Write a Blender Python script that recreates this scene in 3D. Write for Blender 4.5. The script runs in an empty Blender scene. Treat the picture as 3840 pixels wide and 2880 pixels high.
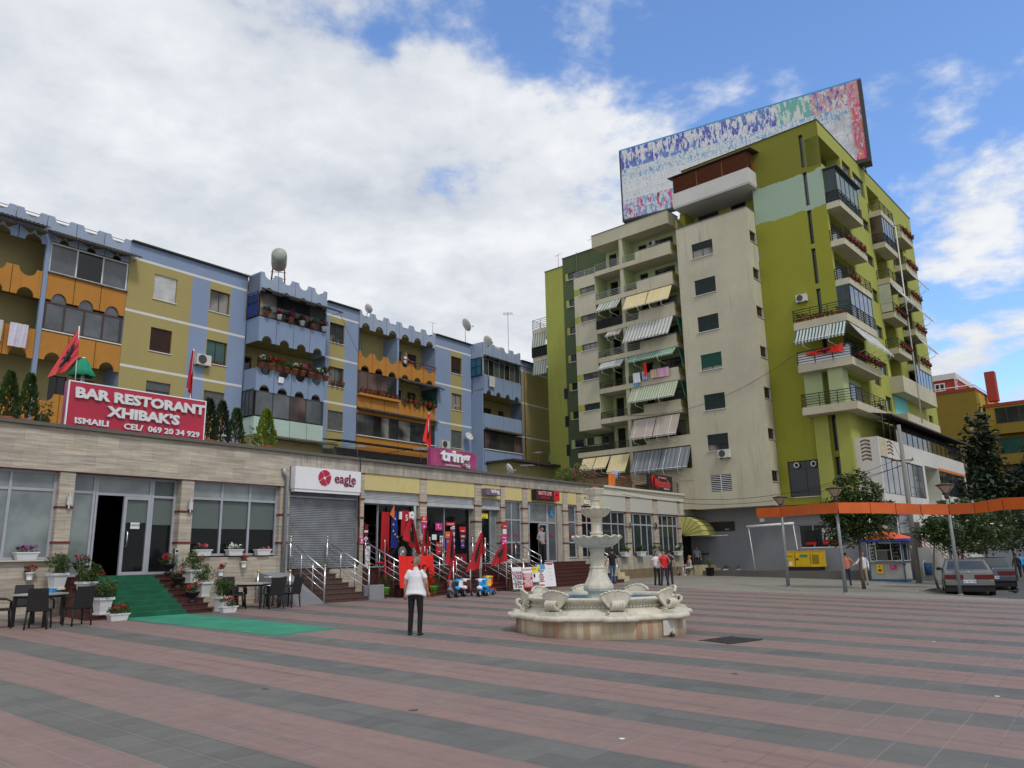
import bpy, bmesh, math, random
from math import sin, cos, pi, radians, sqrt
from mathutils import Vector, Matrix
random.seed(11)
D = bpy.data
SC = bpy.context.scene
COL = SC.collection
# ---------------------------------------------------------------- camera
EYE = Vector((0, 0, 1.85))
cam = D.cameras.new('camera'); cam.sensor_width = 36; cam.lens = 36*2863/3840
cam.clip_start = .05; cam.clip_end = 3000
co = D.objects.new('camera', cam); COL.objects.link(co)
co.matrix_world = (Matrix.Translation(EYE) @ Matrix.Rotation(radians(90+12.65), 4, 'X')
                   @ Matrix.Rotation(radians(-1.09), 4, 'Z'))
SC.camera = co
SC.render.resolution_x = 1024; SC.render.resolution_y = 768
# ---------------------------------------------------------------- world: blue sky with a large white cloud bank
W = D.worlds.new("World"); SC.world = W; W.use_nodes = True
nt = W.node_tree; N = nt.nodes; Lk = nt.links
for n in list(N): N.remove(n)
def nd(t, **k):
    n = N.new(t)
    for a, b in k.items():
        if a in n.inputs.keys(): n.inputs[a].default_value = b
        else: setattr(n, a, b)
    return n
def mth(op, a, b=None, clamp=False):
    n = N.new('ShaderNodeMath'); n.operation = op; n.use_clamp = clamp
    for i, v in enumerate((a, b)):
        if v is None: continue
        if isinstance(v, (int, float)): n.inputs[i].default_value = v
        else: Lk.new(v, n.inputs[i])
    return n.outputs[0]
SUN_EL, SUN_AZ = 52, 150     # the sun stands high behind the photographer's right shoulder, veiled by cloud
sky = N.new('ShaderNodeTexSky'); sky.sky_type = 'NISHITA'; sky.sun_disc = False
sky.sun_elevation = radians(SUN_EL); sky.sun_rotation = radians(SUN_AZ)
sky.air_density = 1.0; sky.dust_density = .3; sky.ozone_density = 4
tc = N.new('ShaderNodeTexCoord')
def vm(op, a, b=None):
    n = N.new('ShaderNodeVectorMath'); n.operation = op
    Lk.new(a, n.inputs[0])
    if b is not None:
        if isinstance(b, (tuple, list)): n.inputs[1].default_value = b
        else: Lk.new(b, n.inputs[1])
    return n
dirn = vm('NORMALIZE', tc.outputs['Generated']).outputs[0]
sx = N.new('ShaderNodeSeparateXYZ'); Lk.new(dirn, sx.inputs[0])
# the cloud layer is flat: directions meet it at (x/z, y/z)
zz_ = mth('ADD', mth('MAXIMUM', sx.outputs[2], 0.0), .22)
cmb = N.new('ShaderNodeCombineXYZ')
Lk.new(mth('DIVIDE', sx.outputs[0], zz_), cmb.inputs[0]); Lk.new(mth('DIVIDE', sx.outputs[1], zz_), cmb.inputs[1])
def noise(vec, sc, det=8, rough=.55, dist=0, off=(0, 0, 0)):
    v = vm('ADD', vec, off).outputs[0]
    n = N.new('ShaderNodeTexNoise'); Lk.new(v, n.inputs['Vector'])
    n.inputs['Scale'].default_value = sc; n.inputs['Detail'].default_value = det
    n.inputs['Roughness'].default_value = rough; n.inputs['Distortion'].default_value = dist
    return n.outputs['Fac']
n1 = noise(cmb.outputs[0], 2.3, 10, .56, .15, (3.1, 7.7, 0))
n2 = noise(cmb.outputs[0], .8, 4, .5, 0, (9.1, 1.7, 0))
n3 = noise(cmb.outputs[0], 5.5, 8, .6, .1, (1.3, 4.2, 0))
# open blue patch: broad gap in the cloud around this direction
def lobe(v, sharp):
    d = vm('DOT_PRODUCT', dirn, Vector(v).normalized()[:]).outputs['Value']
    return mth('MAXIMUM', mth('SUBTRACT', 1.0, mth('MULTIPLY', mth('SUBTRACT', 1.0, d), sharp)), 0.0)
gap = mth('MAXIMUM', lobe((.50, 1, .80), 8.0), mth('MAXIMUM', lobe((.98, 1, .60), 9.0), mth('MULTIPLY', lobe((.12, 1, .80), 22.0), .75)))
cov = mth('ADD', mth('MULTIPLY', n1, 2.0), mth('MULTIPLY', n2, .5))
cov = mth('SUBTRACT', cov, mth('MULTIPLY', gap, .66))
cov = mth('ADD', cov, mth('MULTIPLY', mth('MULTIPLY', sx.outputs[2], -.35), 1.0))
cov = mth('SUBTRACT', cov, .53)
cov = mth('ADD', cov, mth('MULTIPLY', mth('SUBTRACT', n3, .5), .75))
cov = mth('MULTIPLY', cov, 3.4, True)
sm = N.new('ShaderNodeMapRange'); sm.interpolation_type = 'SMOOTHSTEP'; Lk.new(cov, sm.inputs[0])
cloudmask = sm.outputs[0]
# cloud colour: white with soft grey undersides
cr = N.new('ShaderNodeValToRGB'); Lk.new(mth('ADD', mth('MULTIPLY', n3, .45), mth('MULTIPLY', n1, .55)), cr.inputs[0])
cr.color_ramp.elements[0].position = .34; cr.color_ramp.elements[0].color = (5.4, 5.9, 6.8, 1)
cr.color_ramp.elements[1].position = .62; cr.color_ramp.elements[1].color = (9.0, 9.2, 9.5, 1)
tint = N.new('ShaderNodeMixRGB'); tint.blend_type = 'MULTIPLY'; tint.inputs[0].default_value = 1
Lk.new(sky.outputs[0], tint.inputs[1]); tint.inputs[2].default_value = (2.0, 2.2, 2.45, 1)
mx = N.new('ShaderNodeMixRGB'); Lk.new(cloudmask, mx.inputs[0]); Lk.new(tint.outputs[0], mx.inputs[1]); Lk.new(cr.outputs[0], mx.inputs[2])
bg = N.new('ShaderNodeBackground'); bg.inputs[1].default_value = .1; Lk.new(mx.outputs[0], bg.inputs[0])
out = N.new('ShaderNodeOutputWorld'); Lk.new(bg.outputs[0], out.inputs[0])
# ---------------------------------------------------------------- sun (veiled)
sl = D.lights.new('sun', 'SUN'); sl.energy = 1.5; sl.angle = radians(10); sl.color = (1, .95, .87)
so = D.objects.new('sun', sl); COL.objects.link(so)
so.rotation_euler = (radians(90-SUN_EL), 0, radians(180-SUN_AZ))
SC.view_settings.view_transform = 'Standard'; SC.view_settings.look = 'None'
SC.view_settings.exposure = 0; SC.view_settings.gamma = 1; SC.view_settings.use_curve_mapping = False
SC.render.engine = 'CYCLES'; SC.cycles.max_bounces = 6

# ================================================================ helpers
GX, GY = -.02, .012
def gz(x, y): return GX*x+GY*y
class Frame:
    """local axes: X right along the facade, Y into the building, Z up"""
    def __init__(s, P, az):
        t = radians(az); s.az = az
        s.M = Matrix(((sin(t), -cos(t), 0, P[0]), (cos(t), sin(t), 0, P[1]), (0, 0, 1, 0), (0, 0, 0, 1)))
    def w(s, x, y, z=0): return s.M @ Vector((x, y, z))
    def g(s, x, y):
        p = s.M @ Vector((x, y, 0)); return gz(p.x, p.y)
FL = Frame((-13.37, 19.56), 37.8)      # row of shops
FB = Frame((-19.66, 37.11), 37.6)      # blue and yellow apartment block
FG = Frame((20.16, 44.9), 131.75)      # green tower
FW = Frame((0, 0), 90)                 # world
FW.M = Matrix.Identity(4)

class MB:
    def __init__(s, M=None): s.bm = bmesh.new(); s.M = M or Matrix.Identity(4); s.mi = 0
    def v(s, p): return s.bm.verts.new(s.M @ Vector(p))
    def f(s, pts, mi=None, sm=False):
        try: fa = s.bm.faces.new([s.v(p) for p in pts])
        except ValueError: return
        fa.material_index = s.mi if mi is None else mi; fa.smooth = sm; return fa
    def fv(s, vs, mi=None, sm=False):
        try: fa = s.bm.faces.new(vs)
        except ValueError: return
        fa.material_index = s.mi if mi is None else mi; fa.smooth = sm; return fa
    def box(s, x0, x1, y0, y1, z0, z1, mi=None):
        v = [s.v((x, y, z)) for z in (z0, z1) for y in (y0, y1) for x in (x0, x1)]
        for q in ((0, 2, 3, 1), (4, 5, 7, 6), (0, 1, 5, 4), (2, 6, 7, 3), (0, 4, 6, 2), (1, 3, 7, 5)):
            s.fv([v[i] for i in q], mi)
        return s
    def hexa(s, bot, top, mi=None):
        v = [s.v(p) for p in list(bot)+list(top)]
        n = len(bot)
        s.fv(v[:n][::-1], mi); s.fv(v[n:], mi)
        for i in range(n): s.fv([v[i], v[(i+1) % n], v[n+(i+1) % n], v[n+i]], mi)
        return s
    def prism(s, poly, y0, y1, mi=None, ax='xz'):
        """polygon in the xz plane (or xy / yz) extruded along the third axis"""
        if ax == 'xz': a = [(p[0], y0, p[1]) for p in poly]; b = [(p[0], y1, p[1]) for p in poly]
        elif ax == 'xy': a = [(p[0], p[1], y0) for p in poly]; b = [(p[0], p[1], y1) for p in poly]
        else: a = [(y0, p[0], p[1]) for p in poly]; b = [(y1, p[0], p[1]) for p in poly]
        return s.hexa(a, b, mi)
    def tube(s, pts, r, n=6, mi=None, cap=True, sm=True):
        pts = [Vector(p) for p in pts]; rs = r if isinstance(r, (list, tuple)) else [r]*len(pts)
        rings = []; up = Vector((0, 0, 1)); last = None
        for i, p in enumerate(pts):
            d = (pts[min(i+1, len(pts)-1)]-pts[max(i-1, 0)])
            if d.length < 1e-7: d = Vector((0, 0, 1))
            d.normalize()
            if last is None:
                a = d.cross(up)
                if a.length < .25: a = d.cross(Vector((0, 1, 0)))
            else:
                a = last-d*last.dot(d)
                if a.length < 1e-4: a = d.cross(up)
            a.normalize(); last = a; b = d.cross(a)
            rr = rs[i] if isinstance(rs[i], (tuple, list)) else (rs[i], rs[i])
            rings.append([s.v(p+a*cos(2*pi*k/n)*rr[0]+b*sin(2*pi*k/n)*rr[1]) for k in range(n)])
        for A, B in zip(rings, rings[1:]):
            for k in range(n): s.fv([A[k], A[(k+1) % n], B[(k+1) % n], B[k]], mi, sm)
        if cap: s.fv(rings[0][::-1], mi); s.fv(rings[-1], mi)
        return s
    def lathe(s, prof, c=(0, 0), n=24, mi=None, sm=True, wob=None, cap=True):
        rings = []
        for (r, z) in prof:
            rings.append([s.v((c[0]+cos(2*pi*k/n)*r*(wob(k/n, r, z) if wob else 1), c[1]+sin(2*pi*k/n)*r*(wob(k/n, r, z) if wob else 1), z)) for k in range(n)])
        for A, B in zip(rings, rings[1:]):
            for k in range(n): s.fv([A[k], A[(k+1) % n], B[(k+1) % n], B[k]], mi, sm)
        if cap: s.fv(rings[0][::-1], mi); s.fv(rings[-1], mi)
        return s
    def ell(s, c, r, n=10, m=7, mi=None, sm=True):
        rings = []
        for j in range(m+1):
            t = pi*j/m
            rings.append([s.v((c[0]+r[0]*sin(t)*cos(2*pi*k/n), c[1]+r[1]*sin(t)*sin(2*pi*k/n), c[2]+r[2]*cos(t))) for k in range(n)])
        for A, B in zip(rings, rings[1:]):
            for k in range(n): s.fv([A[k], B[k], B[(k+1) % n], A[(k+1) % n]], mi, sm)
        return s
    def build(s, name, mats, parent=None, mw=None, **tags):
        bmesh.ops.remove_doubles(s.bm, verts=s.bm.verts, dist=1e-5)
        bad = [f for f in s.bm.faces if f.calc_area() < 1e-10]
        if bad: bmesh.ops.delete(s.bm, geom=bad, context='FACES')
        me = D.meshes.new(name); s.bm.to_mesh(me); s.bm.free()
        if not isinstance(mats, (list, tuple)): mats = [mats]
        for m in mats: me.materials.append(MAT(m))
        o = D.objects.new(name, me); COL.objects.link(o)
        if parent is not None: o.parent = parent
        elif mw is not None: o.matrix_world = mw
        if tags: tag(o, **tags)
        return o
def tag(o, label=None, cat=None, group=None, kind=None):
    if label: o['label'] = label
    if cat: o['category'] = cat
    if group: o['group'] = group
    if kind: o['kind'] = kind
    return o
def split(o):
    """every separate piece of a part becomes a part of its own"""
    bm = bmesh.new(); bm.from_mesh(o.data); seen = set(); isl = []
    for v in bm.verts:
        if v in seen: continue
        st = [v]; seen.add(v); c = []
        while st:
            q = st.pop(); c.append(q.index)
            for e in q.link_edges:
                w = e.other_vert(q)
                if w not in seen: seen.add(w); st.append(w)
        isl.append(set(c))
    if len(isl) > 1:
        for k, c in enumerate(isl):
            b = bm.copy(); b.verts.ensure_lookup_table(); bmesh.ops.delete(b, geom=[v for v in b.verts if v.index not in c], context='VERTS')
            me = o.data if k == 0 else D.meshes.new(o.name); b.to_mesh(me); b.free()
            if k:
                for m in o.data.materials: me.materials.append(m)
                n = D.objects.new(o.name, me); COL.objects.link(n); n.parent = o.parent; n.matrix_local = o.matrix_local
    bm.free(); return o
def thing(name, label, cat, mw=None, group=None):
    o = D.objects.new(name, None); COL.objects.link(o); o.empty_display_size = .2
    if mw is not None: o.matrix_world = mw
    return tag(o, label, cat, group)
def at(F, x, y, z, rot=0, sc=1):
    """matrix of a thing standing at a frame's local point, turned by rot degrees"""
    return F.M @ Matrix.Translation((x, y, z)) @ Matrix.Rotation(radians(rot), 4, 'Z') @ Matrix.Scale(sc, 4)
def copy_tree(o, parent=None, mw=None):
    c = o.copy(); COL.objects.link(c)
    if parent is not None: c.parent = parent
    elif mw is not None: c.matrix_world = mw
    for ch in list(o.children): copy_tree(ch, c)
    return c
def relabel(o, label, group=None):
    o['label'] = label
    if group: o['group'] = group
    return o
def wall(mb, u0, u1, z0, z1, holes=(), y=0.0, rev=.22, mfn=None, us=(), zs=(), mi=0, rmi=None):
    """flat wall in the xz plane with real openings and reveals; mfn(u,z) picks the paint of each cell"""
    U = sorted(set([u0, u1]+[h[0] for h in holes]+[h[1] for h in holes]+list(us)))
    Z = sorted(set([z0, z1]+[h[2] for h in holes]+[h[3] for h in holes]+list(zs)))
    U = [u for u in U if u0-1e-6 <= u <= u1+1e-6]; Z = [z for z in Z if z0-1e-6 <= z <= z1+1e-6]
    for a, b in zip(U, U[1:]):
        for c, d in zip(Z, Z[1:]):
            cu, cz = (a+b)/2, (c+d)/2
            if any(h[0] < cu < h[1] and h[2] < cz < h[3] for h in holes): continue
            mb.f([(a, y, c), (b, y, c), (b, y, d), (a, y, d)], mfn(cu, cz) if mfn else mi)
    for h in holes:
        a, b, c, d = h[:4]; r = h[4] if len(h) > 4 else rev
        m = rmi if rmi is not None else (mfn(a-.01, (c+d)/2) if mfn else mi)
        mb.f([(a, y, c), (a, y+r, c), (a, y+r, d), (a, y, d)], m); mb.f([(b, y, c), (b, y, d), (b, y+r, d), (b, y+r, c)], m)
        mb.f([(a, y, d), (a, y+r, d), (b, y+r, d), (b, y, d)], m); mb.f([(a, y, c), (b, y, c), (b, y+r, c), (a, y+r, c)], m)
def frame_mb(mb, a, b, c, d, y, t=.05, dep=.05, mull=(), trans=(), mi=0):
    mb.box(a, a+t, y, y+dep, c, d, mi); mb.box(b-t, b, y, y+dep, c, d, mi)
    mb.box(a+t, b-t, y, y+dep, c, c+t, mi); mb.box(a+t, b-t, y, y+dep, d-t, d, mi)
    for m in mull: mb.box(m-t/2, m+t/2, y+.002, y+dep-.002, c+t, d-t, mi)
    for z in trans:
        xs = [a+t]+[q for m in mull for q in (m-t/2, m+t/2)]+[b-t]
        for p, q in zip(xs[::2], xs[1::2]): mb.box(p, q, y+.002, y+dep-.002, z-t/2, z+t/2, mi)
def window(par, M, a, b, c, d, y=.12, kind='glass_dark', frame='frame_dark', mull=1, trans=(), sill=None, t=.05, shut=0, shutm='shutter_grey', name='window'):
    mb = MB(M); n = mull
    frame_mb(mb, a, b, c, d, y, t, .05, [a+(b-a)*(i+1)/(n+1) for i in range(n)], trans)
    ms = [frame]
    if sill: mb.box(a-.05, b+.05, y-.17, y, c-.045, c-.002, 1); ms.append(sill)
    w = mb.build(name, ms, par)
    p = MB(M); p.box(a+t*.5, b-t*.5, y+.02, y+.03, c+t*.5, d-t*.5); p.build('pane', kind, w)
    if shut > 0:
        s = MB(M); zt = d-(d-c)*shut
        k = max(3, int((d-zt)/.07)); h = (d-zt)/k
        for i in range(k):
            z = zt+i*h
            s.f([(a+.02, y-.02, z), (b-.02, y-.02, z), (b-.02, y-.045, z+h*.8), (a+.02, y-.045, z+h*.8)])
            s.f([(a+.02, y-.045, z+h*.8), (b-.02, y-.045, z+h*.8), (b-.02, y-.02, z+h), (a+.02, y-.02, z+h)])
        s.build('roller_shutter', shutm, w)
    return w
I4 = Matrix.Identity(4)
def text(s, size, mat, parent, M, name='lettering', ext=.01, bold=0, al='CENTER', sx=1, shear=0, mw=None, space=1):
    cu = D.curves.new('t', 'FONT'); cu.body = s; cu.size = size; cu.extrude = ext; cu.offset = bold
    cu.align_x = al; cu.align_y = 'CENTER'; cu.resolution_u = 2; cu.shear = shear; cu.space_character = space
    o = D.objects.new('t', cu); COL.objects.link(o)
    bpy.context.view_layer.update()
    me = D.meshes.new_from_object(o.evaluated_get(bpy.context.evaluated_depsgraph_get()))
    D.objects.remove(o); D.curves.remove(cu)
    # text lies in xy; stand it up in xz facing -y
    R = Matrix(((sx, 0, 0, 0), (0, 0, -1, 0), (0, 1, 0, 0), (0, 0, 0, 1)))
    me.transform(M @ R); me.materials.clear(); me.materials.append(MAT(mat)); me.name = name
    ob = D.objects.new(name, me); COL.objects.link(ob)
    if parent is not None: ob.parent = parent
    return ob

# ================================================================ materials
_M = {}
SPEC = {}
def MAT(n):
    if not isinstance(n, str): return n
    if n not in _M: _M[n] = SPEC[n]() if n in SPEC else plain(n)
    return _M[n]
def new(name):
    m = D.materials.new(name); m.use_nodes = True; t = m.node_tree
    return m, t, t.nodes['Principled BSDF']
def mixn(t, f, a, b, bt='MIX'):
    n = t.nodes.new('ShaderNodeMixRGB'); n.blend_type = bt
    for i, v in enumerate((f, a, b)):
        if isinstance(v, (int, float)): n.inputs[i].default_value = v
        elif isinstance(v, (tuple, list)): n.inputs[i].default_value = (*v[:3], 1)
        else: t.links.new(v, n.inputs[i])
    return n.outputs[0]
def nse(t, sc, vec=None, det=5, rough=.6, scale3=None):
    n = t.nodes.new('ShaderNodeTexNoise'); n.inputs['Scale'].default_value = sc; n.inputs['Detail'].default_value = det; n.inputs['Roughness'].default_value = rough
    if vec is None: vec = t.nodes.new('ShaderNodeTexCoord').outputs['Object']
    if scale3:
        m = t.nodes.new('ShaderNodeMapping'); m.inputs['Scale'].default_value = scale3; t.links.new(vec, m.inputs[0]); vec = m.outputs[0]
    t.links.new(vec, n.inputs['Vector']); return n.outputs['Fac']
def rng(t, v, a, b, c=0, d=1):
    n = t.nodes.new('ShaderNodeMapRange'); t.links.new(v, n.inputs[0])
    for i, q in enumerate((a, b, c, d)): n.inputs[i+1].default_value = q
    return n.outputs[0]
def bump(t, P, h, s=.3, d=.02):
    b = t.nodes.new('ShaderNodeBump'); b.inputs['Strength'].default_value = s; b.inputs['Distance'].default_value = d
    t.links.new(h, b.inputs['Height']); t.links.new(b.outputs[0], P.inputs['Normal'])
def paint(name, col, rough=.85, dirt=.35, streak=.5, dcol=None, sc=.35, fine=.12, bmp=.15):
    """plaster or render: broad patchy fading, runs of dirt down the wall, fine grain"""
    def mk():
        m, t, P = new(name)
        tc = t.nodes.new('ShaderNodeTexCoord').outputs['Object']
        dk = dcol or tuple(c*.45 for c in col)
        a = rng(t, nse(t, sc, tc, 6, .65), .35, .75, 0, dirt)
        b = rng(t, nse(t, 1, tc, 5, .7, (3.0, 3.0, .22)), .52, .76, 0, streak)
        b2 = rng(t, nse(t, 1, tc, 6, .75, (9.0, 9.0, .4)), .56, .72, 0, streak*.75)
        m0 = t.nodes.new('ShaderNodeMath'); m0.operation = 'MAXIMUM'; t.links.new(b2, m0.inputs[0]); t.links.new(b, m0.inputs[1])
        mx_ = t.nodes.new('ShaderNodeMath'); mx_.operation = 'MAXIMUM'; t.links.new(a, mx_.inputs[0]); t.links.new(m0.outputs[0], mx_.inputs[1])
        c = mixn(t, mx_.outputs[0], col, dk)
        f = nse(t, 9, tc, 4, .7)
        c = mixn(t, fine, c, mixn(t, f, (0, 0, 0), (1, 1, 1)), 'OVERLAY')
        t.links.new(c, P.inputs['Base Color']); P.inputs['Roughness'].default_value = rough
        P.inputs['Specular IOR Level'].default_value = .25
        if bmp: bump(t, P, nse(t, 30, tc, 3), bmp, .01)
        return m
    SPEC[name] = mk
def flat(name, col, rough=.6, metal=0, var=.15, sc=3, spec=.4, coat=0, emit=0, alpha=1, twoside=False):
    def mk():
        m, t, P = new(name)
        f = nse(t, sc)
        c = mixn(t, rng(t, f, .3, .7), tuple(x*(1-var) for x in col), tuple(min(1, x*(1+var)) for x in col))
        t.links.new(c, P.inputs['Base Color']); P.inputs['Roughness'].default_value = rough; P.inputs['Metallic'].default_value = metal
        P.inputs['Specular IOR Level'].default_value = spec
        if coat: P.inputs['Coat Weight'].default_value = coat
        return m
    SPEC[name] = mk
def plain(n):
    flat(n, (.5, .5, .5)); return SPEC[n]()
def glass(name, col, rough=.04, spec=.8, rip=.0, curtain=None):
    def mk():
        m, t, P = new(name)
        tc = t.nodes.new('ShaderNodeTexCoord').outputs['Object']
        c = mixn(t, rng(t, nse(t, .9, tc, 3), .35, .65), tuple(x*.55 for x in col), col)
        if curtain:
            w = nse(t, 1, tc, 2, .5, (14, 14, .3))
            c = mixn(t, rng(t, nse(t, .45, tc, 1), .42, .56), c, mixn(t, w, tuple(q*.6 for q in curtain), curtain))
        t.links.new(c, P.inputs['Base Color']); P.inputs['Roughness'].default_value = rough
        P.inputs['Specular IOR Level'].default_value = spec
        if rip: bump(t, P, nse(t, 1.5, tc, 2), rip, .02)
        return m
    SPEC[name] = mk
# ---------------------------------------------------------------- paints
paint('blue_wall', (.235, .31, .45), dirt=.35, streak=.55, dcol=(.15, .19, .27))
paint('yellow_wall', (.37, .31, .125), dirt=.35, streak=.5, dcol=(.25, .21, .10))
paint('orange_wall', (.47, .215, .045), dirt=.35, streak=.55, dcol=(.20, .08, .02))
paint('loggia_yellow', (.34, .30, .14), dirt=.35, streak=.3)
paint('trim_white', (.66, .66, .64), dirt=.3, streak=.3)
paint('parapet_blue', (.33, .40, .53), dirt=.45, streak=.7, dcol=(.14, .16, .19))
paint('mint_wall', (.43, .56, .50), dirt=.35, streak=.5)
paint('cream_wall', (.55, .52, .39), dirt=.45, streak=.75, dcol=(.24, .22, .16), sc=.25)
paint('cream_slab', (.55, .51, .38), dirt=.5, streak=.75, dcol=(.25, .22, .15))
paint('lime_side', (.36, .38, .085), dirt=.3, streak=.5)  # lighter than the front's lime: that face's stronger light is put into the colour
paint('lime_pale', (.40, .47, .24), dirt=.2, streak=.2)
paint('dark_green_wall', (.085, .115, .055), dirt=.25, streak=.35)
paint('olive_side', (.33, .30, .09), dirt=.3, streak=.3)
paint('aqua_wall', (.16, .50, .52), dirt=.15, streak=.2)
paint('white_wall', (.62, .61, .57), dirt=.35, streak=.5)
paint('grey_render', (.25, .26, .285), dirt=.3, streak=.4, dcol=(.16, .16, .17))
paint('ochre_wall', (.26, .175, .03), dirt=.3, streak=.4)
paint('ochre_bright', (.42, .31, .05), dirt=.2, streak=.3)
paint('brick_red_wall', (.36, .06, .04), dirt=.2, streak=.2)
paint('concrete', (.25, .24, .22), dirt=.4, streak=.5)
paint('dark_concrete', (.14, .135, .12), dirt=.5, streak=.5)
paint('panel_yellow', (.60, .52, .24), dirt=.3, streak=.5, dcol=(.36, .29, .12))
paint('panel_pale', (.50, .50, .45), dirt=.15, streak=.3)
paint('ivory_trim', (.60, .58, .50), dirt=.2, streak=.3)
def lime_front():
    # lime wall, darker olive above the mint patch whose ragged outline was left by a repair
    m, t, P = new('lime_front'); tc = t.nodes.new('ShaderNodeTexCoord').outputs['Object']
    s = t.nodes.new('ShaderNodeSeparateXYZ'); t.links.new(tc, s.inputs[0])
    a = rng(t, nse(t, .3, tc, 6, .65), .35, .75, 0, .3); b = rng(t, nse(t, 1, tc, 5, .7, (3, 3, .2)), .5, .8, 0, .4)
    q = t.nodes.new('ShaderNodeMath'); q.operation = 'MAXIMUM'; t.links.new(a, q.inputs[0]); t.links.new(b, q.inputs[1])
    lime = mixn(t, q.outputs[0], (.285, .29, .035), (.15, .16, .03))
    old = mixn(t, q.outputs[0], (.20, .20, .03), (.13, .13, .03))
    mint = mixn(t, q.outputs[0], (.34, .45, .34), (.25, .34, .26))
    jit = t.nodes.new('ShaderNodeMath'); jit.operation = 'MULTIPLY_ADD'; t.links.new(nse(t, 1.1, tc, 6, .6), jit.inputs[0]); jit.inputs[1].default_value = .7
    t.links.new(s.outputs[2], jit.inputs[2])
    up = rng(t, jit.outputs[0], 26.18, 26.2); lo = rng(t, jit.outputs[0], 23.6, 23.62); xm = rng(t, s.outputs[0], -4.75, -4.74)
    rt = rng(t, s.outputs[0], -9.9, -9.0, 0, 1)
    mm = t.nodes.new('ShaderNodeMath'); mm.operation = 'MULTIPLY'; t.links.new(lo, mm.inputs[0]); t.links.new(xm, mm.inputs[1])
    c = mixn(t, mm.outputs[0], lime, mint); c = mixn(t, up, c, old)
    f = nse(t, 9, tc, 4, .7); c = mixn(t, .12, c, mixn(t, f, (0, 0, 0), (1, 1, 1)), 'OVERLAY')
    t.links.new(c, P.inputs['Base Color']); P.inputs['Roughness'].default_value = .85; P.inputs['Specular IOR Level'].default_value = .2
    bump(t, P, nse(t, 30, tc, 3), .15, .01)
    return m
SPEC['lime_front'] = lime_front
def travertine(name, vertical, c1, c2, joint):
    def mk():
        m, t, P = new(name); tc = t.nodes.new('ShaderNodeTexCoord').outputs['Object']
        s3 = (14, 14, .9) if vertical else (.8, .8, 13)
        v = nse(t, 1, tc, 7, .72, s3); v2 = nse(t, 1, tc, 3, .6, (2.5, 2.5, .3) if vertical else (.35, .35, 3))
        # rectangular slabs: each one its own tone
        mp = t.nodes.new('ShaderNodeSeparateXYZ'); t.links.new(tc, mp.inputs[0])
        cb = t.nodes.new('ShaderNodeCombineXYZ'); t.links.new(mp.outputs[0], cb.inputs[0]); t.links.new(mp.outputs[2], cb.inputs[1])
        br = t.nodes.new('ShaderNodeTexBrick'); t.links.new(cb.outputs[0], br.inputs['Vector'])
        br.inputs['Scale'].default_value = 1; br.inputs['Brick Width'].default_value = .3 if vertical else .62
        br.inputs['Row Height'].default_value = .58 if vertical else .3; br.inputs['Mortar Size'].default_value = .004
        br.inputs['Color1'].default_value = (.82, .82, .82, 1); br.inputs['Color2'].default_value = (1.08, 1.05, 1.0, 1); br.inputs['Mortar'].default_value = (*joint, 1)
        br.inputs['Bias'].default_value = .1; br.offset = 0 if vertical else .37
        c = mixn(t, rng(t, v, .42, .62), c2, c1); c = mixn(t, rng(t, v2, .35, .7, 0, .35), c, tuple(q*.7 for q in c1))
        c = mixn(t, 1, c, br.outputs[0], 'MULTIPLY')
        t.links.new(c, P.inputs['Base Color']); P.inputs['Roughness'].default_value = .7; P.inputs['Specular IOR Level'].default_value = .3
        return m
    SPEC[name] = mk
travertine('travertine', False, (.56, .52, .45), (.36, .31, .255), (.62, .6, .56))
travertine('travertine_upright', True, (.47, .445, .395), (.31, .285, .245), (.68, .66, .62))
travertine('ochre_stone', True, (.27, .20, .125), (.18, .13, .08), (.6, .6, .6))
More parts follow.
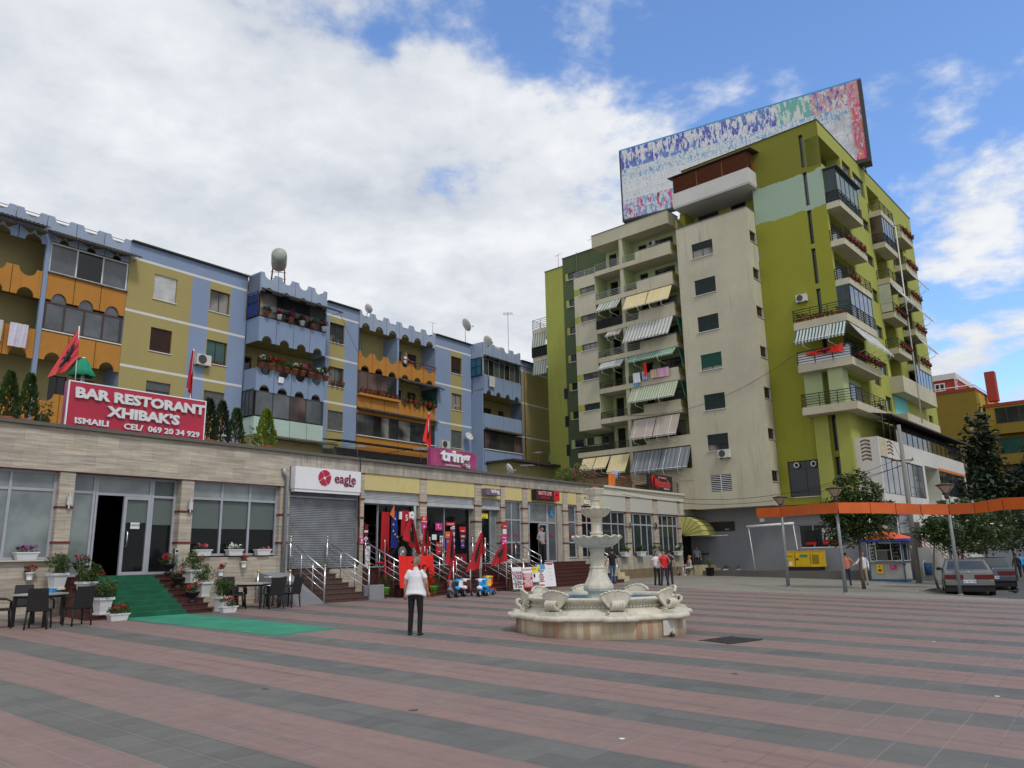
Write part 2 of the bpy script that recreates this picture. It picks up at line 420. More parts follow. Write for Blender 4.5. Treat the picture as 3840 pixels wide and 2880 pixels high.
def paving():
    m, t, P = new('paving'); tc = t.nodes.new('ShaderNodeTexCoord').outputs['Object']
    mp = t.nodes.new('ShaderNodeMapping'); t.links.new(tc, mp.inputs[0]); mp.inputs['Rotation'].default_value = (0, 0, radians(-52.2)); 
    s = t.nodes.new('ShaderNodeSeparateXYZ'); t.links.new(mp.outputs[0], s.inputs[0])
    def M(op, a, b=None, c=None, cl=False):
        n = t.nodes.new('ShaderNodeMath'); n.operation = op; n.use_clamp = cl
        for i, q in enumerate((a, b, c)):
            if q is None: continue
            if isinstance(q, (int, float)): n.inputs[i].default_value = q
            else: t.links.new(q, n.inputs[i])
        return n.outputs[0]
    V = M('ADD', s.outputs[0], 0.0); U = s.outputs[1]
    # bands across v: 1.3 m red, .68 m grey
    per = 2.0
    fr = M('FRACT', M('ADD', M('DIVIDE', V, per), STRIPE_OFF))
    grey = M('LESS_THAN', fr, .4)
    # tiles .34 square, joints
    rowv = M('DIVIDE', M('SUBTRACT', V, 1.7), .4); tv = M('FRACT', rowv); tu = M('FRACT', M('DIVIDE', U, .4))
    jv = M('LESS_THAN', M('ABSOLUTE', M('SUBTRACT', tv, .5)), .487); ju = M('LESS_THAN', M('ABSOLUTE', M('SUBTRACT', tu, .5)), .487)
    joint = M('SUBTRACT', 1.0, M('MULTIPLY', jv, ju))
    cell = t.nodes.new('ShaderNodeCombineXYZ'); t.links.new(M('FLOOR', rowv), cell.inputs[0]); t.links.new(M('FLOOR', M('DIVIDE', U, .4)), cell.inputs[1])
    wn = t.nodes.new('ShaderNodeTexWhiteNoise'); t.links.new(cell.outputs[0], wn.inputs[0])
    # darker course down the middle of every tile row pair
    row = M('MULTIPLY', M('GREATER_THAN', M('ABSOLUTE', M('SUBTRACT', tv, .5)), .36), rng(t, nse(t, 1, mp.outputs[0], 4, .6, (2, .5, 1)), .4, .6, .3, 1.6))
    big = nse(t, .35, tc, 6, .6); mid = nse(t, 4, tc, 6, .7); str_ = nse(t, 1, mp.outputs[0], 5, .65, (5, .35, 1))
    red = mixn(t, rng(t, wn.outputs[0], 0, 1, 0, .5), (.29, .185, .162), (.25, .158, .14))
    gry = mixn(t, rng(t, wn.outputs[0], 0, 1, 0, .85), (.145, .152, .140), (.098, .104, .097))
    c = mixn(t, grey, red, gry)
    c = mixn(t, M('MULTIPLY', row, .16), c, (.06, .055, .055))
    c = mixn(t, rng(t, str_, .45, .75, 0, .35), c, (.13, .115, .105))
    c = mixn(t, rng(t, big, .40, .70, 0, .45), c, (.20, .17, .16))
    c = mixn(t, rng(t, mid, .3, .7, .0, .22), c, (.08, .07, .07))
    jc = mixn(t, rng(t, big, .45, .55), (.07, .065, .06), (.30, .28, .26))
    c = mixn(t, M('MULTIPLY', joint, .5), c, jc)
    # spots of chewing gum and litter stains
    vo = t.nodes.new('ShaderNodeTexVoronoi'); vo.inputs['Scale'].default_value = 1.6; t.links.new(tc, vo.inputs[0])
    c = mixn(t, M('MULTIPLY', M('LESS_THAN', vo.outputs[0], .045), .5), c, (.05, .05, .05))
    t.links.new(c, P.inputs['Base Color']); t.links.new(rng(t, mid, .3, .7, .5, .8), P.inputs['Roughness']); P.inputs['Specular IOR Level'].default_value = .35
    bump(t, P, M('SUBTRACT', mid, M('MULTIPLY', joint, .6)), .25, .01)
    return m
STRIPE_OFF = .15
SPEC['paving'] = paving
def pale_paving():
    m, t, P = new('pale_paving'); tc = t.nodes.new('ShaderNodeTexCoord').outputs['Object']
    br = t.nodes.new('ShaderNodeTexBrick'); t.links.new(tc, br.inputs['Vector']); br.inputs['Scale'].default_value = 1
    br.inputs['Brick Width'].default_value = .3; br.inputs['Row Height'].default_value = .3; br.inputs['Mortar Size'].default_value = .01; br.offset = 0
    br.inputs['Color1'].default_value = (.27, .26, .225, 1); br.inputs['Color2'].default_value = (.235, .225, .195, 1); br.inputs['Mortar'].default_value = (.16, .15, .13, 1)
    c = mixn(t, rng(t, nse(t, .5, tc, 6, .7), .4, .7, 0, .5), br.outputs[0], (.17, .16, .135))
    t.links.new(c, P.inputs['Base Color']); P.inputs['Roughness'].default_value = .75
    bump(t, P, nse(t, 6, tc), .2, .01)
    return m
SPEC['pale_paving'] = pale_paving
paint('asphalt', (.10, .10, .097), dirt=.4, streak=0, sc=.6)
paint('soil', (.12, .10, .07), dirt=.4, streak=0, sc=1)
# metals, glass, cloth and small stuff
flat('alu', (.36, .37, .42), .45, .0, .08); flat('steel', (.62, .63, .64), .22, .9, .08); flat('brass', (.7, .5, .15), .3, .9)
flat('galvanised', (.34, .36, .37), .5, .4, .12); flat('pole_grey', (.25, .27, .28), .5, .2, .12, 6)
flat('frame_dark', (.035, .037, .04), .5); flat('frame_white', (.62, .62, .60), .5); flat('frame_brown', (.06, .035, .03), .55)
flat('frame_green', (.02, .10, .075), .5); flat('rail_black', (.022, .024, .026), .5); flat('rail_maroon', (.17, .02, .02), .5)
flat('rust', (.14, .055, .03), .8, 0, .4, 8); flat('shutter_grey', (.14, .15, .155), .55); flat('shutter_white', (.62, .62, .62), .55)
flat('shutter_brown', (.06, .03, .026), .6); flat('shutter_dark', (.03, .045, .045), .5); flat('shutter_wood', (.17, .055, .025), .55, 0, .25, 6)
flat('shutter_metal', (.30, .32, .34), .5, .25, .2, 2); flat('shutter_pale', (.47, .49, .51), .5, .2, .12)
flat('black', (.012, .012, .013), .6); flat('interior', (.010, .009, .009), .95); flat('interior_warm', (.09, .07, .05), .9)
flat('eave_dark', (.045, .042, .04), .8, 0, .3, 4); flat('rust_sheet', (.10, .085, .07), .8, 0, .4, 3)
flat('plastic_white', (.66, .67, .68), .45, 0, .08); flat('ac_white', (.56, .56, .53), .5, 0, .1); flat('ac_fan', (.06, .06, .06), .6)
flat('terracotta', (.32, .085, .045), .8, 0, .2); flat('red_plastic', (.5, .02, .015), .4); flat('green_plastic', (.12, .45, .03), .4); flat('soil_dark', (.03, .022, .016), .95)
flat('rattan', (.018, .017, .018), .6, 0, .3, 25); flat('red_granite', (.075, .024, .022), .4, 0, .3, 12); flat('brown_granite', (.085, .048, .04), .4, 0, .3, 12)
flat('green_carpet', (.012, .105, .055), .95, 0, .25, 3); flat('green_carpet_lit', (.035, .24, .15), .95, 0, .2, 1.5)  # the lit copy has brighter light painted into the same carpet green
flat('red_band', (.14, .022, .022), .6); flat('marble_step', (.48, .42, .27), .6, 0, .2, 3); flat('white_paint', (.75, .76, .76), .5)
flat('sign_crimson', (.42, .022, .055), .45, 0, .12, .8); flat('sign_letter', (.66, .66, .68), .4, 0, .06); flat('sign_black', (.02, .018, .018), .45)
flat('sign_red', (.55, .012, .02), .45); flat('sign_white', (.74, .75, .78), .45, 0, .05); flat('sign_magenta', (.33, .045, .15), .5, 0, .35, 2.2); flat('pink_sign', (.62, .02, .24), .45)
flat('sign_violet', (.16, .13, .19), .5); flat('eagle_crimson', (.45, .015, .05), .5); flat('eagle_plum', (.22, .02, .07), .5); flat('letter_pink', (.75, .28, .30), .5)
flat('cloth_red', (.38, .008, .014), .75, 0, .15, 2); flat('cloth_black', (.012, .010, .012), .8); flat('cloth_red_bright', (.72, .018, .012), .7, 0, .12, 2); flat('cloth_red_faded', (.55, .05, .06), .75, 0, .1, 2)
flat('cloth_white', (.72, .73, .77), .8, 0, .06); flat('cloth_blue_dark', (.01, .02, .22), .75); flat('cloth_maroon', (.16, .008, .015), .8); flat('cloth_pink', (.62, .35, .50), .8); flat('cloth_peach', (.6, .38, .28), .8)
flat('cloth_lightblue', (.35, .42, .66), .8, 0, .35, 9); flat('cloth_navy', (.022, .03, .07), .85); flat('cloth_darkgrey', (.03, .032, .04), .85); flat('cloth_greytee', (.28, .29, .32), .85); flat('denim', (.06, .11, .22), .85, 0, .4, 4)
flat('cloth_salmon', (.62, .20, .11), .85); flat('cloth_khaki', (.4, .33, .24), .85); flat('cloth_blackwear', (.009, .009, .011), .85); flat('cloth_lace', (.48, .48, .46), .9, 0, .35, 20); flat('cloth_lilac', (.55, .52, .62), .85)
flat('star_yellow', (.75, .62, .05), .7); flat('orange_cloth', (.60, .16, .03), .8)
flat('skin', (.42, .22, .145), .55, 0, .1, 6); flat('hair_grey', (.17, .16, .145), .9, 0, .3, 30); flat('hair_black', (.012, .010, .009), .8); flat('hair_blonde', (.42, .26, .11), .8, 0, .3, 20); flat('shoe_black', (.01, .01, .01), .5); flat('shoe_white', (.6, .6, .6), .6)
flat('awning_cream', (.62, .52, .28), .85, 0, .08, 1); flat('awning_taupe', (.40, .35, .30), .85, 0, .08, 1); flat('awning_olive', (.50, .47, .15), .8, 0, .1, 1); flat('awning_grey', (.42, .44, .42), .85)
flat('rubber', (.015, .015, .016), .8); flat('tail_red', (.11, .008, .008), .25, 0, .4, 15); flat('chrome', (.6, .6, .6), .2, 1); flat('car_silver', (.17, .17, .16), .32, .35, .12, 1.5, .5, .5); flat('car_dark', (.055, .068, .085), .25, .4, .1, 1, .5, .8)
flat('orange_panel', (.60, .11, .012), .35, 0, .22, .5, .5); flat('kiosk_orange', (.80, .115, .02), .6, 0, .1, 1); flat('kiosk_blue', (.02, .075, .48), .55); flat('kiosk_frame', (.03, .12, .26), .55); flat('kiosk_panel', (.40, .39, .35), .6, 0, .08)
flat('generator_yellow', (.66, .42, .01), .4, 0, .1, 2); flat('bark', (.13, .10, .075), .9, 0, .4, 12); flat('magenta_rail', (.20, .01, .12), .6); flat('decor_brown', (.17, .08, .045), .7, 0, .3, 5)
flat('yellow_sign', (.75, .62, .02), .5); flat('blue_sticker', (.03, .10, .42), .5); flat('skyblue', (.06, .28, .55), .5); flat('orange_poster', (.80, .13, .01), .5); flat('purple_poster', (.13, .03, .28), .5)
flat('toy_blue', (.02, .30, .72), .3); flat('toy_red', (.62, .02, .02), .3); flat('toy_yellow', (.75, .50, .02), .3); flat('toy_maroon', (.10, .012, .015), .35); flat('toy_black', (.02, .02, .022), .45); flat('toy_grey', (.20, .20, .20), .5)
flat('flower_red', (.42, .01, .02), .7, 0, .3, 9); flat('flower_pink', (.72, .12, .22), .7); flat('flower_white', (.75, .75, .70), .7); flat('flower_violet', (.33, .04, .28), .7); flat('leaf_red', (.14, .035, .045), .7, 0, .3, 5)
flat('leaf_green_cloth', (.012, .25, .14), .8); flat('tank_paint', (.32, .34, .30), .6, 0, .2, 2); flat('pool_blue', (.13, .28, .38), .3, 0, .35, 3, .6); flat('wood_door', (.55, .54, .50), .7)
def leaf(name, a, b, tr=.25):
    def mk():
        m, t, P = new(name); g = t.nodes.new('ShaderNodeObjectInfo')
        geo = t.nodes.new('ShaderNodeNewGeometry')
        f = nse(t, 2.2); c = mixn(t, rng(t, f, .3, .7), a, b)
        wn = t.nodes.new('ShaderNodeTexWhiteNoise'); wn.noise_dimensions = '1D'; t.links.new(geo.outputs['Random Per Island'], wn.inputs['W'])
        c = mixn(t, rng(t, wn.outputs[0], 0, 1, 0, .5), c, tuple(q*1.7 for q in b))
        t.links.new(c, P.inputs['Base Color']); P.inputs['Roughness'].default_value = .45; P.inputs['Specular IOR Level'].default_value = .45
        tl = t.nodes.new('ShaderNodeBsdfTranslucent'); t.links.new(c, tl.inputs[0])
        ms = t.nodes.new('ShaderNodeMixShader'); ms.inputs[0].default_value = tr
        t.links.new(P.outputs[0], ms.inputs[1]); t.links.new(tl.outputs[0], ms.inputs[2]); t.links.new(ms.outputs[0], t.nodes['Material Output'].inputs[0])
        return m
    SPEC[name] = mk
leaf('leaf_magnolia', (.030, .055, .016), (.065, .10, .028)); leaf('leaf_pine', (.012, .026, .012), (.026, .045, .018), .1)
leaf('leaf_thuja', (.020, .050, .012), (.045, .085, .018)); leaf('leaf_thuja_bright', (.06, .12, .012), (.16, .22, .02)); leaf('leaf_pot', (.035, .075, .018), (.08, .13, .03)); leaf('leaf_bush', (.06, .10, .02), (.14, .17, .05))  # the brighter thuja is a yellower green of its own
# glass
glass('glass_dark', (.035, .042, .045), .06, .5, .04); glass('glass_black', (.010, .011, .013), .05, .5, .03)
glass('glass_curtain', (.045, .05, .05), .08, .5, .03, (.30, .29, .27)); glass('glass_blind', (.24, .28, .28), .08, .5); glass('glass_haze', (.11, .125, .135), .12, .6, .03)
glass('glass_sky', (.16, .18, .20), .05, 1.0, .03); glass('glass_teal', (.02, .09, .08), .1, .6); glass('glass_blue', (.02, .17, .30), .15, .5); glass('glass_greenish', (.03, .045, .04), .05, .6, .03)
glass('glass_blue_curtain', (.01, .06, .30), .3, .4); glass('glass_brown', (.05, .03, .03), .1, .5, 0, (.16, .10, .09)); glass('glass_car', (.04, .05, .055), .04, .8)
def clear():
    m, t, P = new('glass_clear')
    P.inputs['Base Color'].default_value = (.03, .035, .035, 1); P.inputs['Roughness'].default_value = .03; P.inputs['Specular IOR Level'].default_value = .7
    tr = t.nodes.new('ShaderNodeBsdfTransparent'); tr.inputs[0].default_value = (.85, .88, .87, 1); ms = t.nodes.new('ShaderNodeMixShader'); ms.inputs[0].default_value = .82
    t.links.new(P.outputs[0], ms.inputs[1]); t.links.new(tr.outputs[0], ms.inputs[2]); t.links.new(ms.outputs[0], t.nodes['Material Output'].inputs[0])
    return m
SPEC['glass_clear'] = clear
def stripes(name, cols, wid, axis=0):
    """striped awning cloth: bands across local x"""
    def mk():
        m, t, P = new(name); tc = t.nodes.new('ShaderNodeUVMap').outputs[0]
        s = t.nodes.new('ShaderNodeSeparateXYZ'); t.links.new(tc, s.inputs[0])
        d = t.nodes.new('ShaderNodeMath'); d.operation = 'DIVIDE'; t.links.new(s.outputs[0], d.inputs[0]); d.inputs[1].default_value = wid
        f = t.nodes.new('ShaderNodeMath'); f.operation = 'FRACT'; t.links.new(d.outputs[0], f.inputs[0])
        r = t.nodes.new('ShaderNodeValToRGB'); r.color_ramp.interpolation = 'CONSTANT'; t.links.new(f.outputs[0], r.inputs[0])
        e = r.color_ramp.elements
        while len(e) < len(cols): e.new(.5)
        for i, (p, c) in enumerate(cols): e[i].position = p; e[i].color = (*c, 1)
        c = mixn(t, rng(t, nse(t, 1.2, None, 5), .35, .7, 0, .3), r.outputs[0], (.20, .20, .18))
        t.links.new(c, P.inputs['Base Color']); P.inputs['Roughness'].default_value = .85
        return m
    SPEC[name] = mk
stripes('stripe_green', [(0, (.52, .53, .47)), (.5, (.16, .22, .17))], .26); stripes('stripe_fine', [(0, (.50, .53, .40)), (.5, (.25, .33, .19))], .2)
stripes('stripe_grey', [(0, (.60, .60, .57)), (.5, (.30, .32, .30))], .28); stripes('stripe_blue', [(0, (.13, .15, .20)), (.62, (.30, .30, .26)), (.74, (.13, .15, .20)), (.86, (.30, .30, .26))], .34)
stripes('stripe_dark', [(0, (.58, .60, .60)), (.5, (.02, .10, .085))], .2); stripes('stripe_teal', [(0, (.35, .55, .42)), (.5, (.08, .22, .14))], .2)

# ================================================================ ground
def sheet(name, mat, pts, off, sub=1, kind='structure'):
    mb = MB()
    mb.f([(x, y, gz(x, y)+off) for x, y in pts]); return mb.build(name, mat, kind=kind)
mb = MB()
for i in range(-12, 24):      # one sheet to the horizon, following the slight fall of the square then levelling out
    for j in range(-6, 24):
        q = []
        for a, b in ((i, j), (i+1, j), (i+1, j+1), (i, j+1)):
            X = math.copysign(abs(a/12)**2*200, a); Y = math.copysign(abs(b/10)**2*160, b)
            h = gz(max(-60, min(60, X)), max(-40, min(80, Y))); q.append((X, Y, h))
        mb.f(q)
mb.build('ground', 'asphalt', kind='structure')
def lw(F, *pts): return [tuple(F.w(x, y)[:2]) for x, y in pts]
# plaza in the stripes' own axes (object space turned in the material)
sheet('plaza', 'paving', [(-70, -30), (30, -30), (24, 21), (17.2, 26.8), (8.6, 33.4), (-2, 50), (-70, 20)], .012)
sheet('pavement', 'pale_paving', [(30, 14), (24, 21), (17.2, 26.8), (8.6, 33.4), (-2, 50), (8, 66), (30, 60), (26, 47), (19.6, 36.5), (17.0, 33.4), (16.6, 31.2), (17.6, 28.6), (34, 20)], .008)
# kerb of the lay-by and the plaza edge
mb = MB()
def kerb(mb, pts, h=.1, w=.14):
    for (a, b) in zip(pts, pts[1:]):
        d = Vector((b[0]-a[0], b[1]-a[1])); n = Vector((-d.y, d.x)).normalized()*w
        bot = [(a[0], a[1], gz(*a)-.05), (b[0], b[1], gz(*b)-.05), (b[0]+n.x, b[1]+n.y, gz(*b)-.05), (a[0]+n.x, a[1]+n.y, gz(*a)-.05)]
        mb.hexa(bot, [(p[0], p[1], p[2]+.05+h) for p in bot])
kerb(mb, [(26, 47), (19.6, 36.5), (17.0, 33.4), (16.6, 31.2), (17.6, 28.6)], .03)
mb.build('kerb', 'concrete', kind='structure')
mb = MB(); p = Vector((4.13, 15.91)); 
mb.M = Matrix.Translation((4.25, 15.95, gz(4.2, 15.9)+.02)) @ Matrix.Rotation(radians(37.8-90+90), 4, 'Z')
for i in range(12): mb.box(-.5+i*.085, -.5+i*.085+.045, -.32, .32, 0, .012)
mb.box(-.55, .55, -.36, -.33, -.01, .014); mb.box(-.55, .55, .33, .36, -.01, .014)
mb.build('drain_grate', 'eave_dark', label='dark metal drain grate set in the striped paving', cat='drain cover')
# ================================================================ blue and yellow apartment block
blk = thing('apartment_block', 'long blue and yellow four storey apartment block with orange balconies behind the shops', 'building', FB.M)
Z = [17.335, 14.485, 11.57, 8.66]      # centres of the white bands
PAINTS = ['blue_wall', 'yellow_wall', 'trim_white', 'loggia_yellow']
def bpaint(u, z):
    if z > 17.4: return 0
    for q in Z:
        if q-.065 < z < q+.065: return 2
    if 33.6 < u: return 1
    for a, b in ((-.02, 3.48), (4.53, 5.84), (13.0, 14.25), (24.58, 25.9)):
        if a < u < b: return 1
    return 0
zc = [17.4]+[q+s for q in Z for s in (-.065, .065)]
holes = []
wins = []   # a,b,c,d,kind,frame,shutter,shutter mat
def WN(a, b, c, d, *r): holes.append((a, b, c, d)); wins.append((a, b, c, d)+r)
WN(1.36, 2.62, 15.43, 16.8, 'glass_dark', 'frame_white', 1, 'shutter_white'); WN(1.40, 2.56, 12.6, 13.87, 'glass_dark', 'frame_brown', 1, 'shutter_brown')
WN(1.40, 2.7, 9.7, 11.0, 'glass_dark', 'frame_dark', .35, 'shutter_grey')
WN(4.57, 5.80, 15.55, 16.82, 'glass_curtain', 'frame_brown', 0, ''); WN(4.57, 5.82, 12.55, 13.88, 'glass_teal', 'frame_dark', 0, ''); WN(4.60, 5.84, 9.75, 11.0, 'glass_dark', 'frame_dark', 1, 'shutter_grey')
WN(13.01, 14.21, 15.55, 16.86, 'glass_curtain', 'frame_dark', 0, ''); WN(13.03, 14.25, 12.65, 13.92, 'glass_curtain', 'frame_dark', 0, ''); WN(13.07, 14.29, 9.8, 11.06, 'glass_dark', 'frame_dark', 1, 'shutter_grey')
WN(24.64, 25.85, 15.55, 16.87, 'glass_dark', 'frame_dark', .72, 'shutter_brown'); WN(24.68, 25.84, 12.7, 13.98, 'glass_curtain', 'frame_dark', 0, ''); WN(24.63, 25.85, 9.8, 11.13, 'glass_dark', 'frame_dark', 1, 'shutter_grey')
for a in (1.4, 4.6, 13.05, 24.65): WN(a, a+1.2, 6.9, 8.1, 'glass_dark', 'frame_dark', 0, '')
mb = MB()
logs = [(-9.5, -.02), (6.9, 12.72), (15.4, 22.88), (26.98, 33.5)]
segs = [(-.02, 6.9), (12.72, 15.4), (22.88, 26.98), (33.5, 39.1)]
for a, b in segs:
    wall(mb, a, b, 0, 18.15, [h for h in holes if a <= h[0] < b], 0, .2, bpaint, [3.48, 4.53, 5.84, 13.0, 14.25, 24.58, 25.9, 33.6], zc)
for a, b in logs: mb.box(a, b, 9.4, 9.6, 0, 17.9, 0)                # back of the block
mb.box(-9.5, 39.1, 9.6, 9.8, 0, 18.15, 1); mb.f([(39.1, 0, 0), (39.1, 9.8, 0), (39.1, 9.8, 18.15), (39.1, 0, 18.15)], 1)
mb.f([(-9.5, 0, 0), (-9.5, 9.8, 0), (-9.5, 9.8, 18.15), (-9.5, 0, 18.15)], 1)
for a, b in segs:                                                     # party walls beside the loggias
    for u in (a, b):
        if u > -1 and u < 39: mb.f([(u, 0, 0), (u, 3, 0), (u, 3, 18.1), (u, 0, 18.1)], 0)
mb.build('wall', PAINTS, blk)
mb = MB()
mb.box(-9.4, 39.0, .3, 9.7, 17.95, 18.1, 1)
for a, b in segs: mb.prism([(a, 18.16), (b, 18.16), (b, 18.24), (a, 18.24)], -.18, 9.9, 0)
mb.box(-9.5, .0, 1.2, 9.9, 18.16, 18.24, 0)
mb.build('roof', ['eave_dark', 'concrete'], blk)
for i, w in enumerate(wins):
    window(blk, I4, *w[:4], y=.12, kind=w[4], frame=w[5], mull=1, sill='trim_white', shut=w[6] if w[6] else 0, shutm=w[7] or 'shutter_grey')
# slabs and rear walls of the loggias
def arcs(x, r, n=10, up=True):
    return [(x-r*cos(pi*k/n), r*sin(pi*k/n)) for k in range(n+1)]
def panel(mb, a, b, z0, z1, y, top=None, bot=None, th=.09, mi=0):
    """one precast balcony panel; top / bot = radius of the half-round scallop cut into that edge"""
    c = (a+b)/2; g = .018; p = [(a+g, z0)]
    if bot: p += [(x, z0+h*1.12) for x, h in arcs(c, bot)]
    p += [(b-g, z0), (b-g, z1)]
    if top: p += [(x, z1-h) for x, h in reversed(arcs(c, top))]
    p += [(a+g, z1)]
    n = len(p)
    # split down the middle so that no face is concave all round
    half = []
    for s in (0, 1):
        q = [t for t in p if (t[0] <= c+1e-6 if s == 0 else t[0] >= c-1e-6)]
        if not bot: q.append((c, z0))
        if not top: q.append((c, z1))
        seen = []; 
        for t in q:
            if not any(abs(t[0]-w[0]) < 1e-6 and abs(t[1]-w[1]) < 1e-6 for w in seen): seen.append(t)
        cx = (a+g+c)/2 if s == 0 else (b-g+c)/2
        lo = [t for t in seen if t[1] < (z0+z1)/2]; hi = [t for t in seen if t[1] >= (z0+z1)/2]
        lo.sort(key=lambda t: t[0]+(t[1]*(1e-4) if s == 0 else -t[1]*1e-4)); hi.sort(key=lambda t: -t[0]+(t[1]*1e-4 if s == 0 else -t[1]*1e-4))
        mb.prism(lo+hi, y, y+th, mi)
def balcony_row(a, b, n, z0, z1, y, col, top, bot, side=True, name='balcony', skip=()):
    mb = MB(); w = (b-a)/n
    for k in range(n):
        if k in skip: continue
        panel(mb, a+k*w, a+(k+1)*w, z0, z1, y, top, bot)
    if side and y < -.5: mb.box(a, a+.09, y+.1, -.0, z0, z1); mb.box(b-.09, b, y+.1, -.0, z0, z1)
    return mb.build(name, col, blk)
def slab(a, b, z, y0, name='floor_slab'):
    mb = MB(); mb.box(a+.12, b-.03, max(y0, -.08)+.1, 2.2, z-.13, z)
    if y0 < -.5: mb.box(a+.12, b-1.05 if b < 20 else b-1.7, y0+.1, .02, z-.131, z-.001)
    return mb.build(name, 'loggia_yellow', blk)
def backwall(a, b, z0, z1, y, hs, mat='loggia_yellow'):
    mb = MB(); wall(mb, a, b, z0, z1, [h[:4] for h in hs], y, .15)
    mb.f([(a, y, z0), (a, -.02, z0), (a, -.02, z1), (a, y, z1)], 1); mb.f([(b, y, z0), (b, -.02, z0), (b, -.02, z1), (b, y, z1)], 1)
    mb.build('loggia_wall', [mat, 'blue_wall'], blk)
    for h in hs: window(blk, I4, *h[:4], y=y+.08, kind=h[4], frame=h[5] if len(h) > 5 else 'frame_brown', mull=h[6] if len(h) > 6 else 1)
def glazing(a, b, z0, z1, y, n, kind, frame, t=.05, trans=(), sill=None):
    mb = MB(); frame_mb(mb, a, b, z0, z1, y, t, .06, [a+(b-a)*(i+1)/n for i in range(n-1)], trans)
    if sill: mb.box(a-.03, b+.05, y-.12, y+.1, z0-.06, z0-.001, 1)
    w = mb.build('glazing', [frame, sill or frame], blk)
    for i in range(n):
        p = MB(); p.box(a+(b-a)*i/n+t*.5, a+(b-a)*(i+1)/n-t*.5, y+.02, y+.03, z0+t*.5, z1-t*.5)
        p.build('pane', kind if isinstance(kind, str) else kind[i % len(kind)], w)
    return w
def canopy(a, b, z, y0, dep, drop, mat='rust_sheet', name='canopy', par=None, wave=.035, side=0):
    """corrugated sheet canopy sloping outwards"""
    mb = MB(); n = int((b-a)/.09)
    for k in range(n):
        x0 = a+(b-a)*k/n; x1 = a+(b-a)*(k+1)/n; h0 = wave*(k % 2); h1 = wave*((k+1) % 2)
        mb.f([(x0, y0, z+h0), (x1, y0, z+h1), (x1, y0-dep, z-drop+h1), (x0, y0-dep, z-drop+h0)])
        mb.f([(x0, y0, z+h0-.02), (x0, y0-dep, z-drop+h0-.02), (x1, y0-dep, z-drop+h1-.02), (x1, y0, z+h1-.02)])
    mb.box(a, b, y0-dep, y0-dep+.03, z-drop-.05, z-drop-.021)
    for x in (a+.15, (a+b)/2, b-.15): mb.tube([(x, y0, z-.45), (x, y0-dep+.05, z-drop-.05)], .014, 4)
    return mb.build(name, mat, par or blk)
for zf in (14.55, 11.63, 8.72, 5.8):
    for (a, b), y0 in zip(logs, (0, -1.2, 0, -1.2)): slab(a, b, zf, y0)
for (a, b), y0 in zip(logs, (0, -1.2, 0, -1.2)): slab(a, b, 17.46, y0, 'ceiling_slab')
DR = 'glass_dark'
# ---- group 1 (far left, flush)
for q, zt in ((0, 14.56), (1, 11.64), (2, 8.73)):
    backwall(-9.4, -.05, zt, zt+2.75, 1.5, [(-8.3, -7.3, zt+.1, zt+2.1, DR), (-6.6, -5.4, zt+.9, zt+2.1, DR), (-2.6, -1.8, zt+.1, zt+2.1, 'glass_black'), (-1.5, -.5, zt+.9, zt+2.1, DR)])
balcony_row(-8.04, -.02, 6, 17.38, 18.22, -.02, 'parapet_blue', .36, None, name='parapet')
balcony_row(-7.8, -3.85, 3, 16.72, 17.36, -.01, 'blue_wall', None, .36, name='lintel'); balcony_row(-3.8, -.02, 3, 16.98, 17.36, -.01, 'parapet_blue', None, .22, name='lintel')
canopy(-8.2, -4.1, 17.5, -.02, .7, .15); canopy(-4.0, .25, 17.5, -.02, .8, .35)
glazing(-3.75, -.05, 15.42, 16.93, .0, 3, ('glass_haze', 'glass_black', 'glass_haze'), 'frame_white', .07, (), 'rust_sheet')
balcony_row(-3.75, -.03, 3, 14.08, 15.36, -.03, 'orange_wall', None, .34); balcony_row(-7.8, -3.95, 3, 14.0, 15.35, -.03, 'orange_wall', .38, .36)
glazing(-3.7, -.1, 12.6, 14.0, .05, 4, 'glass_haze', 'frame_brown', .1, (), 'trim_white')
mb = MB()
for k in range(3): mb.box(-3.75+.62+k*1.24-.34, -3.75+.62+k*1.24+.34, .06, .08, 13.95, 14.5)
mb.build('glazing', 'glass_haze', blk)
balcony_row(-3.75, -.03, 3, 11.15, 12.5, -.03, 'orange_wall', None, .36); balcony_row(-7.8, -3.95, 3, 11.1, 12.5, -.03, 'orange_wall', .38, .38)
balcony_row(-7.8, -.03, 6, 8.2, 9.6, -.03, 'orange_wall', .38, .38)
mb = MB(); mb.box(-3.95, -3.75, -.06, .1, 5.5, 17.36); mb.build('pilaster', 'blue_wall', blk)
# ---- group 2 (blue, standing proud)
Y = -1.2
for q, zt in ((0, 14.56), (1, 11.64), (2, 8.73)):
    backwall(6.95, 12.7, zt, zt+2.75, 1.2, [(7.3, 8.2, zt+.1, zt+2.1, 'glass_black'), (8.6, 9.5, zt+.8, zt+2.1, DR), (10.2, 11.0, zt+.1, zt+2.1, DR), (11.4, 12.4, zt+.9, zt+2.1, DR)], 'loggia_yellow')
E2 = [(6.95, 11.8)]
balcony_row(6.95, 11.78, 4, 17.12, 18.27, Y, 'parapet_blue', .36, .26, name='parapet')
mb = MB(); mb.box(6.95, 7.04, Y+.1, 0, 17.0, 18.2); mb.box(11.7, 11.79, Y+.1, 0, 17.0, 18.2); mb.build('parapet', 'parapet_blue', blk)
canopy(7.0, 12.3, 17.3, Y, .95, .45, 'eave_dark')
glazing(7.02, 11.75, 15.62, 17.1, Y+.1, 4, ('glass_curtain', 'glass_dark', 'glass_dark', 'glass_haze'), 'frame_brown', .05)
mb = MB(); frame_mb(mb, 0, 1.1, 15.62, 17.1, 0, .05, .05, [.55], [16.5]); mb.bm.transform(Matrix.Translation((6.97, -1.1, 0)) @ Matrix.Rotation(pi/2, 4, 'Z')); w = mb.build('side_glazing', 'frame_brown', blk)
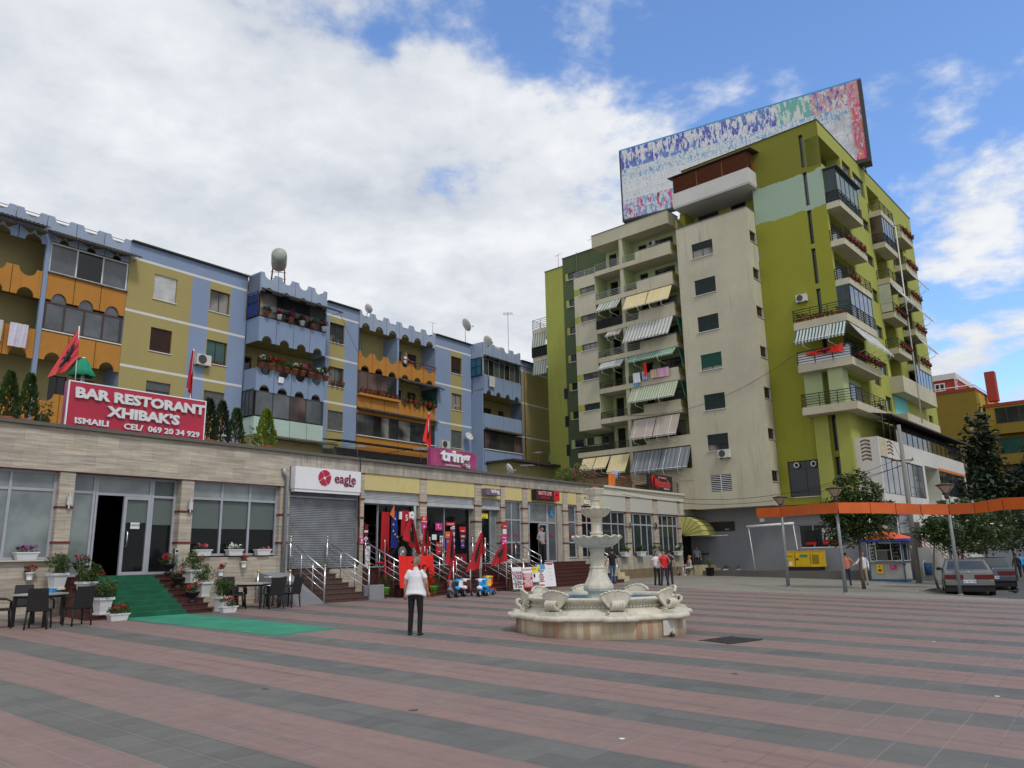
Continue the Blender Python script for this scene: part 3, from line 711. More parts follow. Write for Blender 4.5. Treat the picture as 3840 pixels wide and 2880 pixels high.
p = MB(); p.box(6.96, 6.97, -1.08, -.02, 15.64, 17.08); p.build('pane', 'glass_blue_curtain', w)
balcony_row(6.98, 11.78, 4, 14.1, 15.56, Y, 'blue_wall', None, .34)
balcony_row(6.98, 11.78, 4, 11.2, 12.52, Y, 'blue_wall', .36, .34)
glazing(7.05, 11.7, 9.78, 11.25, Y+.05, 4, ('glass_haze', 'glass_haze', 'glass_brown', 'glass_haze'), 'frame_dark', .05)
mb = MB(); frame_mb(mb, 0, 1.1, 9.78, 11.3, 0, .05, .05, [.4, .75]); mb.bm.transform(Matrix.Translation((6.97, -1.1, 0)) @ Matrix.Rotation(pi/2, 4, 'Z')); w = mb.build('side_glazing', 'frame_dark', blk)
p = MB(); p.box(6.96, 6.97, -1.08, -.02, 9.8, 11.28); p.build('pane', 'glass_haze', w)
balcony_row(6.98, 11.8, 4, 8.7, 9.72, Y, 'mint_wall', None, None)
mb = MB(); mb.box(6.98, 11.8, Y, 0, 5.6, 8.55); mb.build('lower_wall', 'loggia_yellow', blk)
canopy(7.6, 12.3, 8.75, Y, .9, .25, 'rust_sheet')
# ---- group 3 (orange, flush)
for q, zt in ((0, 14.56), (1, 11.64), (2, 8.73)):
    backwall(15.45, 22.85, zt, zt+2.75, 1.4, [(15.6, 16.9, zt+.1 if q == 0 else zt+.9, zt+2.15, 'glass_curtain', 'frame_white'), (19.4, 20.9, zt+.1, zt+2.2, 'glass_dark', 'frame_white'), (21.4, 22.3, zt+.9, zt+2.1, DR)])
balcony_row(15.42, 22.87, 6, 17.05, 18.27, -.03, 'parapet_blue', .40, .38, name='parapet')
mb = MB(); mb.box(19.0, 19.16, 0, 1.4, 14.25, 17.1); mb.box(19.0, 19.16, 0, 1.4, 11.4, 14.1); mb.build('partition', 'blue_wall', blk)
balcony_row(15.42, 22.87, 6, 14.1, 15.42, -.03, 'orange_wall', .38, .36)
glazing(15.45, 19.05, 12.6, 14.12, .02, 4, ('glass_brown', 'glass_brown', 'glass_brown', 'glass_dark'), 'frame_brown', .06)
balcony_row(15.42, 19.1, 3, 11.5, 12.55, -.03, 'orange_wall', None, None); balcony_row(19.15, 22.87, 3, 11.5, 12.55, -.03, 'orange_wall', .36, None)
mb = MB(); mb.box(15.4, 19.1, -.32, -.04, 12.36, 12.52); mb.build('planter_shelf', 'orange_wall', blk)
canopy(15.42, 23.0, 11.6, -.03, .35, .18, 'eave_dark'); canopy(19.15, 23.3, 14.2, -.03, .6, .3, 'eave_dark')
mb = MB(); mb.box(22.7, 22.76, -.35, 1.2, 12.5, 13.95); mb.build('sunscreen', 'glass_teal', blk)
glazing(15.45, 19.05, 9.75, 11.2, .0, 5, ('glass_curtain', 'glass_curtain', 'glass_black', 'glass_curtain', 'glass_dark'), 'frame_dark', .05, (), 'trim_white')
glazing(19.15, 22.8, 9.75, 11.2, .0, 3, ('glass_curtain', 'glass_dark', 'glass_dark'), 'frame_dark', .05, (), 'trim_white')
mb = MB(); mb.box(15.42, 22.87, -.03, .1, 11.2, 11.42); mb.build('lintel', 'orange_wall', blk)
balcony_row(15.42, 22.87, 2, 8.5, 9.68, -.03, 'orange_wall', None, None)
# ---- group 4 (blue, proud)
for q, zt in ((0, 14.56), (1, 11.64), (2, 8.73)):
    backwall(27.0, 33.5, zt, zt+2.75, 1.2, [(27.6, 28.5, zt+.9, zt+2.1, DR), (29.3, 30.9, zt+.1, zt+2.1, 'glass_dark'), (31.8, 32.6, zt+.1, zt+2.1, DR)], 'loggia_yellow')
balcony_row(27.05, 31.9, 4, 17.1, 18.28, Y, 'parapet_blue', .36, .2, name='parapet')
mb = MB(); mb.box(27.0, 27.09, Y+.1, 0, 16.95, 18.2); mb.box(31.8, 31.89, Y+.1, 0, 16.95, 18.2); mb.build('parapet', 'parapet_blue', blk)
canopy(27.1, 32.4, 17.25, Y, .8, .35, 'eave_dark')
glazing(27.1, 31.85, 15.65, 17.0, Y+.08, 7, ('glass_haze', 'glass_dark', 'glass_sky'), 'frame_white', .04)
mb = MB(); frame_mb(mb, 0, 1.1, 15.6, 17.05, 0, .05, .05, [.55], [16.35]); mb.bm.transform(Matrix.Translation((26.98, -1.1, 0)) @ Matrix.Rotation(pi/2, 4, 'Z')); w = mb.build('side_glazing', 'frame_dark', blk)
p = MB(); p.box(26.97, 26.98, -1.08, -.02, 15.62, 17.03); p.build('pane', 'glass_blue', w)
balcony_row(27.1, 31.88, 4, 14.15, 15.6, Y, 'blue_wall', None, .3)
mb = MB(); mb.box(27.0, 27.1, Y+.1, 0, 5.6, 14.25); mb.build('side_wall', 'blue_wall', blk)
balcony_row(27.1, 31.88, 2, 11.35, 12.6, Y, 'blue_wall', None, None)
glazing(27.15, 31.8, 9.85, 11.2, Y+.05, 5, ('glass_brown', 'glass_dark', 'glass_curtain', 'glass_dark', 'glass_brown'), 'frame_dark', .06, (), 'trim_white')
canopy(27.15, 32.4, 11.5, Y, .45, .2, 'rust_sheet')
balcony_row(27.1, 31.88, 2, 8.7, 9.8, Y, 'blue_wall', None, None)
mb = MB(); mb.box(27.1, 31.9, Y, 0, 5.6, 8.6); mb.build('lower_wall', 'blue_wall', blk)
# rails along the scalloped tops, brackets, clothes-line arms
mb = MB()
for a, b, z, y in ((-8, 0, 18.1, .0), (6.95, 11.8, 18.15, -1.15), (15.4, 22.9, 18.12, .0), (27.05, 31.9, 18.15, -1.15)): mb.tube([(a, y, z), (b, y, z)], .018, 4)
mb.tube([(-8, -.1, 15.55), (-3.9, -.1, 15.5)], .02, 4); mb.tube([(-8, -.1, 15.85), (-4.2, -.1, 15.75)], .015, 4)
for x, y, z in ((0, -.1, 15.45), (0, -.1, 12.55), (22.9, -.1, 12.5), (22.9, -.1, 9.7), (31.9, -1.2, 15.3), (31.9, -1.2, 12.2), (25.2, 0, 12.6), (12, -1.2, 15.2), (22.9, 0, 9.35)):
    mb.tube([(x, y+.1, z), (x+.15, y-.75, z+.12)], .03, 4)
for x in (-1.27, -2.5, 16.7, 17.9, 20.4, 21.6): mb.tube([(x, -.06, 14.15), (x, -.07, 14.5)], .03, 4); mb.tube([(x, -.06, 11.5), (x, -.08, 12.2)], .025, 4)
for x in (8.2, 9.4, 10.6):
    for z in (14.9, 17.6): mb.tube([(x, -1.22, z-.25), (x, -1.24, z+.25)], .018, 4); mb.tube([(x, -1.22, z), (x+.35, -1.35, z)], .014, 4)
for x in (16.7, 17.95, 19.15, 20.4, 21.6): mb.tube([(x, -.05, 17.7), (x+.45, -.3, 17.68)], .014, 4)
split(mb.build('bracket', 'rust', blk))
mb = MB(); mb.tube([(33.9, -.05, 8), (33.9, -.05, 18.2)], .035, 5); mb.tube([(15.2, -.05, 8), (15.2, -.05, 17.2)], .012, 4); mb.tube([(26.9, -1.35, 8.2), (26.9, -1.35, 20.2)], .04, 5)
split(mb.build('drainpipe', 'rust', blk))
mb = MB(); mb.tube([(19.1, -.1, 15.62), (22.9, -.1, 15.55)], .035, 5); mb.tube([(19.1, -.1, 15.4), (22.9, -.1, 15.33)], .02, 5)
for x in (19.4, 20.6, 21.8, 22.7): mb.tube([(x, -.1, 15.3), (x, -.1, 15.6)], .02, 4)
mb.build('railing', 'rail_maroon', blk)
# ================================================================ row of shops
GL = lambda u, y=-1: FL.g(u, y)
shop = thing('shop_row', 'low row of stone clad shops and bars with a flat roof facing the square', 'building', FL.M)
FLR = 1.5; TOP = 5.6
piers = [(1.62, 2.02), (5.12, 5.53), (8.71, 9.05), (12.2, 12.46), (15.48, 15.87), (18.95, 19.4), (20.8, 21.1), (22.48, 22.88), (25.95, 26.39), (27.27, 27.67), (32.49, 33.0), (35.85, 36.46), (39.25, 39.6), (43.1, 43.95)]
mb = MB()
# front fascia: travertine laid flat on the left, upright slabs further on, pale panels at the end
def box2(a, b, y0, y1, z0, z1, mi): mb.box(a, b, y0, y1, z0, z1, mi)
box2(-3, 9.02, -.03, .25, 4.33, 5.5, 0)
box2(9.024, 29.85, -.02, .25, 5.05, 5.5, 1); box2(29.854, 43.95, -.03, .25, 5.1, 5.5, 5)
for a, b in piers[:3]: box2(a, b, -.0, .3, GL(a)-.4, 4.328, 0)
for a, b in piers[3:]: box2(a, b, .0, .3, GL(a)-.4, 5.048, 0 if b > 39 else 1 if False else 0)
box2(-3, 1.616, .02, .3, GL(0)-.4, 1.93, 0); box2(5.534, 8.706, .02, .3, GL(7)-.4, 1.97, 0)
box2(9.054, 12.196, .02, .3, GL(10)-.4, 1.497, 0)
for a, b in ((12.464, 15.476), (15.874, 18.946), (19.404, 20.796)): box2(a, b, .02, .3, GL(a)-.4, 1.497, 0)
box2(21.104, 22.476, .02, .3, GL(21)-.4, 1.6, 1); box2(22.884, 25.946, .02, .3, GL(23)-.4, 1.497, 0); box2(26.394, 27.266, .02, .3, GL(27)-.4, 1.62, 1)
box2(27.674, 32.486, .02, .3, .95, 1.62, 1); box2(27.674, 39.25, -.02, .3, GL(30)-.4, .948, 2); box2(33.004, 35.846, .02, .3, .95, 1.62, 1); box2(36.464, 39.246, .02, .3, .95, 1.62, 1)
# plaster panels above the openings
for a, b in ((12.464, 15.476), (15.874, 18.946), (19.404, 20.796), (21.104, 22.476), (22.884, 25.946), (26.394, 27.266), (27.674, 29.846)): box2(a, b, .03, .28, 4.41, 5.048, 3)
for a, b in ((29.85, 32.486), (33.004, 35.846), (36.464, 39.246), (39.604, 43.096)): box2(a, b, .03, .28, 4.22, 5.098, 4)
box2(39.604, 43.0, .35, .6, GL(40)-.3, 4.215, 0)
# far end and back
mb.box(43.95, 44.05, -.03, 15.2, 0, 5.5, 5); mb.box(-3.1, -3, -.03, 15.2, 0, 5.5, 5); mb.box(-3, 44, 15.0, 15.2, 0, 5.5, 5)
mb.build('wall', ['travertine', 'travertine_upright', 'ochre_stone', 'panel_yellow', 'panel_pale', 'ivory_trim'], shop)
mb = MB()
mb.box(-3.05, 29.9, -.14, .3, 5.503, 5.60, 0); mb.box(29.902, 44.1, -.14, .3, 5.503, 5.62, 1); mb.box(-3, 44, .3, 15, 5.35, 5.45, 2)
mb.build('roof', ['dark_concrete', 'ivory_trim', 'concrete'], shop)
# dark maroon bands on the piers and the beam line
mb = MB()
for a, b in piers:
    for z in (2.39, 3.33, 4.31):
        if z > 4.3 and a > 9 and a < 29: z = 4.03
        if a > 29 and z > 4: z = 4.13
        mb.box(a-.02, b+.02, -.025, .3, z, z+.055)
    if a > 9: mb.box(a-.01, b+.01, -.024, .01, 5.0, 5.046)
mb.box(-3, 9.0, -.036, .02, 4.318, 4.334)
mb.box(42.95, 43.12, -.034, .3, 4.2, 5.05); mb.box(43.35, 43.5, -.034, .0, 4.2, 5.05)
mb.build('band', 'red_band', shop)
mb = MB(); mb.box(-3, 1.6, -.1, .2, 1.932, 1.965); mb.box(5.45, 8.83, -.1, .2, 1.972, 2.005); split(mb.build('window_sill', 'ivory_trim', shop))
# interior: dark rooms behind the glass
mb = MB(); mb.box(-3, 43.9, 5.0, 5.05, 1.4, 5.3, 0); mb.box(-3, 43.9, .3, 5.0, 1.40, 1.44, 1); mb.box(-3, 43.9, .3, 5, 5.2, 5.25, 0)
for x in (5.3, 9.0, 12.3, 15.7, 19.2, 21, 22.7, 26.1, 27.5, 32.7, 36.1, 39.4): mb.box(x-.05, x+.05, .31, 5, 1.44, 5.2, 0)
mb.build('interior', ['interior', 'interior_warm'], shop)
def glazed(a, b, c, d, y, mull, trans, kinds, frame='alu', t=.07, name='window', par=None, dep=.08):
    """aluminium shopfront: kinds maps (column,row) to a pane material"""
    mb = MB(); frame_mb(mb, a, b, c, d, y, t, dep, mull, trans); w = mb.build(name, frame, par or shop)
    X = [a]+list(mull)+[b]; Zs = [c]+list(trans)+[d]
    for i in range(len(X)-1):
        for j in range(len(Zs)-1):
            k = kinds(i, j) if callable(kinds) else kinds
            if k is None: continue
            p = MB(); p.box(X[i]+t*.45, X[i+1]-t*.45, y+.03, y+.045, Zs[j]+t*.45, Zs[j+1]-t*.45); p.build('pane', k, w)
    return w
glazed(-3, 1.62, 1.97, 4.32, .18, [-2.0, -.5, .5], [3.82], 'glass_blind')
def blind(a, b, c, d, y=.3):
    m_ = MB(); m_.box(a, b, y, y+.01, c, d); m_.build('roller_blind', 'blind_cloth', shop)
flat('blind_cloth', (.42, .47, .46), .9, 0, .05)
# restaurant entrance bay: left light, doorway with one open leaf, closed leaf, right light
glazed(2.02, 2.72, 1.5, 4.32, .3, [], [3.82], 'glass_blind'); 
glazed(4.36, 5.12, 1.5, 4.32, .3, [], [3.78], lambda i, j: 'glass_clear')
glazed(2.724, 4.356, 3.76, 4.32, .3, [], [], 'glass_blind', name='transom_window')
mb = MB(); mb.box(2.73, 2.79, .28, .4, 1.5, 3.758); mb.build('door_frame', 'alu', shop)
dr = glazed(3.55, 4.352, 1.5, 3.755, .29, [], [], 'glass_clear', 'alu', .09, 'door')
mb = MB(); mb.tube([(3.66, .27, 2.3), (3.66, .16, 2.33), (3.66, .16, 2.72), (3.66, .27, 2.75)], .02, 6); mb.build('handle', 'steel', dr)
mb = MB(); mb.box(3.78, 4.05, .275, .285, 2.82, 3.0); w = mb.build('notice', 'sign_white', dr); text('HAPUR', .085, 'sign_black', w, Matrix.Translation((3.915, .27, 2.92)), ext=.002)
w = glazed(2.8, 3.6, 1.5, 3.75, 0, [], [], 'glass_clear', 'alu', .09, 'door'); w.matrix_local = Matrix.Translation((2.8, .35, 0)) @ Matrix.Rotation(radians(96), 4, 'Z') @ Matrix.Translation((-2.8, 0, 0))
blind(3.62, 4.28, 3.0, 3.72, .36); blind(4.4, 5.1, 2.95, 4.28, .36)
glazed(5.53, 8.71, 2.01, 4.33, .18, [6.62, 7.64], [3.79], lambda i, j: 'glass_blind' if j else 'glass_clear')
blind(5.6, 8.66, 2.86, 3.78, .27)
# shuttered shop with the big white fascia box
mb = MB(); 
k = 44
for i in range(k):
    z = 1.52+i*(4.22-1.52)/k; h = (4.22-1.52)/k
    mb.f([(9.12, .12, z), (12.14, .12, z), (12.14, .085, z+h*.55), (9.12, .085, z+h*.55)]); mb.f([(9.12, .085, z+h*.55), (12.14, .085, z+h*.55), (12.14, .12, z+h), (9.12, .12, z+h)])
mb.box(9.06, 9.12, .04, .16, 1.5, 4.24); mb.box(12.14, 12.19, .04, .16, 1.5, 4.24); mb.box(9.1, 12.16, .02, .2, 3.98, 4.04)
mb.build('roller_shutter', 'shutter_metal', shop)
def shutterbox(a, b, zt, zb):
    mb = MB(); n = 6; h = (zt-zb-.16)/n
    for i in range(n):
        z = zb+.16+i*h; mb.f([(a, .14, z), (b, .14, z), (b, .11, z+h*.6), (a, .11, z+h*.6)]); mb.f([(a, .11, z+h*.6), (b, .11, z+h*.6), (b, .14, z+h), (a, .14, z+h)])
    mb.box(a, b, .06, .22, zb, zb+.15); mb.build('roller_shutter', 'shutter_pale', shop)
for a, b in ((12.47, 15.47), (15.88, 18.94), (19.41, 20.79)): shutterbox(a, b, 4.41, 3.92)
# shopfronts 2 and 3: clear glass, shelves of goods inside
glazed(12.5, 15.42, 1.5, 3.92, .26, [13.42], [], lambda i, j: 'glass_clear' if i else None, 'alu', .035, 'shopfront')
glazed(15.9, 18.9, 1.5, 3.92, .26, [17.22], [], 'glass_clear', 'alu', .035, 'shopfront')
glazed(19.42, 20.75, 1.5, 3.92, .26, [20.3], [], lambda i, j: 'glass_clear' if i == 0 else 'glass_blind', 'alu', .04, 'shopfront')
mb = MB(); mb.box(15.22, 15.36, .1, .26, 1.5, 3.92); mb.box(18.72, 18.86, .1, .26, 1.5, 3.92); mb.box(12.47, 13.42, .24, .27, 3.44, 3.47); mb.box(15.9, 17.2, .24, .27, 3.44, 3.47); mb.box(17.1, 17.32, .22, .26, 3.36, 3.52); mb.box(19.42, 20.3, .24, .27, 3.46, 3.49)
split(mb.build('door_rail', 'steel', shop))
mb = MB(); mb.tube([(16.98, .22, 2.0), (16.98, .14, 2.03), (16.98, .14, 2.55), (16.98, .22, 2.6)], .022, 6); mb.tube([(21.0, -.12, 2.45), (21.0, -.22, 2.5), (21.0, -.22, 2.8), (21.0, -.12, 2.85)], .02, 6); split(mb.build('handle', 'steel', shop))
random.seed(5)
mb = MB(); mb.M = Matrix.Identity(4)
for x0, x1 in ((12.6, 15.3), (16.0, 18.8), (19.5, 20.6)):
    for z in (1.8, 2.15, 2.5, 2.85, 3.2):
        mb.box(x0, x1, 2.4, 2.75, z, z+.02, 0)
        x = x0+.05
        while x < x1-.1:
            w_ = random.uniform(.06, .18); mb.box(x, x+w_*.8, 2.45, 2.6, z+.02, z+.02+random.uniform(.06, .2), random.randint(1, 4)); x += w_+random.uniform(.02, .12)
mb.build('shelf', ['kiosk_panel', 'cloth_maroon', 'cloth_navy', 'kiosk_panel', 'shutter_brown'], shop)
# ballroom bar: window, door bay with blue stickers, narrow window
glazed(21.1, 22.48, 1.6, 4.4, .14, [21.75], [2.45, 3.5], lambda i, j: 'glass_haze' if j else 'glass_dark')
glazed(22.88, 23.2, 1.5, 4.4, .16, [], [3.42], lambda i, j: 'skyblue' if j else 'glass_haze'); glazed(23.204, 24.72, 3.4, 4.4, .16, [], [], 'glass_blind'); glazed(24.724, 25.5, 1.5, 4.4, .16, [], [3.42], lambda i, j: 'glass_blind' if j else 'glass_haze')
mb = MB(); mb.prism([(24.95+.26*(1 if k % 2 == 0 else .42)*sin(k*pi/5)+.12, 3.95+.30*(1 if k % 2 == 0 else .42)*cos(k*pi/5)) for k in range(10)], .14, .15); mb.build('star_sticker', 'skyblue', shop)
mb = MB(); mb.box(25.5, 25.94, .1, .3, 1.5, 4.4); mb.build('pier_cladding', 'travertine_upright', shop)
d2 = glazed(24.0, 24.70, 1.5, 3.38, .16, [], [], 'glass_clear', 'alu', .08, 'door')
glazed(26.39, 27.27, 1.65, 4.4, .14, [], [2.45, 3.5], lambda i, j: 'glass_haze' if j else 'glass_dark')
for x in (21.4, 22.1, 23.0, 25.1, 26.8): text('ballon', .16, 'sign_red', shop, Matrix.Translation((x, .135, 2.83)), ext=.002, name='window_lettering')
glazed(27.67, 29.9, 1.65, 4.35, .16, [28.4, 29.15], [3.5], 'glass_black'); glazed(29.9, 32.49, 1.65, 4.2, .14, [30.95, 31.7], [3.5], 'glass_greenish')
glazed(33.0, 35.85, 1.62, 4.18, .14, [33.5, 34.4, 35.15], [3.5], 'glass_greenish', t=.09); glazed(36.46, 39.25, 1.62, 4.18, .14, [37.2, 37.93, 38.65], [3.5], 'glass_greenish', t=.09)
# dark entrance under the awning
mb = MB(); wall(mb, 39.6, 43.0, 1.0, 4.2, [], .345, .1); mb.box(41.6, 41.75, .2, .34, 1.2, 4.2, 1); mb.box(42.3, 42.5, .2, .34, 1.2, 4.2, 1); split(mb.build('entrance', ['interior', 'red_band'], shop))
# downpipes, cables
mb = MB()
mb.tube([(8.72, -.1, 4.95), (8.74, -.12, 4.75), (8.86, -.1, 4.66), (8.86, -.1, 1.2)], .075, 8)
mb.box(8.6, 8.78, -.2, -.02, 4.8, 5.02)
mb.tube([(19.05, -.1, 5.0), (19.12, -.1, 4.8), (19.12, -.08, 1.2)], .06, 8); mb.tube([(26.45, -.08, 5.0), (26.5, -.08, 4.9), (26.5, -.08, 4.5)], .05, 6)
split(mb.build('downpipe', 'galvanised', shop))
mb = MB(); mb.tube([(12.08, -.16, 5.62), (12.1, -.17, 5.2), (12.14, -.1, 4.6), (12.08, -.12, 3.6), (12.16, -.1, 3.0)], .02, 5); mb.tube([(12.16, -.1, 4.7), (12.28, -.08, 3.5), (12.2, -.08, 2.4), (12.26, -.08, 1.9)], .012, 4)
for x in (20.1, 20.9, 21.6, 21.75): mb.tube([(x, -.16, 5.62), (x+.15, -.12, 4.4), (x+.05, -.12, 3.4), (x+.25, -.1, 2.2)], .014, 4)
mb.tube([(-3, -.14, 5.56), (0, -.15, 5.45), (3, -.15, 5.18), (6, -.15, 5.06), (9, -.14, 5.25), (11.9, -.16, 5.55)], .012, 4)
split(mb.build('cable', 'black', shop))
mb = MB(); mb.tube([(12.18, -.08, 4.9), (12.16, -.08, 1.6)], .035, 6); mb.build('downpipe', 'rust', shop)
for u, z in ((1.88, 3.42), (5.40, 3.42), (32.7, 3.3), (35.9, 3.35), (35.95, 3.36)):
    mb = MB(); mb.box(u-.06, u+.06, -.12, -.0, z, z+.22); mb.box(u-.02, u+.02, -.1, -.04, z-.1, z+.32); mb.build('wall_lamp', 'chrome', shop)
# ---------------------------------------------------------------- stairs (parts of the building)
def steps(a0, a1, b0, b1, n, run, z0, mat, name='steps', yb=0.0, taper=0):
    """flight falling from the wall: a0..a1 at the top, widening to b0..b1 at the foot"""
    mb = MB(); rise = (FLR-z0)/n
    for k in range(n):
        f = (k+1)/n
        x0 = a0+(b0-a0)*f; x1 = a1+(b1-a1)*f; y1 = yb-run*(k+1)/n
        zt = FLR-rise*k
        mb.box(x0, x1, y1, yb-run*k/n if k else yb+.3, z0-.3, zt-.001*k, 0)
        mb.box(x0-.015, x1+.015, y1-.03, y1+.02, zt-.03, zt+.004, 0)
    return mb.build(name, mat, shop)
zg = GL(3, -2)
sg = steps(2.0, 5.2, 1.75, 5.15, 8, 2.1, zg, 'red_granite', yb=.0)
mb = MB(); rise = (FLR-zg)/8; P = [(-.05, FLR+.006)]
for k in range(8):
    y = -2.1*(k+1)/8; P += [(y-.036, FLR-rise*k+.006), (y-.036, FLR-rise*(k+1)+.006)]
for (p, q) in zip(P, P[1:]):
    fa = lambda y: 2.4+.0*(y); 
    x0a, x0b = 2.45-.12*p[0]*-0, 2.45; mb.f([(2.62+.12*p[0]/2.1*-0, p[0], p[1]), (4.35, p[0], p[1]), (4.35, q[0], q[1]), (2.62, q[0], q[1])], 0)
cz = GL(3.5, -2.2)
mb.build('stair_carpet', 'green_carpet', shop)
mb = MB(); pts = [FL.w(2.55, -2.14), FL.w(4.4, -2.14), FL.w(4.5, -8.35), FL.w(2.78, -8.4)]
mb.f([(p.x, p.y, gz(p.x, p.y)+.02) for p in pts]); mb.f([(p.x, p.y, gz(p.x, p.y)+.014) for p in pts][::-1])
for p, q in zip(pts, pts[1:]+pts[:1]): mb.f([(p.x, p.y, gz(p.x, p.y)+.013), (q.x, q.y, gz(q.x, q.y)+.013), (q.x, q.y, gz(q.x, q.y)+.02), (p.x, p.y, gz(p.x, p.y)+.02)])
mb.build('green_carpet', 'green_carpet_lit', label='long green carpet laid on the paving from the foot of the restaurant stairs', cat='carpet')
steps(9.2, 10.62, 9.2, 11.1, 7, 1.9, GL(10, -2), 'brown_granite', yb=0)
mb = MB(); z0 = GL(8.3, -2)
mb.box(7.75, 9.19, -1.95, 0, z0-.3, z0+.02, 0); mb.hexa([(8.0, -1.9, z0-.2), (9.19, -1.9, z0-.2), (9.19, .0, z0-.2), (8.0, 0, z0-.2)], [(8.0, -1.9, z0+.72), (9.19, -1.9, z0+.05), (9.19, 0, 1.45), (8.0, 0, 1.45)], 0)
mb.box(11.12, 12.0, -1.7, -1.6, z0-.2, z0+.5, 0); mb.build('ramp_wall', 'grey_render', shop)
steps(12.4, 15.2, 12.9, 15.5, 7, 2.0, GL(14, -2), 'red_granite'); steps(15.8, 18.7, 16.2, 18.9, 7, 2.0, GL(17, -2), 'red_granite')
steps(19.4, 27.3, 19.6, 28.2, 7, 2.1, GL(23, -2), 'red_granite')
mb = MB()
for a in (15.22, 18.72):
    z0 = GL(a, -2)-.2; P = [(0, 1.49)]
    for k in range(7): P += [(-2.0*(k+1)/7-.0, 1.49-.15*k), (-2.0*(k+1)/7, 1.49-.15*(k+1))]
    poly = [(0, z0)]+P+[(-2.0, z0)]
    for k in range(7): mb.box(a-.02, a+.58, -2.0*(k+1)/7-.02, -2.0*k/7, z0, 1.48-.15*k)
split(mb.build('stair_wall', 'ochre_stone', shop))
mb = MB(); 
for k in range(5): mb.box(28.4-.0, 30.0, -.45*(k+1)/1.6, -.45*k/1.6, GL(29)-.2, 1.45-.2*k, 0)
mb.build('steps', 'marble_step', shop)
mb = MB()
for k in range(3): mb.box(41.2, 43.6+.25*k, -1.1-.35*(k+1), -1.1-.35*k, GL(42)-.2, 1.0-.2*k+.0, 0); 
mb.box(39.9, 43.6, -1.1, .35, GL(42)-.2, 1.02, 0)
mb.build('steps', 'marble_step', shop)
def railing(a, ya, za, b, yb, zb, posts, nb=3, ball='brass', H=.95, bigend=True, name='stair_railing'):
    """steel stair rail: sloping handrail with thin bars and posts"""
    mb = MB(); L_ = lambda f: (a+(b-a)*f, ya+(yb-ya)*f, za+(zb-za)*f)
    p, q = L_(0), L_(1)
    mb.tube([(p[0], p[1], p[2]+H), (q[0], q[1], q[2]+H)], .03, 6, 0)
    for k in range(nb):
        h = H-.22*(k+1); mb.tube([(p[0], p[1], p[2]+h), (q[0], q[1], q[2]+h)], .013, 4, 0)
    for i in range(posts):
        f = i/(posts-1); r = L_(f); last = bigend and i in (0, posts-1)
        mb.tube([(r[0], r[1], r[2]-.12), (r[0], r[1], r[2]+H+(.12 if last else -.01))], .035 if last else .018, 6, 0)
        if last: mb.ell((r[0], r[1], r[2]+H+.16), (.045, .045, .045), 8, 5, 1)
    return mb.build(name, ['steel', ball], shop)
zl = GL(10, -2)
railing(9.1, -.15, 1.5, 9.2, -1.9, zl+.1, 4); railing(10.66, -.15, 1.5, 11.1, -1.9, zl+.1, 4)
mb = MB(); 
for y in (-.2, -1.9): mb.tube([(7.85, y, zl), (7.85, y, 1.45)], .04, 6); mb.ell((7.85, y, 1.5), (.05, .05, .05), 8, 5, 1)
for z in (1.3, 1.05, .8): mb.tube([(7.85, -1.9, z), (7.85, -.2, z)], .015, 4); mb.tube([(7.85, -1.9, z), (6.9, -1.9, z+.05)], .015, 4)
mb.build('railing', ['steel', 'brass'], shop)
zl = GL(15, -2)
for a, b in ((12.5, 12.9), (15.0, 15.3), (15.95, 16.3), (18.65, 18.95), (19.5, 19.8)): railing(a, -.1, 1.5, b, -2.0, zl+.12, 4, 3, 'steel')
railing(21.6, -.2, 1.5, 21.8, -1.5, .85, 3, 3, 'steel', bigend=False)
railing(28.3, -.1, 1.5, 28.4, -1.6, .5, 4, 3, 'steel', bigend=False)
# scalloped cream dome awning over the far entrance
mb = MB(); a0, a1 = 39.55, 43.3; R = 1.55; n = 6
rings = []
for i in range(n+1):
    t = pi/2*i/n; y = -R*sin(t)*1.0; z = 2.86+1.27*cos(t); rings.append((y, z, .75*(1-cos(t))*0))
for (p, q) in zip(rings, rings[1:]):
    e0, e1 = abs(p[0])*.0, abs(q[0])*.0
    mb.f([(a0+.45*abs(p[0])/R*0+.0, p[0], p[1]), (a1, p[0], p[1]), (a1, q[0], q[1]), (a0, q[0], q[1])])
    for x in (a0, a1): mb.f([(x, 0, 2.86), (x, p[0], p[1]), (x, q[0], q[1])])
mb.build('dome_awning', 'awning_olive', shop)
mb = MB()
for (p, q) in zip(rings, rings[1:]):
    mb.tube([(a0, q[0]-.01, q[1]+.01), (a1, q[0]-.01, q[1]+.01)], .012, 4); mb.tube([(a0-.01, 0, 2.86), (a0-.01, q[0], q[1])], .012, 4)
mb.build('awning_frame', 'rail_black', shop)
# maroon rail round the roof terrace
mb = MB()
x0, x1 = 27.5, 44.1; 
for z in (5.78, 5.92, 6.06, 6.2, 6.33): mb.tube([(x0, .25, z), (x1, .25, z)], .016, 4); mb.tube([(x1, .25, z), (x1, 3, z)], .016, 4)
for i in range(9): mb.tube([(x0+(x1-x0)*i/8, .25, 5.6), (x0+(x1-x0)*i/8, .25, 6.36)], .025, 5)
mb.build('roof_railing', 'rail_maroon', shop)

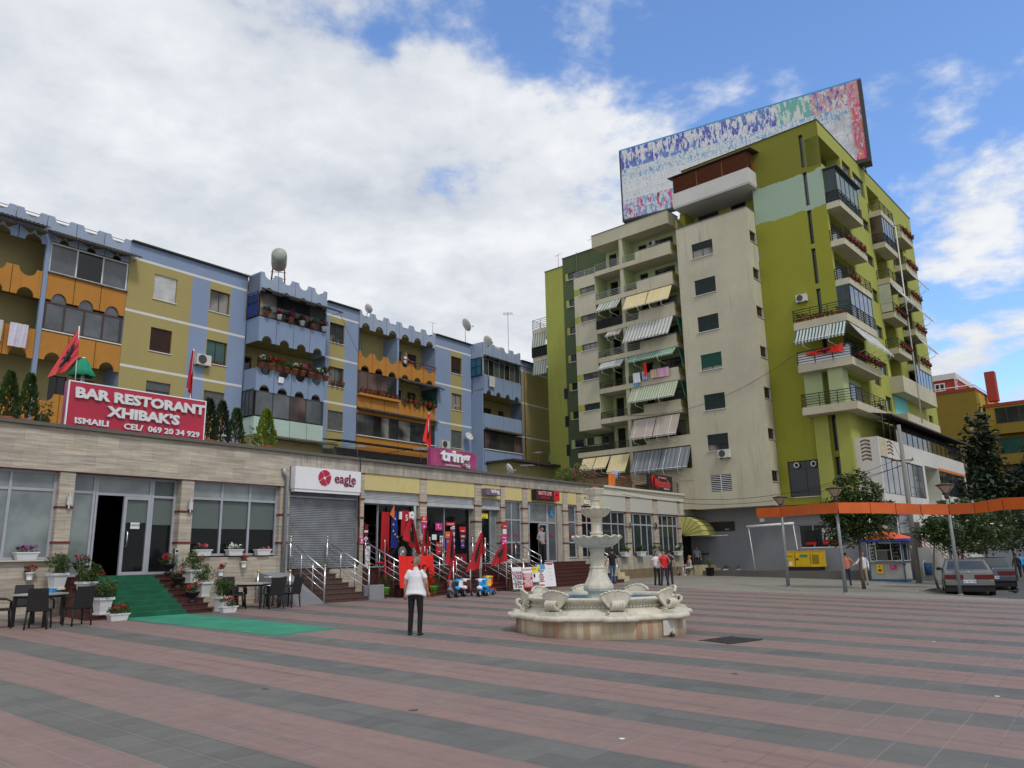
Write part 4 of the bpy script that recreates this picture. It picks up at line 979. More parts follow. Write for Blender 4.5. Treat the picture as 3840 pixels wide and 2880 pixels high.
# ---------------------------------------------------------------- signs
def signbox(name, label, u0, u1, z0, z1, y0, y1, mats, F=FL, cat='sign', rim=None):
    o = MB(); cx = (u0+u1)/2
    o.box(u0-cx, u1-cx, 0, y1-y0, 0, z1-z0, 0)
    s_ = o.build(name, mats[0], None, at(F, cx, y0, z0), label=label, cat=cat)
    if rim:
        r = MB(); t = .035; r.box(u0-cx-t, u1-cx+t, -.012, .03, -t, 0, 0); r.box(u0-cx-t, u1-cx+t, -.012, .03, z1-z0, z1-z0+t, 0); r.box(u0-cx-t, u0-cx, -.012, .03, 0, z1-z0, 0); r.box(u1-cx, u1-cx+t, -.012, .03, 0, z1-z0, 0)
        r.build('trim', rim, s_)
    return s_
T3 = Matrix.Translation
s1 = signbox('restaurant_sign', 'crimson roof sign reading BAR RESTORANT XHIBAK\'S in silver letters', 1.66, 5.78, 5.62, 6.88, .14, .42, ['sign_crimson'], rim='sign_white')
mb = MB(); mb.box(-2.085, -2.062, .03, .27, -.04, 1.29); mb.build('side_panel', 'sign_magenta', s1)
text('BAR RESTORANT', .40, 'sign_letter', s1, T3((.05, -.04, .95)), ext=.03, bold=.018, sx=1.27, name='lettering'); text("XHIBAK'S", .40, 'sign_letter', s1, T3((.12, -.04, .52)), ext=.03, bold=.018, sx=1.28, name='lettering')
text('ISMAILI', .23, 'sign_letter', s1, T3((-1.38, -.025, .16)), ext=.015, bold=.008, sx=1.32, name='lettering'); text('CEL/  069 20 34 929', .235, 'sign_letter', s1, T3((.72, -.025, .155)), ext=.015, bold=.008, sx=1.22, name='lettering')
mb = MB()
for x in (-1.6, 0, 1.6): mb.tube([(x, .3, 1.1), (x, 1.3, 0)], .03, 5); 
mb.build('strut', 'galvanised', s1)
s2 = signbox('phone_shop_sign', 'white fascia sign with red disc and crimson word eagle over the shuttered shop', 9.06, 12.02, 4.26, 5.03, -.3, -.02, ['sign_white'])
mb = MB(); mb.box(-1.46, 1.46, .03, .25, -.1, 0); mb.build('lower_box', 'sign_white', s2)
mb = MB(); c = (-.22, .44); r = .28
for k in range(4):
    a0_ = k*pi/2+.5; P = [(c[0]+.07*cos(a0_), c[1]+.07*sin(a0_))]+[(c[0]+r*cos(a0_+.07+t*(pi/2-.14)/7), c[1]+r*sin(a0_+.07+t*(pi/2-.14)/7)) for t in range(8)]+[(c[0]+.07*cos(a0_+pi/2-.35), c[1]+.07*sin(a0_+pi/2-.35))]
    mb.prism(P, -.02, -.002)
mb.build('emblem', 'eagle_crimson', s2)
text('eagle', .5, 'eagle_plum', s2, T3((.72, -.012, .44)), ext=.012, bold=.006, sx=1.0, name='lettering'); text('MOBILE', .11, 'eagle_plum', s2, T3((.95, -.012, .22)), ext=.006, bold=.004, name='lettering')
s3 = signbox('large_tring_sign', 'large faded magenta roof sign reading tring communications in white letters', 16.2, 19.22, 5.66, 6.44, .12, .3, ['sign_magenta'])
text('tring', .70, 'sign_white', s3, T3((.02, -.05, .48)), ext=.05, bold=.026, sx=1.38, name='lettering'); text('communications', .14, 'sign_white', s3, T3((-.12, -.02, .1)), ext=.008, sx=1.1, name='lettering'); 
mb = MB(); mb.box(.72, 1.0, -.06, -.002, .04, .08); mb.box(.72, 1.0, -.06, -.002, .12, .16); mb.build('emblem', 'sign_white', s3)
s4 = signbox('small_tring_sign', 'small violet box sign reading tring above a narrow shop door', 19.42, 20.47, 4.55, 4.84, -.28, .0, ['sign_violet'])
text('tring', .26, 'sign_white', s4, T3((.08, -.02, .17)), ext=.02, bold=.006, sx=1.2, name='lettering')
s5 = signbox('ballroom_bar_sign', 'black and red box sign reading BASTE LIVE BAR BALLON over a bar door', 23.22, 25.22, 4.5, 5.0, -.28, -.0, ['sign_black'])
mb = MB(); mb.box(.5, 1.0, -.01, -.001, 0, .5); mb.build('red_panel', 'sign_red', s5); text('BASTE LIVE', .25, 'letter_pink', s5, T3((-.27, -.015, .32)), ext=.01, bold=.008, sx=.92, name='lettering'); text('BAR BALLON', .13, 'sign_red', s5, T3((-.25, -.012, .12)), ext=.006, bold=.005, name='lettering')
text('LIVE', .12, 'sign_black', s5, T3((.75, -.018, .3)), ext=.004, shear=.3, name='lettering')
s6 = signbox('barber_sign', 'small black and white square sign reading BERBER on a yellow panel', 27.92, 28.44, 4.5, 4.87, -.06, .02, ['sign_white'])
mb = MB(); mb.box(-.26, .26, -.008, -.001, .23, .37); mb.build('top_panel', 'sign_black', s6); text('BERBER', .1, 'sign_white', s6, T3((0, -.012, .3)), ext=.003, bold=.003, sx=1.2, name='lettering')
mb = MB(); mb.tube([(-.1, -.01, .1), (.02, -.01, .18)], .012, 4); mb.tube([(.12, -.01, .05), (.2, -.01, .16)], .02, 4); mb.build('emblem', 'sign_black', s6)
s7 = signbox('terrace_bar_sign', 'black roof sign reading Bar Restorant Almondo in red letters', 35.56, 38.8, 5.7, 6.68, .05, .2, ['sign_black'])
text('Almondo', .64, 'letter_pink', s7, T3((.25, -.012, .43)), ext=.004, bold=.035, sx=.86, name='lettering'); text('Almondo', .64, 'sign_red', s7, T3((.25, -.024, .43)), ext=.01, bold=.012, sx=.86, name='lettering')
text('Bar Restorant', .2, 'letter_pink', s7, T3((.2, -.015, .82)), ext=.006, bold=.004, name='lettering'); text('BAHRIT SENA', .13, 'sign_white', s7, T3((.75, -.012, .12)), ext=.004, name='lettering')
mb = MB(); mb.tube([(-1.17, -.02, .18), (-1.2, -.02, .75), (-1.02, -.02, .9), (-.86, -.02, .72), (-.84, -.02, .3), (-.62, -.02, .08)], .05, 6); mb.build('emblem', 'sign_red', s7)
# ---------------------------------------------------------------- stickers and posters on shop glass
def poster(name, label, u0, u1, z0, z1, mat, y=.2, txt=None, tm='sign_white', ts=.08, extra=None):
    o = MB(); o.box(0, u1-u0, 0, .008, 0, z1-z0); p = o.build(name, mat, None, at(FL, u0, y, z0), label=label, cat='poster')
    if txt:
        for i, (s_, q, zz__) in enumerate(txt): text(s_, q, tm, p, T3(((u1-u0)/2, -.006, zz__)), ext=.002, bold=.002, name='lettering')
    if extra: extra(p)
    return p
def drop(cx, cz, r, m='sign_white', m2=None):
    def f(p):
        o = MB(); o.lathe([(r, 0), (r, .004)], n=14); o.bm.transform(T3((cx, -.004, cz)) @ Matrix.Rotation(pi/2, 4, 'X')); o.build('emblem', m, p)
        if m2: o = MB(); o.lathe([(r*.5, 0), (r*.5, .004)], n=10); o.bm.transform(T3((cx, -.01, cz)) @ Matrix.Rotation(pi/2, 4, 'X')); o.build('emblem', m2, p)
    return f
poster('poster', 'red square shop poster with white ring and the word vodafone on a pier', 15.5, 15.86, 3.22, 3.5, 'sign_red', -.04, [('vodafone', .09, .06)], extra=drop(.18, .18, .07, 'sign_white', 'sign_red'))
poster('poster', 'magenta poster just below the vodafone poster on the same pier', 15.55, 15.84, 2.97, 3.18, 'pink_sign', -.036, [('./- -', .12, .1)])
poster('poster', 'small dark red sticker under the magenta poster on the pier', 15.56, 15.82, 2.84, 2.95, 'eagle_plum', -.036, [('eagle', .07, .05)])
poster('poster', 'dark red sticker halfway down the pier beside the flags', 15.43, 15.66, 2.33, 2.52, 'cloth_maroon', -.036, [('O', .12, .09)])
poster('poster', 'pink vodafone sticker on the narrow pier by the clothes doorway', 12.25, 12.48, 2.38, 2.6, 'pink_sign', -.036, [('vodafone', .05, .04)], extra=drop(.11, .13, .05))
poster('poster', 'square magenta T poster on the glass of the phone shop', 16.62, 17.06, 2.95, 3.25, 'pink_sign', .22, [('T..', .24, .15)])
poster('poster', 'white sheet of paper taped to the phone shop door', 16.42, 16.7, 2.55, 2.77, 'sign_white', .22)
poster('poster', 'black and white round symbol poster on the phone shop door', 16.9, 17.1, 2.42, 2.72, 'sign_white', .22, extra=drop(.1, .19, .075, 'sign_black', 'sign_white'))
poster('poster', 'red banner sticker across the top of the phone shop window', 17.27, 17.85, 3.15, 3.3, 'sign_red', .22, [('oferta speciale', .07, .075)])
poster('poster', 'orange poster in the phone shop window behind a flag', 17.24, 17.6, 2.62, 2.9, 'orange_poster', .22, [('mobile', .09, .13)])
poster('poster', 'purple poster in the phone shop window below the orange one', 17.26, 17.62, 2.15, 2.6, 'purple_poster', .22, [('U S', .14, .33)])
for k in range(10):
    poster('sticker', ['white sticker of the vertical strip in the phone shop window', 'blue sticker of the vertical strip in the phone shop window'][k % 2]+', '+['topmost', 'second', 'third', 'fourth', 'fifth', 'sixth', 'seventh', 'eighth', 'ninth', 'lowest'][k]+' of ten', 17.68, 17.84, 3.01-k*.135, 3.14-k*.135, 'sign_white' if k % 2 == 0 else 'blue_sticker', .22, [('mtc' if k % 2 == 0 else 'O', .07 if k % 2 == 0 else .11, .065)], 'sign_red')['group'] = 'stickers down the phone shop window'
poster('poster', 'red and white phone poster at the right of the phone shop window', 18.15, 18.56, 2.88, 3.12, 'sign_red', .22, [('shpejt', .09, .06)])
poster('poster', 'dark red poster reading eagle in the phone shop window', 18.17, 18.56, 2.6, 2.84, 'cloth_maroon', .22, [('eagle', .13, .12)])
poster('poster', 'pale green note below the eagle poster in the window', 18.23, 18.47, 2.46, 2.58, 'glass_blind', .22)
poster('poster', 'purple note at the lower right of the phone shop window', 18.24, 18.47, 2.2, 2.44, 'purple_poster', .22, [('oferta', .06, .12)])
poster('poster', 'white and red number grid poster low in the phone shop window', 17.5, 18.62, 1.55, 1.95, 'cloth_maroon', .22, [('1  0  0', .2, .2)])
poster('poster', 'red patterned poster low on the phone shop door', 16.66, 17.08, 1.95, 2.45, 'sign_red', .22, [('XX XX', .12, .36), ('gazeta', .06, .12)])
poster('poster', 'blue and yellow sticker over the narrow shop door', 19.58, 20.1, 3.52, 3.75, 'yellow_sign', .22, [('mobile', .08, .05)], 'blue_sticker')
poster('poster', 'red lightbox poster hung on the pier right of the narrow shop', 20.75, 21.15, 3.08, 3.35, 'sign_red', -.1, [('oferte', .1, .1)])
poster('poster', 'white poster between the red lightbox and the tall magenta poster', 20.78, 21.06, 2.82, 3.05, 'sign_white', -.1)
poster('poster', 'tall magenta poster with white lines on the pier right of the narrow shop', 20.7, 21.06, 2.0, 2.8, 'pink_sign', -.1, [('mbushje', .08, .66), ('ketu ka', .08, .5), ('rimbushje', .08, .4), ('karta', .07, .22)])
poster('poster', 'small red flag shaped sticker on the pier above a leaning flag', 19.2, 19.38, 2.42, 2.75, 'sign_red', -.04)
# ================================================================ green tower
tow = thing('apartment_tower', 'tall lime green and cream apartment tower with stacked balconies and striped awnings', 'building', FG.M)
MS = Matrix(((0, -1, 0, 0), (1, 0, 0, 0), (0, 0, 1, 0), (0, 0, 0, 1)))        # (u,w,z) -> side face looking right: x=-w, y=u
def SIDE(x): return T3((x, 0, 0)) @ MS
ROOF = 29.2
mb = MB()
slits = [(-1.27, -1.0, 26.22, 28.57), (-1.25, -.99, 23.53, 25.87), (-1.24, -.97, 20.88, 23.2), (-1.24, -.97, 18.2, 20.57), (-1.22, -.95, 15.9, 17.86), (-1.2, -.9, 13.2, 14.7), (-1.15, -.87, 7.6, 9.8), (-1.19, -.9, 5.6, 7.25)]
bigw = (-4.13, -1.96, 5.02, 7.22)
wall(mb, -4.7, 0, 4.55, ROOF, slits+[bigw], 0, .25)
mb.box(-9.9, -4.701, 0, .3, 28.35, ROOF, 0); mb.box(-9.9, -4.701, 0, .3, 27.0, 28.349, 0)
mb.box(-9.9, -4.701, 1.3, 1.4, 24.2, 27.1, 1); mb.box(-10.3, -9.9, 0, 2, 24.2, 25.9, 0)
mb.f([(-9.9, 0, 27), (-9.9, 21, 27), (-9.9, 21, ROOF), (-9.9, 0, ROOF)], 0); mb.f([(-9.9, 21, 0), (0, 21, 0), (0, 21, ROOF), (-9.9, 21, ROOF)], 0)
mb.build('wall', ['lime_front', 'lime_side'], tow)
for i, s in enumerate(slits): window(tow, I4, *s, y=.2, kind=('glass_haze' if i < 2 else 'glass_dark' if i != 4 else 'glass_teal'), frame='frame_dark', mull=0, t=.03)
w = window(tow, I4, *bigw, y=.1, kind='glass_black', frame='frame_dark', mull=1, trans=[6.72], t=.05, sill='trim_white')
for x in (-3.54, -2.49):
    mb = MB(T3((x, .02, 6.96)) @ Matrix.Rotation(pi/2, 4, 'X')); mb.lathe([(.16, 0), (.17, .1), (.12, .1), (.12, .02)], n=16, mi=0, cap=False)
    for k in range(5): mb.tube([(0, 0, .03), (.13*cos(k*1.257), .13*sin(k*1.257), .03)], .02, 4, 1)
    mb.build('fan', ['plastic_white', 'black'], w)
# right-hand face
side_w = [(7.5, 8.8, 24.0, 24.85), (7.47, 8.85, 21.35, 22.15), (7.6, 8.85, 18.65, 19.6), (7.5, 8.8, 16.0, 16.9), (7.5, 8.8, 13.4, 14.3), (7.5, 8.8, 10.9, 11.9), (4.3, 6.0, 27.25, 28.1), (6.4, 8.8, 26.65, 28.05), (16.9, 18.2, 25.2, 25.9), (18.2, 19.4, 11.2, 11.9), (5.6, 6.9, 12.4, 13.4), (5.4, 6.9, 9.9, 11.1)]
loggia = [(0.0, 3.9, 26.1, 28.1), (9.4, 12.3, 26.15, 28.05)]
for k in range(6): loggia.append((9.5, 12.15, 23.35-2.6*k, 25.65-2.6*k))
loggia += [(9.4, 17.0, 8.2, 9.9), (9.4, 17.0, 10.9, 12.4)][:0]
nich = [(0.35, 4.3, 23.35, 25.6), (0.35, 4.3, 20.75, 22.8), (0.35, 4.3, 18.2, 20.2), (.35, 4.3, 15.6, 17.6), (.35, 4.3, 12.95, 15.0), (.35, 4.3, 10.3, 12.3), (14.1, 17.2, 23.2, 25.3), (14.1, 17.2, 20.6, 22.8), (14.1, 17.2, 18.0, 20.2), (14.1, 17.2, 15.4, 17.6), (14.1, 17.2, 13.2, 15.0)]
nich = [n for n in nich]
mb = MB(SIDE(0)); wall(mb, 0, 21, 3.5, ROOF, side_w+[h+(.92,) for h in loggia]+[h+(.5,) for h in nich], 0, .2)
for h in loggia: mb.f([(h[0], .92, h[2]), (h[1], .92, h[2]), (h[1], .92, h[3]), (h[0], .92, h[3])], 1)  # loggia backs in dark green: the shade inside is put into the colour
for i, h in enumerate(nich): mb.f([(h[0], .5, h[2]), (h[1], .5, h[2]), (h[1], .5, h[3]), (h[0], .5, h[3])], 2 if i in (5,) else 1)
mb.build('side_wall', ['lime_side', 'dark_green_wall', 'lime_pale'], tow)
for i, s in enumerate(side_w): window(tow, SIDE(0), *s, y=.12, kind=('glass_sky' if s[2] > 26 else 'glass_dark'), frame='frame_dark', mull=(2 if s[2] > 26 else 0), t=.04)
for h in loggia+nich:
    y = .84 if h in loggia else .42
    window(tow, SIDE(0), h[0]+.3, h[0]+1.2, h[2]+.02, h[3]-.35, y=y, kind='glass_black', frame='frame_dark', mull=0, name='balcony_door'); window(tow, SIDE(0), h[0]+1.5, h[1]-.3, h[2]+.6, h[3]-.35, y=y, kind='glass_curtain', frame='frame_dark', mull=1)
mb = MB(); mb.box(-9.95, .04, -.04, 21.05, ROOF, ROOF+.05, 0); mb.box(-9.7, -.2, .2, 20.8, ROOF-.6, ROOF-.5, 1); mb.build('roof', ['black', 'concrete'], tow)
# cream stair tower standing proud of the front
TX0, TX1, TY, TB, TT = -10.05, -4.72, -1.2, 4.55, 24.25
ROWS_T = [(21.68+.0, 22.77), (18.98, 20.09), (16.36, 17.45), (13.69, 14.78), (10.97, 12.03), (8.27, 9.34), (5.61, 6.69)]
ROWS_S = [(21.9, 22.66), (19.27, 20.05), (16.68, 17.4), (13.96, 14.7), (11.26, 12.0), (8.66, 9.35), (6.03, 6.7)]
mb = MB(); wall(mb, TX0, TX1, TB, TT, [(-8.93+.02*i, -7.35, a, b) for i, (a, b) in enumerate(ROWS_T)], TY, .18)
mb.f([(TX0, TY, TB), (TX0, .3, TB), (TX0, .3, TT), (TX0, TY, TT)]); mb.f([(TX0, TY, TB), (TX1, TY, TB), (TX1, 0, TB), (TX0, 0, TB)])
mb.build('stair_tower_wall', 'cream_wall', tow)
mb = MB(SIDE(TX1)); wall(mb, TY, 0, TB, TT, [(-1.06, -.08, a, b) for a, b in ROWS_S], 0, .2); mb.build('stair_tower_side', 'cream_wall', tow)
mb = MB(); mb.box(TX0-.02, TX1+.03, TY-.04, .0, TT, TT+.06); mb.build('coping', 'dark_concrete', tow)
SH = [.45, 1, 1, .8, 1, .62, 0]
for i, (a, b) in enumerate(ROWS_T):
    if i < 6: window(tow, I4, -8.93+.02*i, -7.35, a, b, y=TY+.1, kind='glass_curtain', frame='frame_dark', mull=1, sill='trim_white', shut=SH[i], shutm='shutter_dark' if i != 3 else 'frame_green')
    else:
        w = window(tow, I4, -8.81, -7.35, a, b, y=TY+.12, kind='glass_black', frame='frame_dark', mull=0)
        mb = MB(); 
        for k in range(9): mb.box(-8.8, -7.36, TY+.02, TY+.05, a+.05+k*.118, a+.09+k*.118)
        mb.box(-8.1, -8.06, TY+.0, TY+.018, a, b); mb.build('bars', 'plastic_white', w)
for a, b in ROWS_S: window(tow, SIDE(TX1), -1.06, -.08, a, b, y=.12, kind='glass_black', frame='frame_dark', mull=0, sill='cream_slab')
# terrace wall and windows above the stair tower
window(tow, I4, -9.46, -7.9, 24.35, 25.85, y=1.24, kind='glass_dark', frame='frame_dark', mull=1); window(tow, I4, -6.9, -5.8, 24.35, 25.85, y=1.24, kind='glass_black', frame='frame_dark', mull=0)
# top box balcony with brown shutters
mb = MB(); mb.box(-10.13, -4.35, -1.2, .0, 25.95, 27.0, 0); mb.box(-10.1, -4.38, -1.17, 1.25, 25.85, 25.949, 0); mb.build('balcony', 'white_wall', tow)
mb = MB(); n = 24
for (a, b) in ((-10.05, -8.2), (-8.12, -6.27), (-6.19, -4.45)):
    for k in range(n): 
        z = 27.0+1.2*k/n; mb.f([(a, -1.12, z), (b, -1.12, z), (b, -1.16, z+.04), (a, -1.16, z+.04)])
for k in range(n):
    z = 27.0+1.2*k/n; mb.f([(-4.42, -1.1, z), (-4.42, -.5, z), (-4.39, -.5, z+.04), (-4.39, -1.1, z+.04)])
mb.box(-10.06, -4.43, -1.1, -1.05, 27, 28.35); mb.box(-4.46, -4.42, -1.1, -.0, 27, 28.35); mb.box(-8.2, -8.12, -1.18, -1.1, 27, 28.3); mb.box(-6.27, -6.19, -1.18, -1.1, 27, 28.3)
mb.build('shutter_screen', 'shutter_wood', tow)
mb = MB(); mb.hexa([(-10.35, -1.4, 28.22), (-4.0, -1.4, 28.22), (-4.0, 0, 28.42), (-10.35, 0, 28.42)], [(-10.35, -1.4, 28.28), (-4.0, -1.4, 28.28), (-4.0, 0, 28.5), (-10.35, 0, 28.5)]); mb.build('canopy', 'shutter_brown', tow)
# lower wing: back wall, party walls, slabs
WX0, WX1 = -17.2, -10.05
mb = MB(); rows = [22.99, 20.70, 18.39, 16.13, 13.77, 11.5, 9.2]
hs = []
for i, zt in enumerate(rows):
    hs += [(-16.9, -16.2, zt+.02, zt+1.75), (-15.9, -15.1, zt+.5, zt+1.75), (-14.2, -13.5, zt+.02, zt+1.7), (-12.9, -11.2, zt+.5, zt+1.7)]
hs += [(-14.2, -13.5, 6.8, 8.3), (-12.9, -11.2, 7.0, 8.3)]
wall(mb, WX0, WX1, 4.5, 25.4, hs, .4, .15)
for x, m in ((-14.95, 1), (-14.65, 1)): mb.f([(x, -1.15, 5), (x, .4, 5), (x, .4, 25.4), (x, -1.15, 25.4)], m)
mb.f([(-14.95, -1.15, 5), (-14.65, -1.15, 5), (-14.65, -1.15, 25.4), (-14.95, -1.15, 25.4)], 2)
mb.f([(WX0, -1.1, 11), (WX0, .4, 11), (WX0, .4, 22.9), (WX0, -1.1, 22.9)], 1); mb.f([(WX1, -1.2, 4.6), (WX1, .4, 4.6), (WX1, .4, 25), (WX1, -1.2, 25)], 3)
mb.f([(-17.3, 21, 0), (WX1, 21, 0), (WX1, 21, 25.9), (-17.3, 21, 25.9)], 0)
mb.build('wing_wall', ['lime_pale', 'lime_pale', 'cream_slab', 'olive_side'], tow)
for h in hs: window(tow, I4, *h, y=.5, kind='glass_black' if h[1]-h[0] < 1 else 'glass_curtain', frame='frame_dark', mull=0 if h[1]-h[0] < 1 else 1)
mb = MB(); mb.box(-17.38, -10.7, -1.2, .4, 25.0, 25.98, 0); mb.box(-17.4, -10.68, -1.23, .42, 25.98, 26.03, 1); mb.box(-17.3, -10, .4, 21, 25.6, 25.8, 0)
mb.build('roof_slab', ['cream_slab', 'dark_concrete'], tow)
# white window strip between the balconies and the dark green part
ws = [(21.48, 22.02), (19.22, 19.77), (16.97, 17.47), (14.66, 15.17), (12.3, 12.82)]
mb = MB(); wall(mb, -19.25, -17.25, 10.85, 22.95, [(-18.7, -17.27, a, b) for a, b in ws], -1.2, .15, lambda u, z: 1 if any(a < z < b for a, b in ws) else 0, [-18.7, -17.27], [q for w_ in ws for q in w_])
mb.f([(-19.25, -1.2, 10.85), (-19.25, 1.2, 10.85), (-19.25, 1.2, 22.95), (-19.25, -1.2, 22.95)], 0); mb.f([(-17.25, -1.2, 10.85), (-17.25, .4, 10.85), (-17.25, .4, 22.95), (-17.25, -1.2, 22.95)], 0)
mb.f([(-19.25, -1.2, 10.85), (-17.25, -1.2, 10.85), (-17.25, 1.2, 10.85), (-19.25, 1.2, 10.85)], 0); mb.f([(-19.25, -1.2, 22.95), (-17.25, -1.2, 22.95), (-17.25, 1.2, 22.95), (-19.25, 1.2, 22.95)], 0)
mb.build('window_bay', ['cream_wall', 'lime_side'], tow)
for i, (a, b) in enumerate(ws): window(tow, I4, -18.7, -17.27, a, b, y=-1.1, kind='glass_curtain' if i != 4 else 'glass_dark', frame='frame_dark', mull=1, sill='trim_white', t=.035, shut=1 if i == 4 else 0, shutm='shutter_dark')
dw = [(-21.63, -20.76, 24.1, 24.71)]+[(-21.6+.0, -20.8, 21.75-2.35*k, 22.36-2.35*k) for k in range(5)]
dl = [(-21.53, -20.63, 10.07, 10.66), (-20.33, -19.65, 10.07, 10.66), (-18.92, -18.3, 10.09, 10.66)]
le = [(-22.42, -22.04, 14.13, 15.0), (-22.4, -22.02, 11.85, 12.72), (-22.35, -22.0, 9.5, 10.4)]
def dp(u, z):
    if u < -22.15: return 1
    if u < -21.6 and any(a[2] < z < a[3] for a in dw) and u > -21.88: return 1
    if any(a < u < b and 10.0 < z < 10.7 for a, b in ((-21.85, -21.53), (-20.62, -20.33), (-19.64, -18.92))): return 2
    return 0
mb = MB(); wall(mb, -22.15, -16.9, 4, 26.15, dw+dl, 1.2, .2, dp, [-21.88, -21.85, -21.6, -19.64], [10.0, 10.7]+[q for a in dw for q in a[2:4]])
wall(mb, -24.1, -22.15, 4, 25.5, [], 1.22, .2, lambda u, z: 1)
mb.f([(-24.1, 1.22, 4), (-24.1, 15, 4), (-24.1, 15, 25.5), (-24.1, 1.22, 25.5)], 1); mb.f([(-22.15, 1.2, 25.5), (-22.15, 15, 25.5), (-22.15, 15, 26.15), (-22.15, 1.2, 26.15)], 0)
mb.box(-24.15, -22.1, 1.17, 15, 25.5, 25.55, 3); mb.box(-22.2, -16.9, 1.15, 15, 26.15, 26.2, 3)
mb.build('wing_wall', ['dark_green_wall', 'lime_side', 'lime_pale', 'dark_concrete'], tow)
for a in dw+dl: window(tow, I4, *a, y=1.28, kind='glass_dark', frame='frame_dark', mull=0, sill='trim_white', t=.03)
for a in le:
    mb = MB(); mb.box(a[0], a[1], 1.17, 1.21, a[2], a[3]); w = mb.build('window', 'frame_dark', tow); p = MB(); p.box(a[0]+.03, a[1]-.03, 1.16, 1.169, a[2]+.03, a[3]-.03); p.build('pane', 'glass_dark', w)
mb = MB(); mb.tube([(-20.6, 1.12, 26.3), (-20.55, 1.12, 22.5)], .03, 5); mb.tube([(-20.5, 1.12, 11.4), (-20.5, 1.12, 5)], .03, 5); mb.build('drainpipe', 'dark_concrete', tow)
# ---- balconies of the wing
def rail(mb, pts, z, h, n=4, r=.018, mi=0, post=1.1):
    for k in range(n):
        zz_ = z+h*(k+1)/n
        for p, q in zip(pts, pts[1:]): mb.tube([(p[0], p[1], zz_), (q[0], q[1], zz_)], r if k < n-1 else r*1.4, 4, mi)
    for p, q in zip(pts, pts[1:]):
        L_ = (Vector(q)-Vector(p)).length; m = max(1, round(L_/post))
        for i in range(m+1): mb.tube([(p[0]+(q[0]-p[0])*i/m, p[1]+(q[1]-p[1])*i/m, z-.15), (p[0]+(q[0]-p[0])*i/m, p[1]+(q[1]-p[1])*i/m, z+h)], r*1.3, 4, mi)
def awning(par, a, b, zt, zb, y0, y1, mat, seg=1, val=.0, arms=True, M=None):
    """drop-arm awning: cloth falling outwards with a scalloped lower edge and white arms"""
    M = M or I4; me = D.meshes.new('awning'); bm = bmesh.new(); uv = bm.loops.layers.uv.new('UVMap')
    nx = max(6, int((b-a)/.1)); g = .03
    for s_ in range(seg):
        x0 = a+(b-a)*s_/seg+(g if s_ else 0); x1 = a+(b-a)*(s_+1)/seg-(g if s_ < seg-1 else 0)
        for i in range(nx):
            p, q = x0+(x1-x0)*i/nx, x0+(x1-x0)*(i+1)/nx
            def sag(x, t): return .02*sin((x-a)*5)*t
            for j in range(4):
                t0, t1 = j/4, (j+1)/4
                P = [(p, t0), (q, t0), (q, t1), (p, t1)]
                vs = [bm.verts.new(M @ Vector((x, y0+(y1-y0)*t-sag(x, t), zt+(zb-zt)*t-.05*sin(pi*t)))) for x, t in P]
                f = bm.faces.new(vs)
                for l, (x, t) in zip(f.loops, P): l[uv].uv = (x, t)
            v0, v1 = val+.03*abs(sin((p-a)*9)), val+.03*abs(sin((q-a)*9))
            P = [(p, zb), (q, zb), (q, zb-.07-v1), (p, zb-.07-v0)]
            vs = [bm.verts.new(M @ Vector((x, y1-.0, z))) for x, z in P]; f = bm.faces.new(vs)
            for l, (x, z) in zip(f.loops, P): l[uv].uv = (x, 1)
    bmesh.ops.remove_doubles(bm, verts=bm.verts, dist=1e-4); bm.to_mesh(me); bm.free(); me.materials.append(MAT(mat))
    o = D.objects.new('awning', me); COL.objects.link(o); o.parent = par
    if arms:
        mb = MB(M)
        for i in range(max(2, seg*2)):
            x = a+(b-a)*(i+.35)/max(2, seg*2)
            mb.tube([(x, y0-.03, zt-.02), (x, y1-.05, zb), (x+.02, y1+.05, zb-.35), (x+.3, y0+.1, zb-.55)], .018, 4)
        mb.tube([(a, y1, zb), (b, y1, zb)], .02, 5); mb.build('awning_arm', 'white_paint', o)
    return o
bal = []
for i, zt in enumerate(rows):
    zb = zt-.36; x0 = WX0 if i < 6 else -19.4; xr = -10.62 if i < 6 else -10.04
    mb = MB(); mb.box(x0-.03, xr, -1.22, .4, zb, zt, 0)
    if i < 6: mb.box(-13.52, xr, -1.2, -1.08, zt, zt+.55, 0); mb.box(xr-.1, xr, -1.08, .4, zt, zt+.55, 1)
    else: mb.box(-13.48, xr, -1.2, -1.08, zt, zt+.36, 0)
    o = mb.build('balcony', ['cream_slab', 'olive_side'], tow); bal.append(o)
    r = MB(); 
    if i == 0:
        rail(r, [(-19.2, 1.0), (-19.2, -1.18), (-17.2, -1.18)], 22.95, .45, 4)
    rail(r, ([(-17.2, .3)] if i in (1, 5, 6) else [])+[(x0, -1.17), (-14.95, -1.17)], zt, .5 if i else .55, 4); rail(r, [(-14.65, -1.17), (-13.55, -1.17)], zt, .5, 4)
    r.tube([(-13.5, -1.15, zt+.62), (xr, -1.15, zt+.62), (xr, .3, zt+.62)], .02, 4)
    r.build('railing', 'rail_black' if i in (5, 6, 4) else 'galvanised', o)
mb = MB(); mb.box(-14.65, -10.03, -1.22, .4, 6.5, 7.3, 0); mb.box(-13.5, -10.03, -1.2, .3, 4.6, 6.5, 0); mb.build('balcony', 'cream_slab', tow)
mb = MB(); mb.box(-20.8, -14.9, -.6, 1.2, 4.2, 7.3, 0); mb.build('annex_wall', 'loggia_yellow', tow)
awning(bal[1], -16.95, -14.98, 20.33, 19.62, -1.2, -1.8, 'stripe_green', 1, .03)
awning(bal[1], -14.5, -10.66, 20.28, 19.2, -1.2, -1.8, 'awning_cream', 2)
awning(bal[2], -14.5, -10.7, 18.03, 16.7, -1.2, -2.0, 'stripe_grey', 1, .02, False); awning(bal[2], -16.3, -14.98, 18.0, 17.6, -1.2, -1.6, 'awning_taupe', 1, .02)
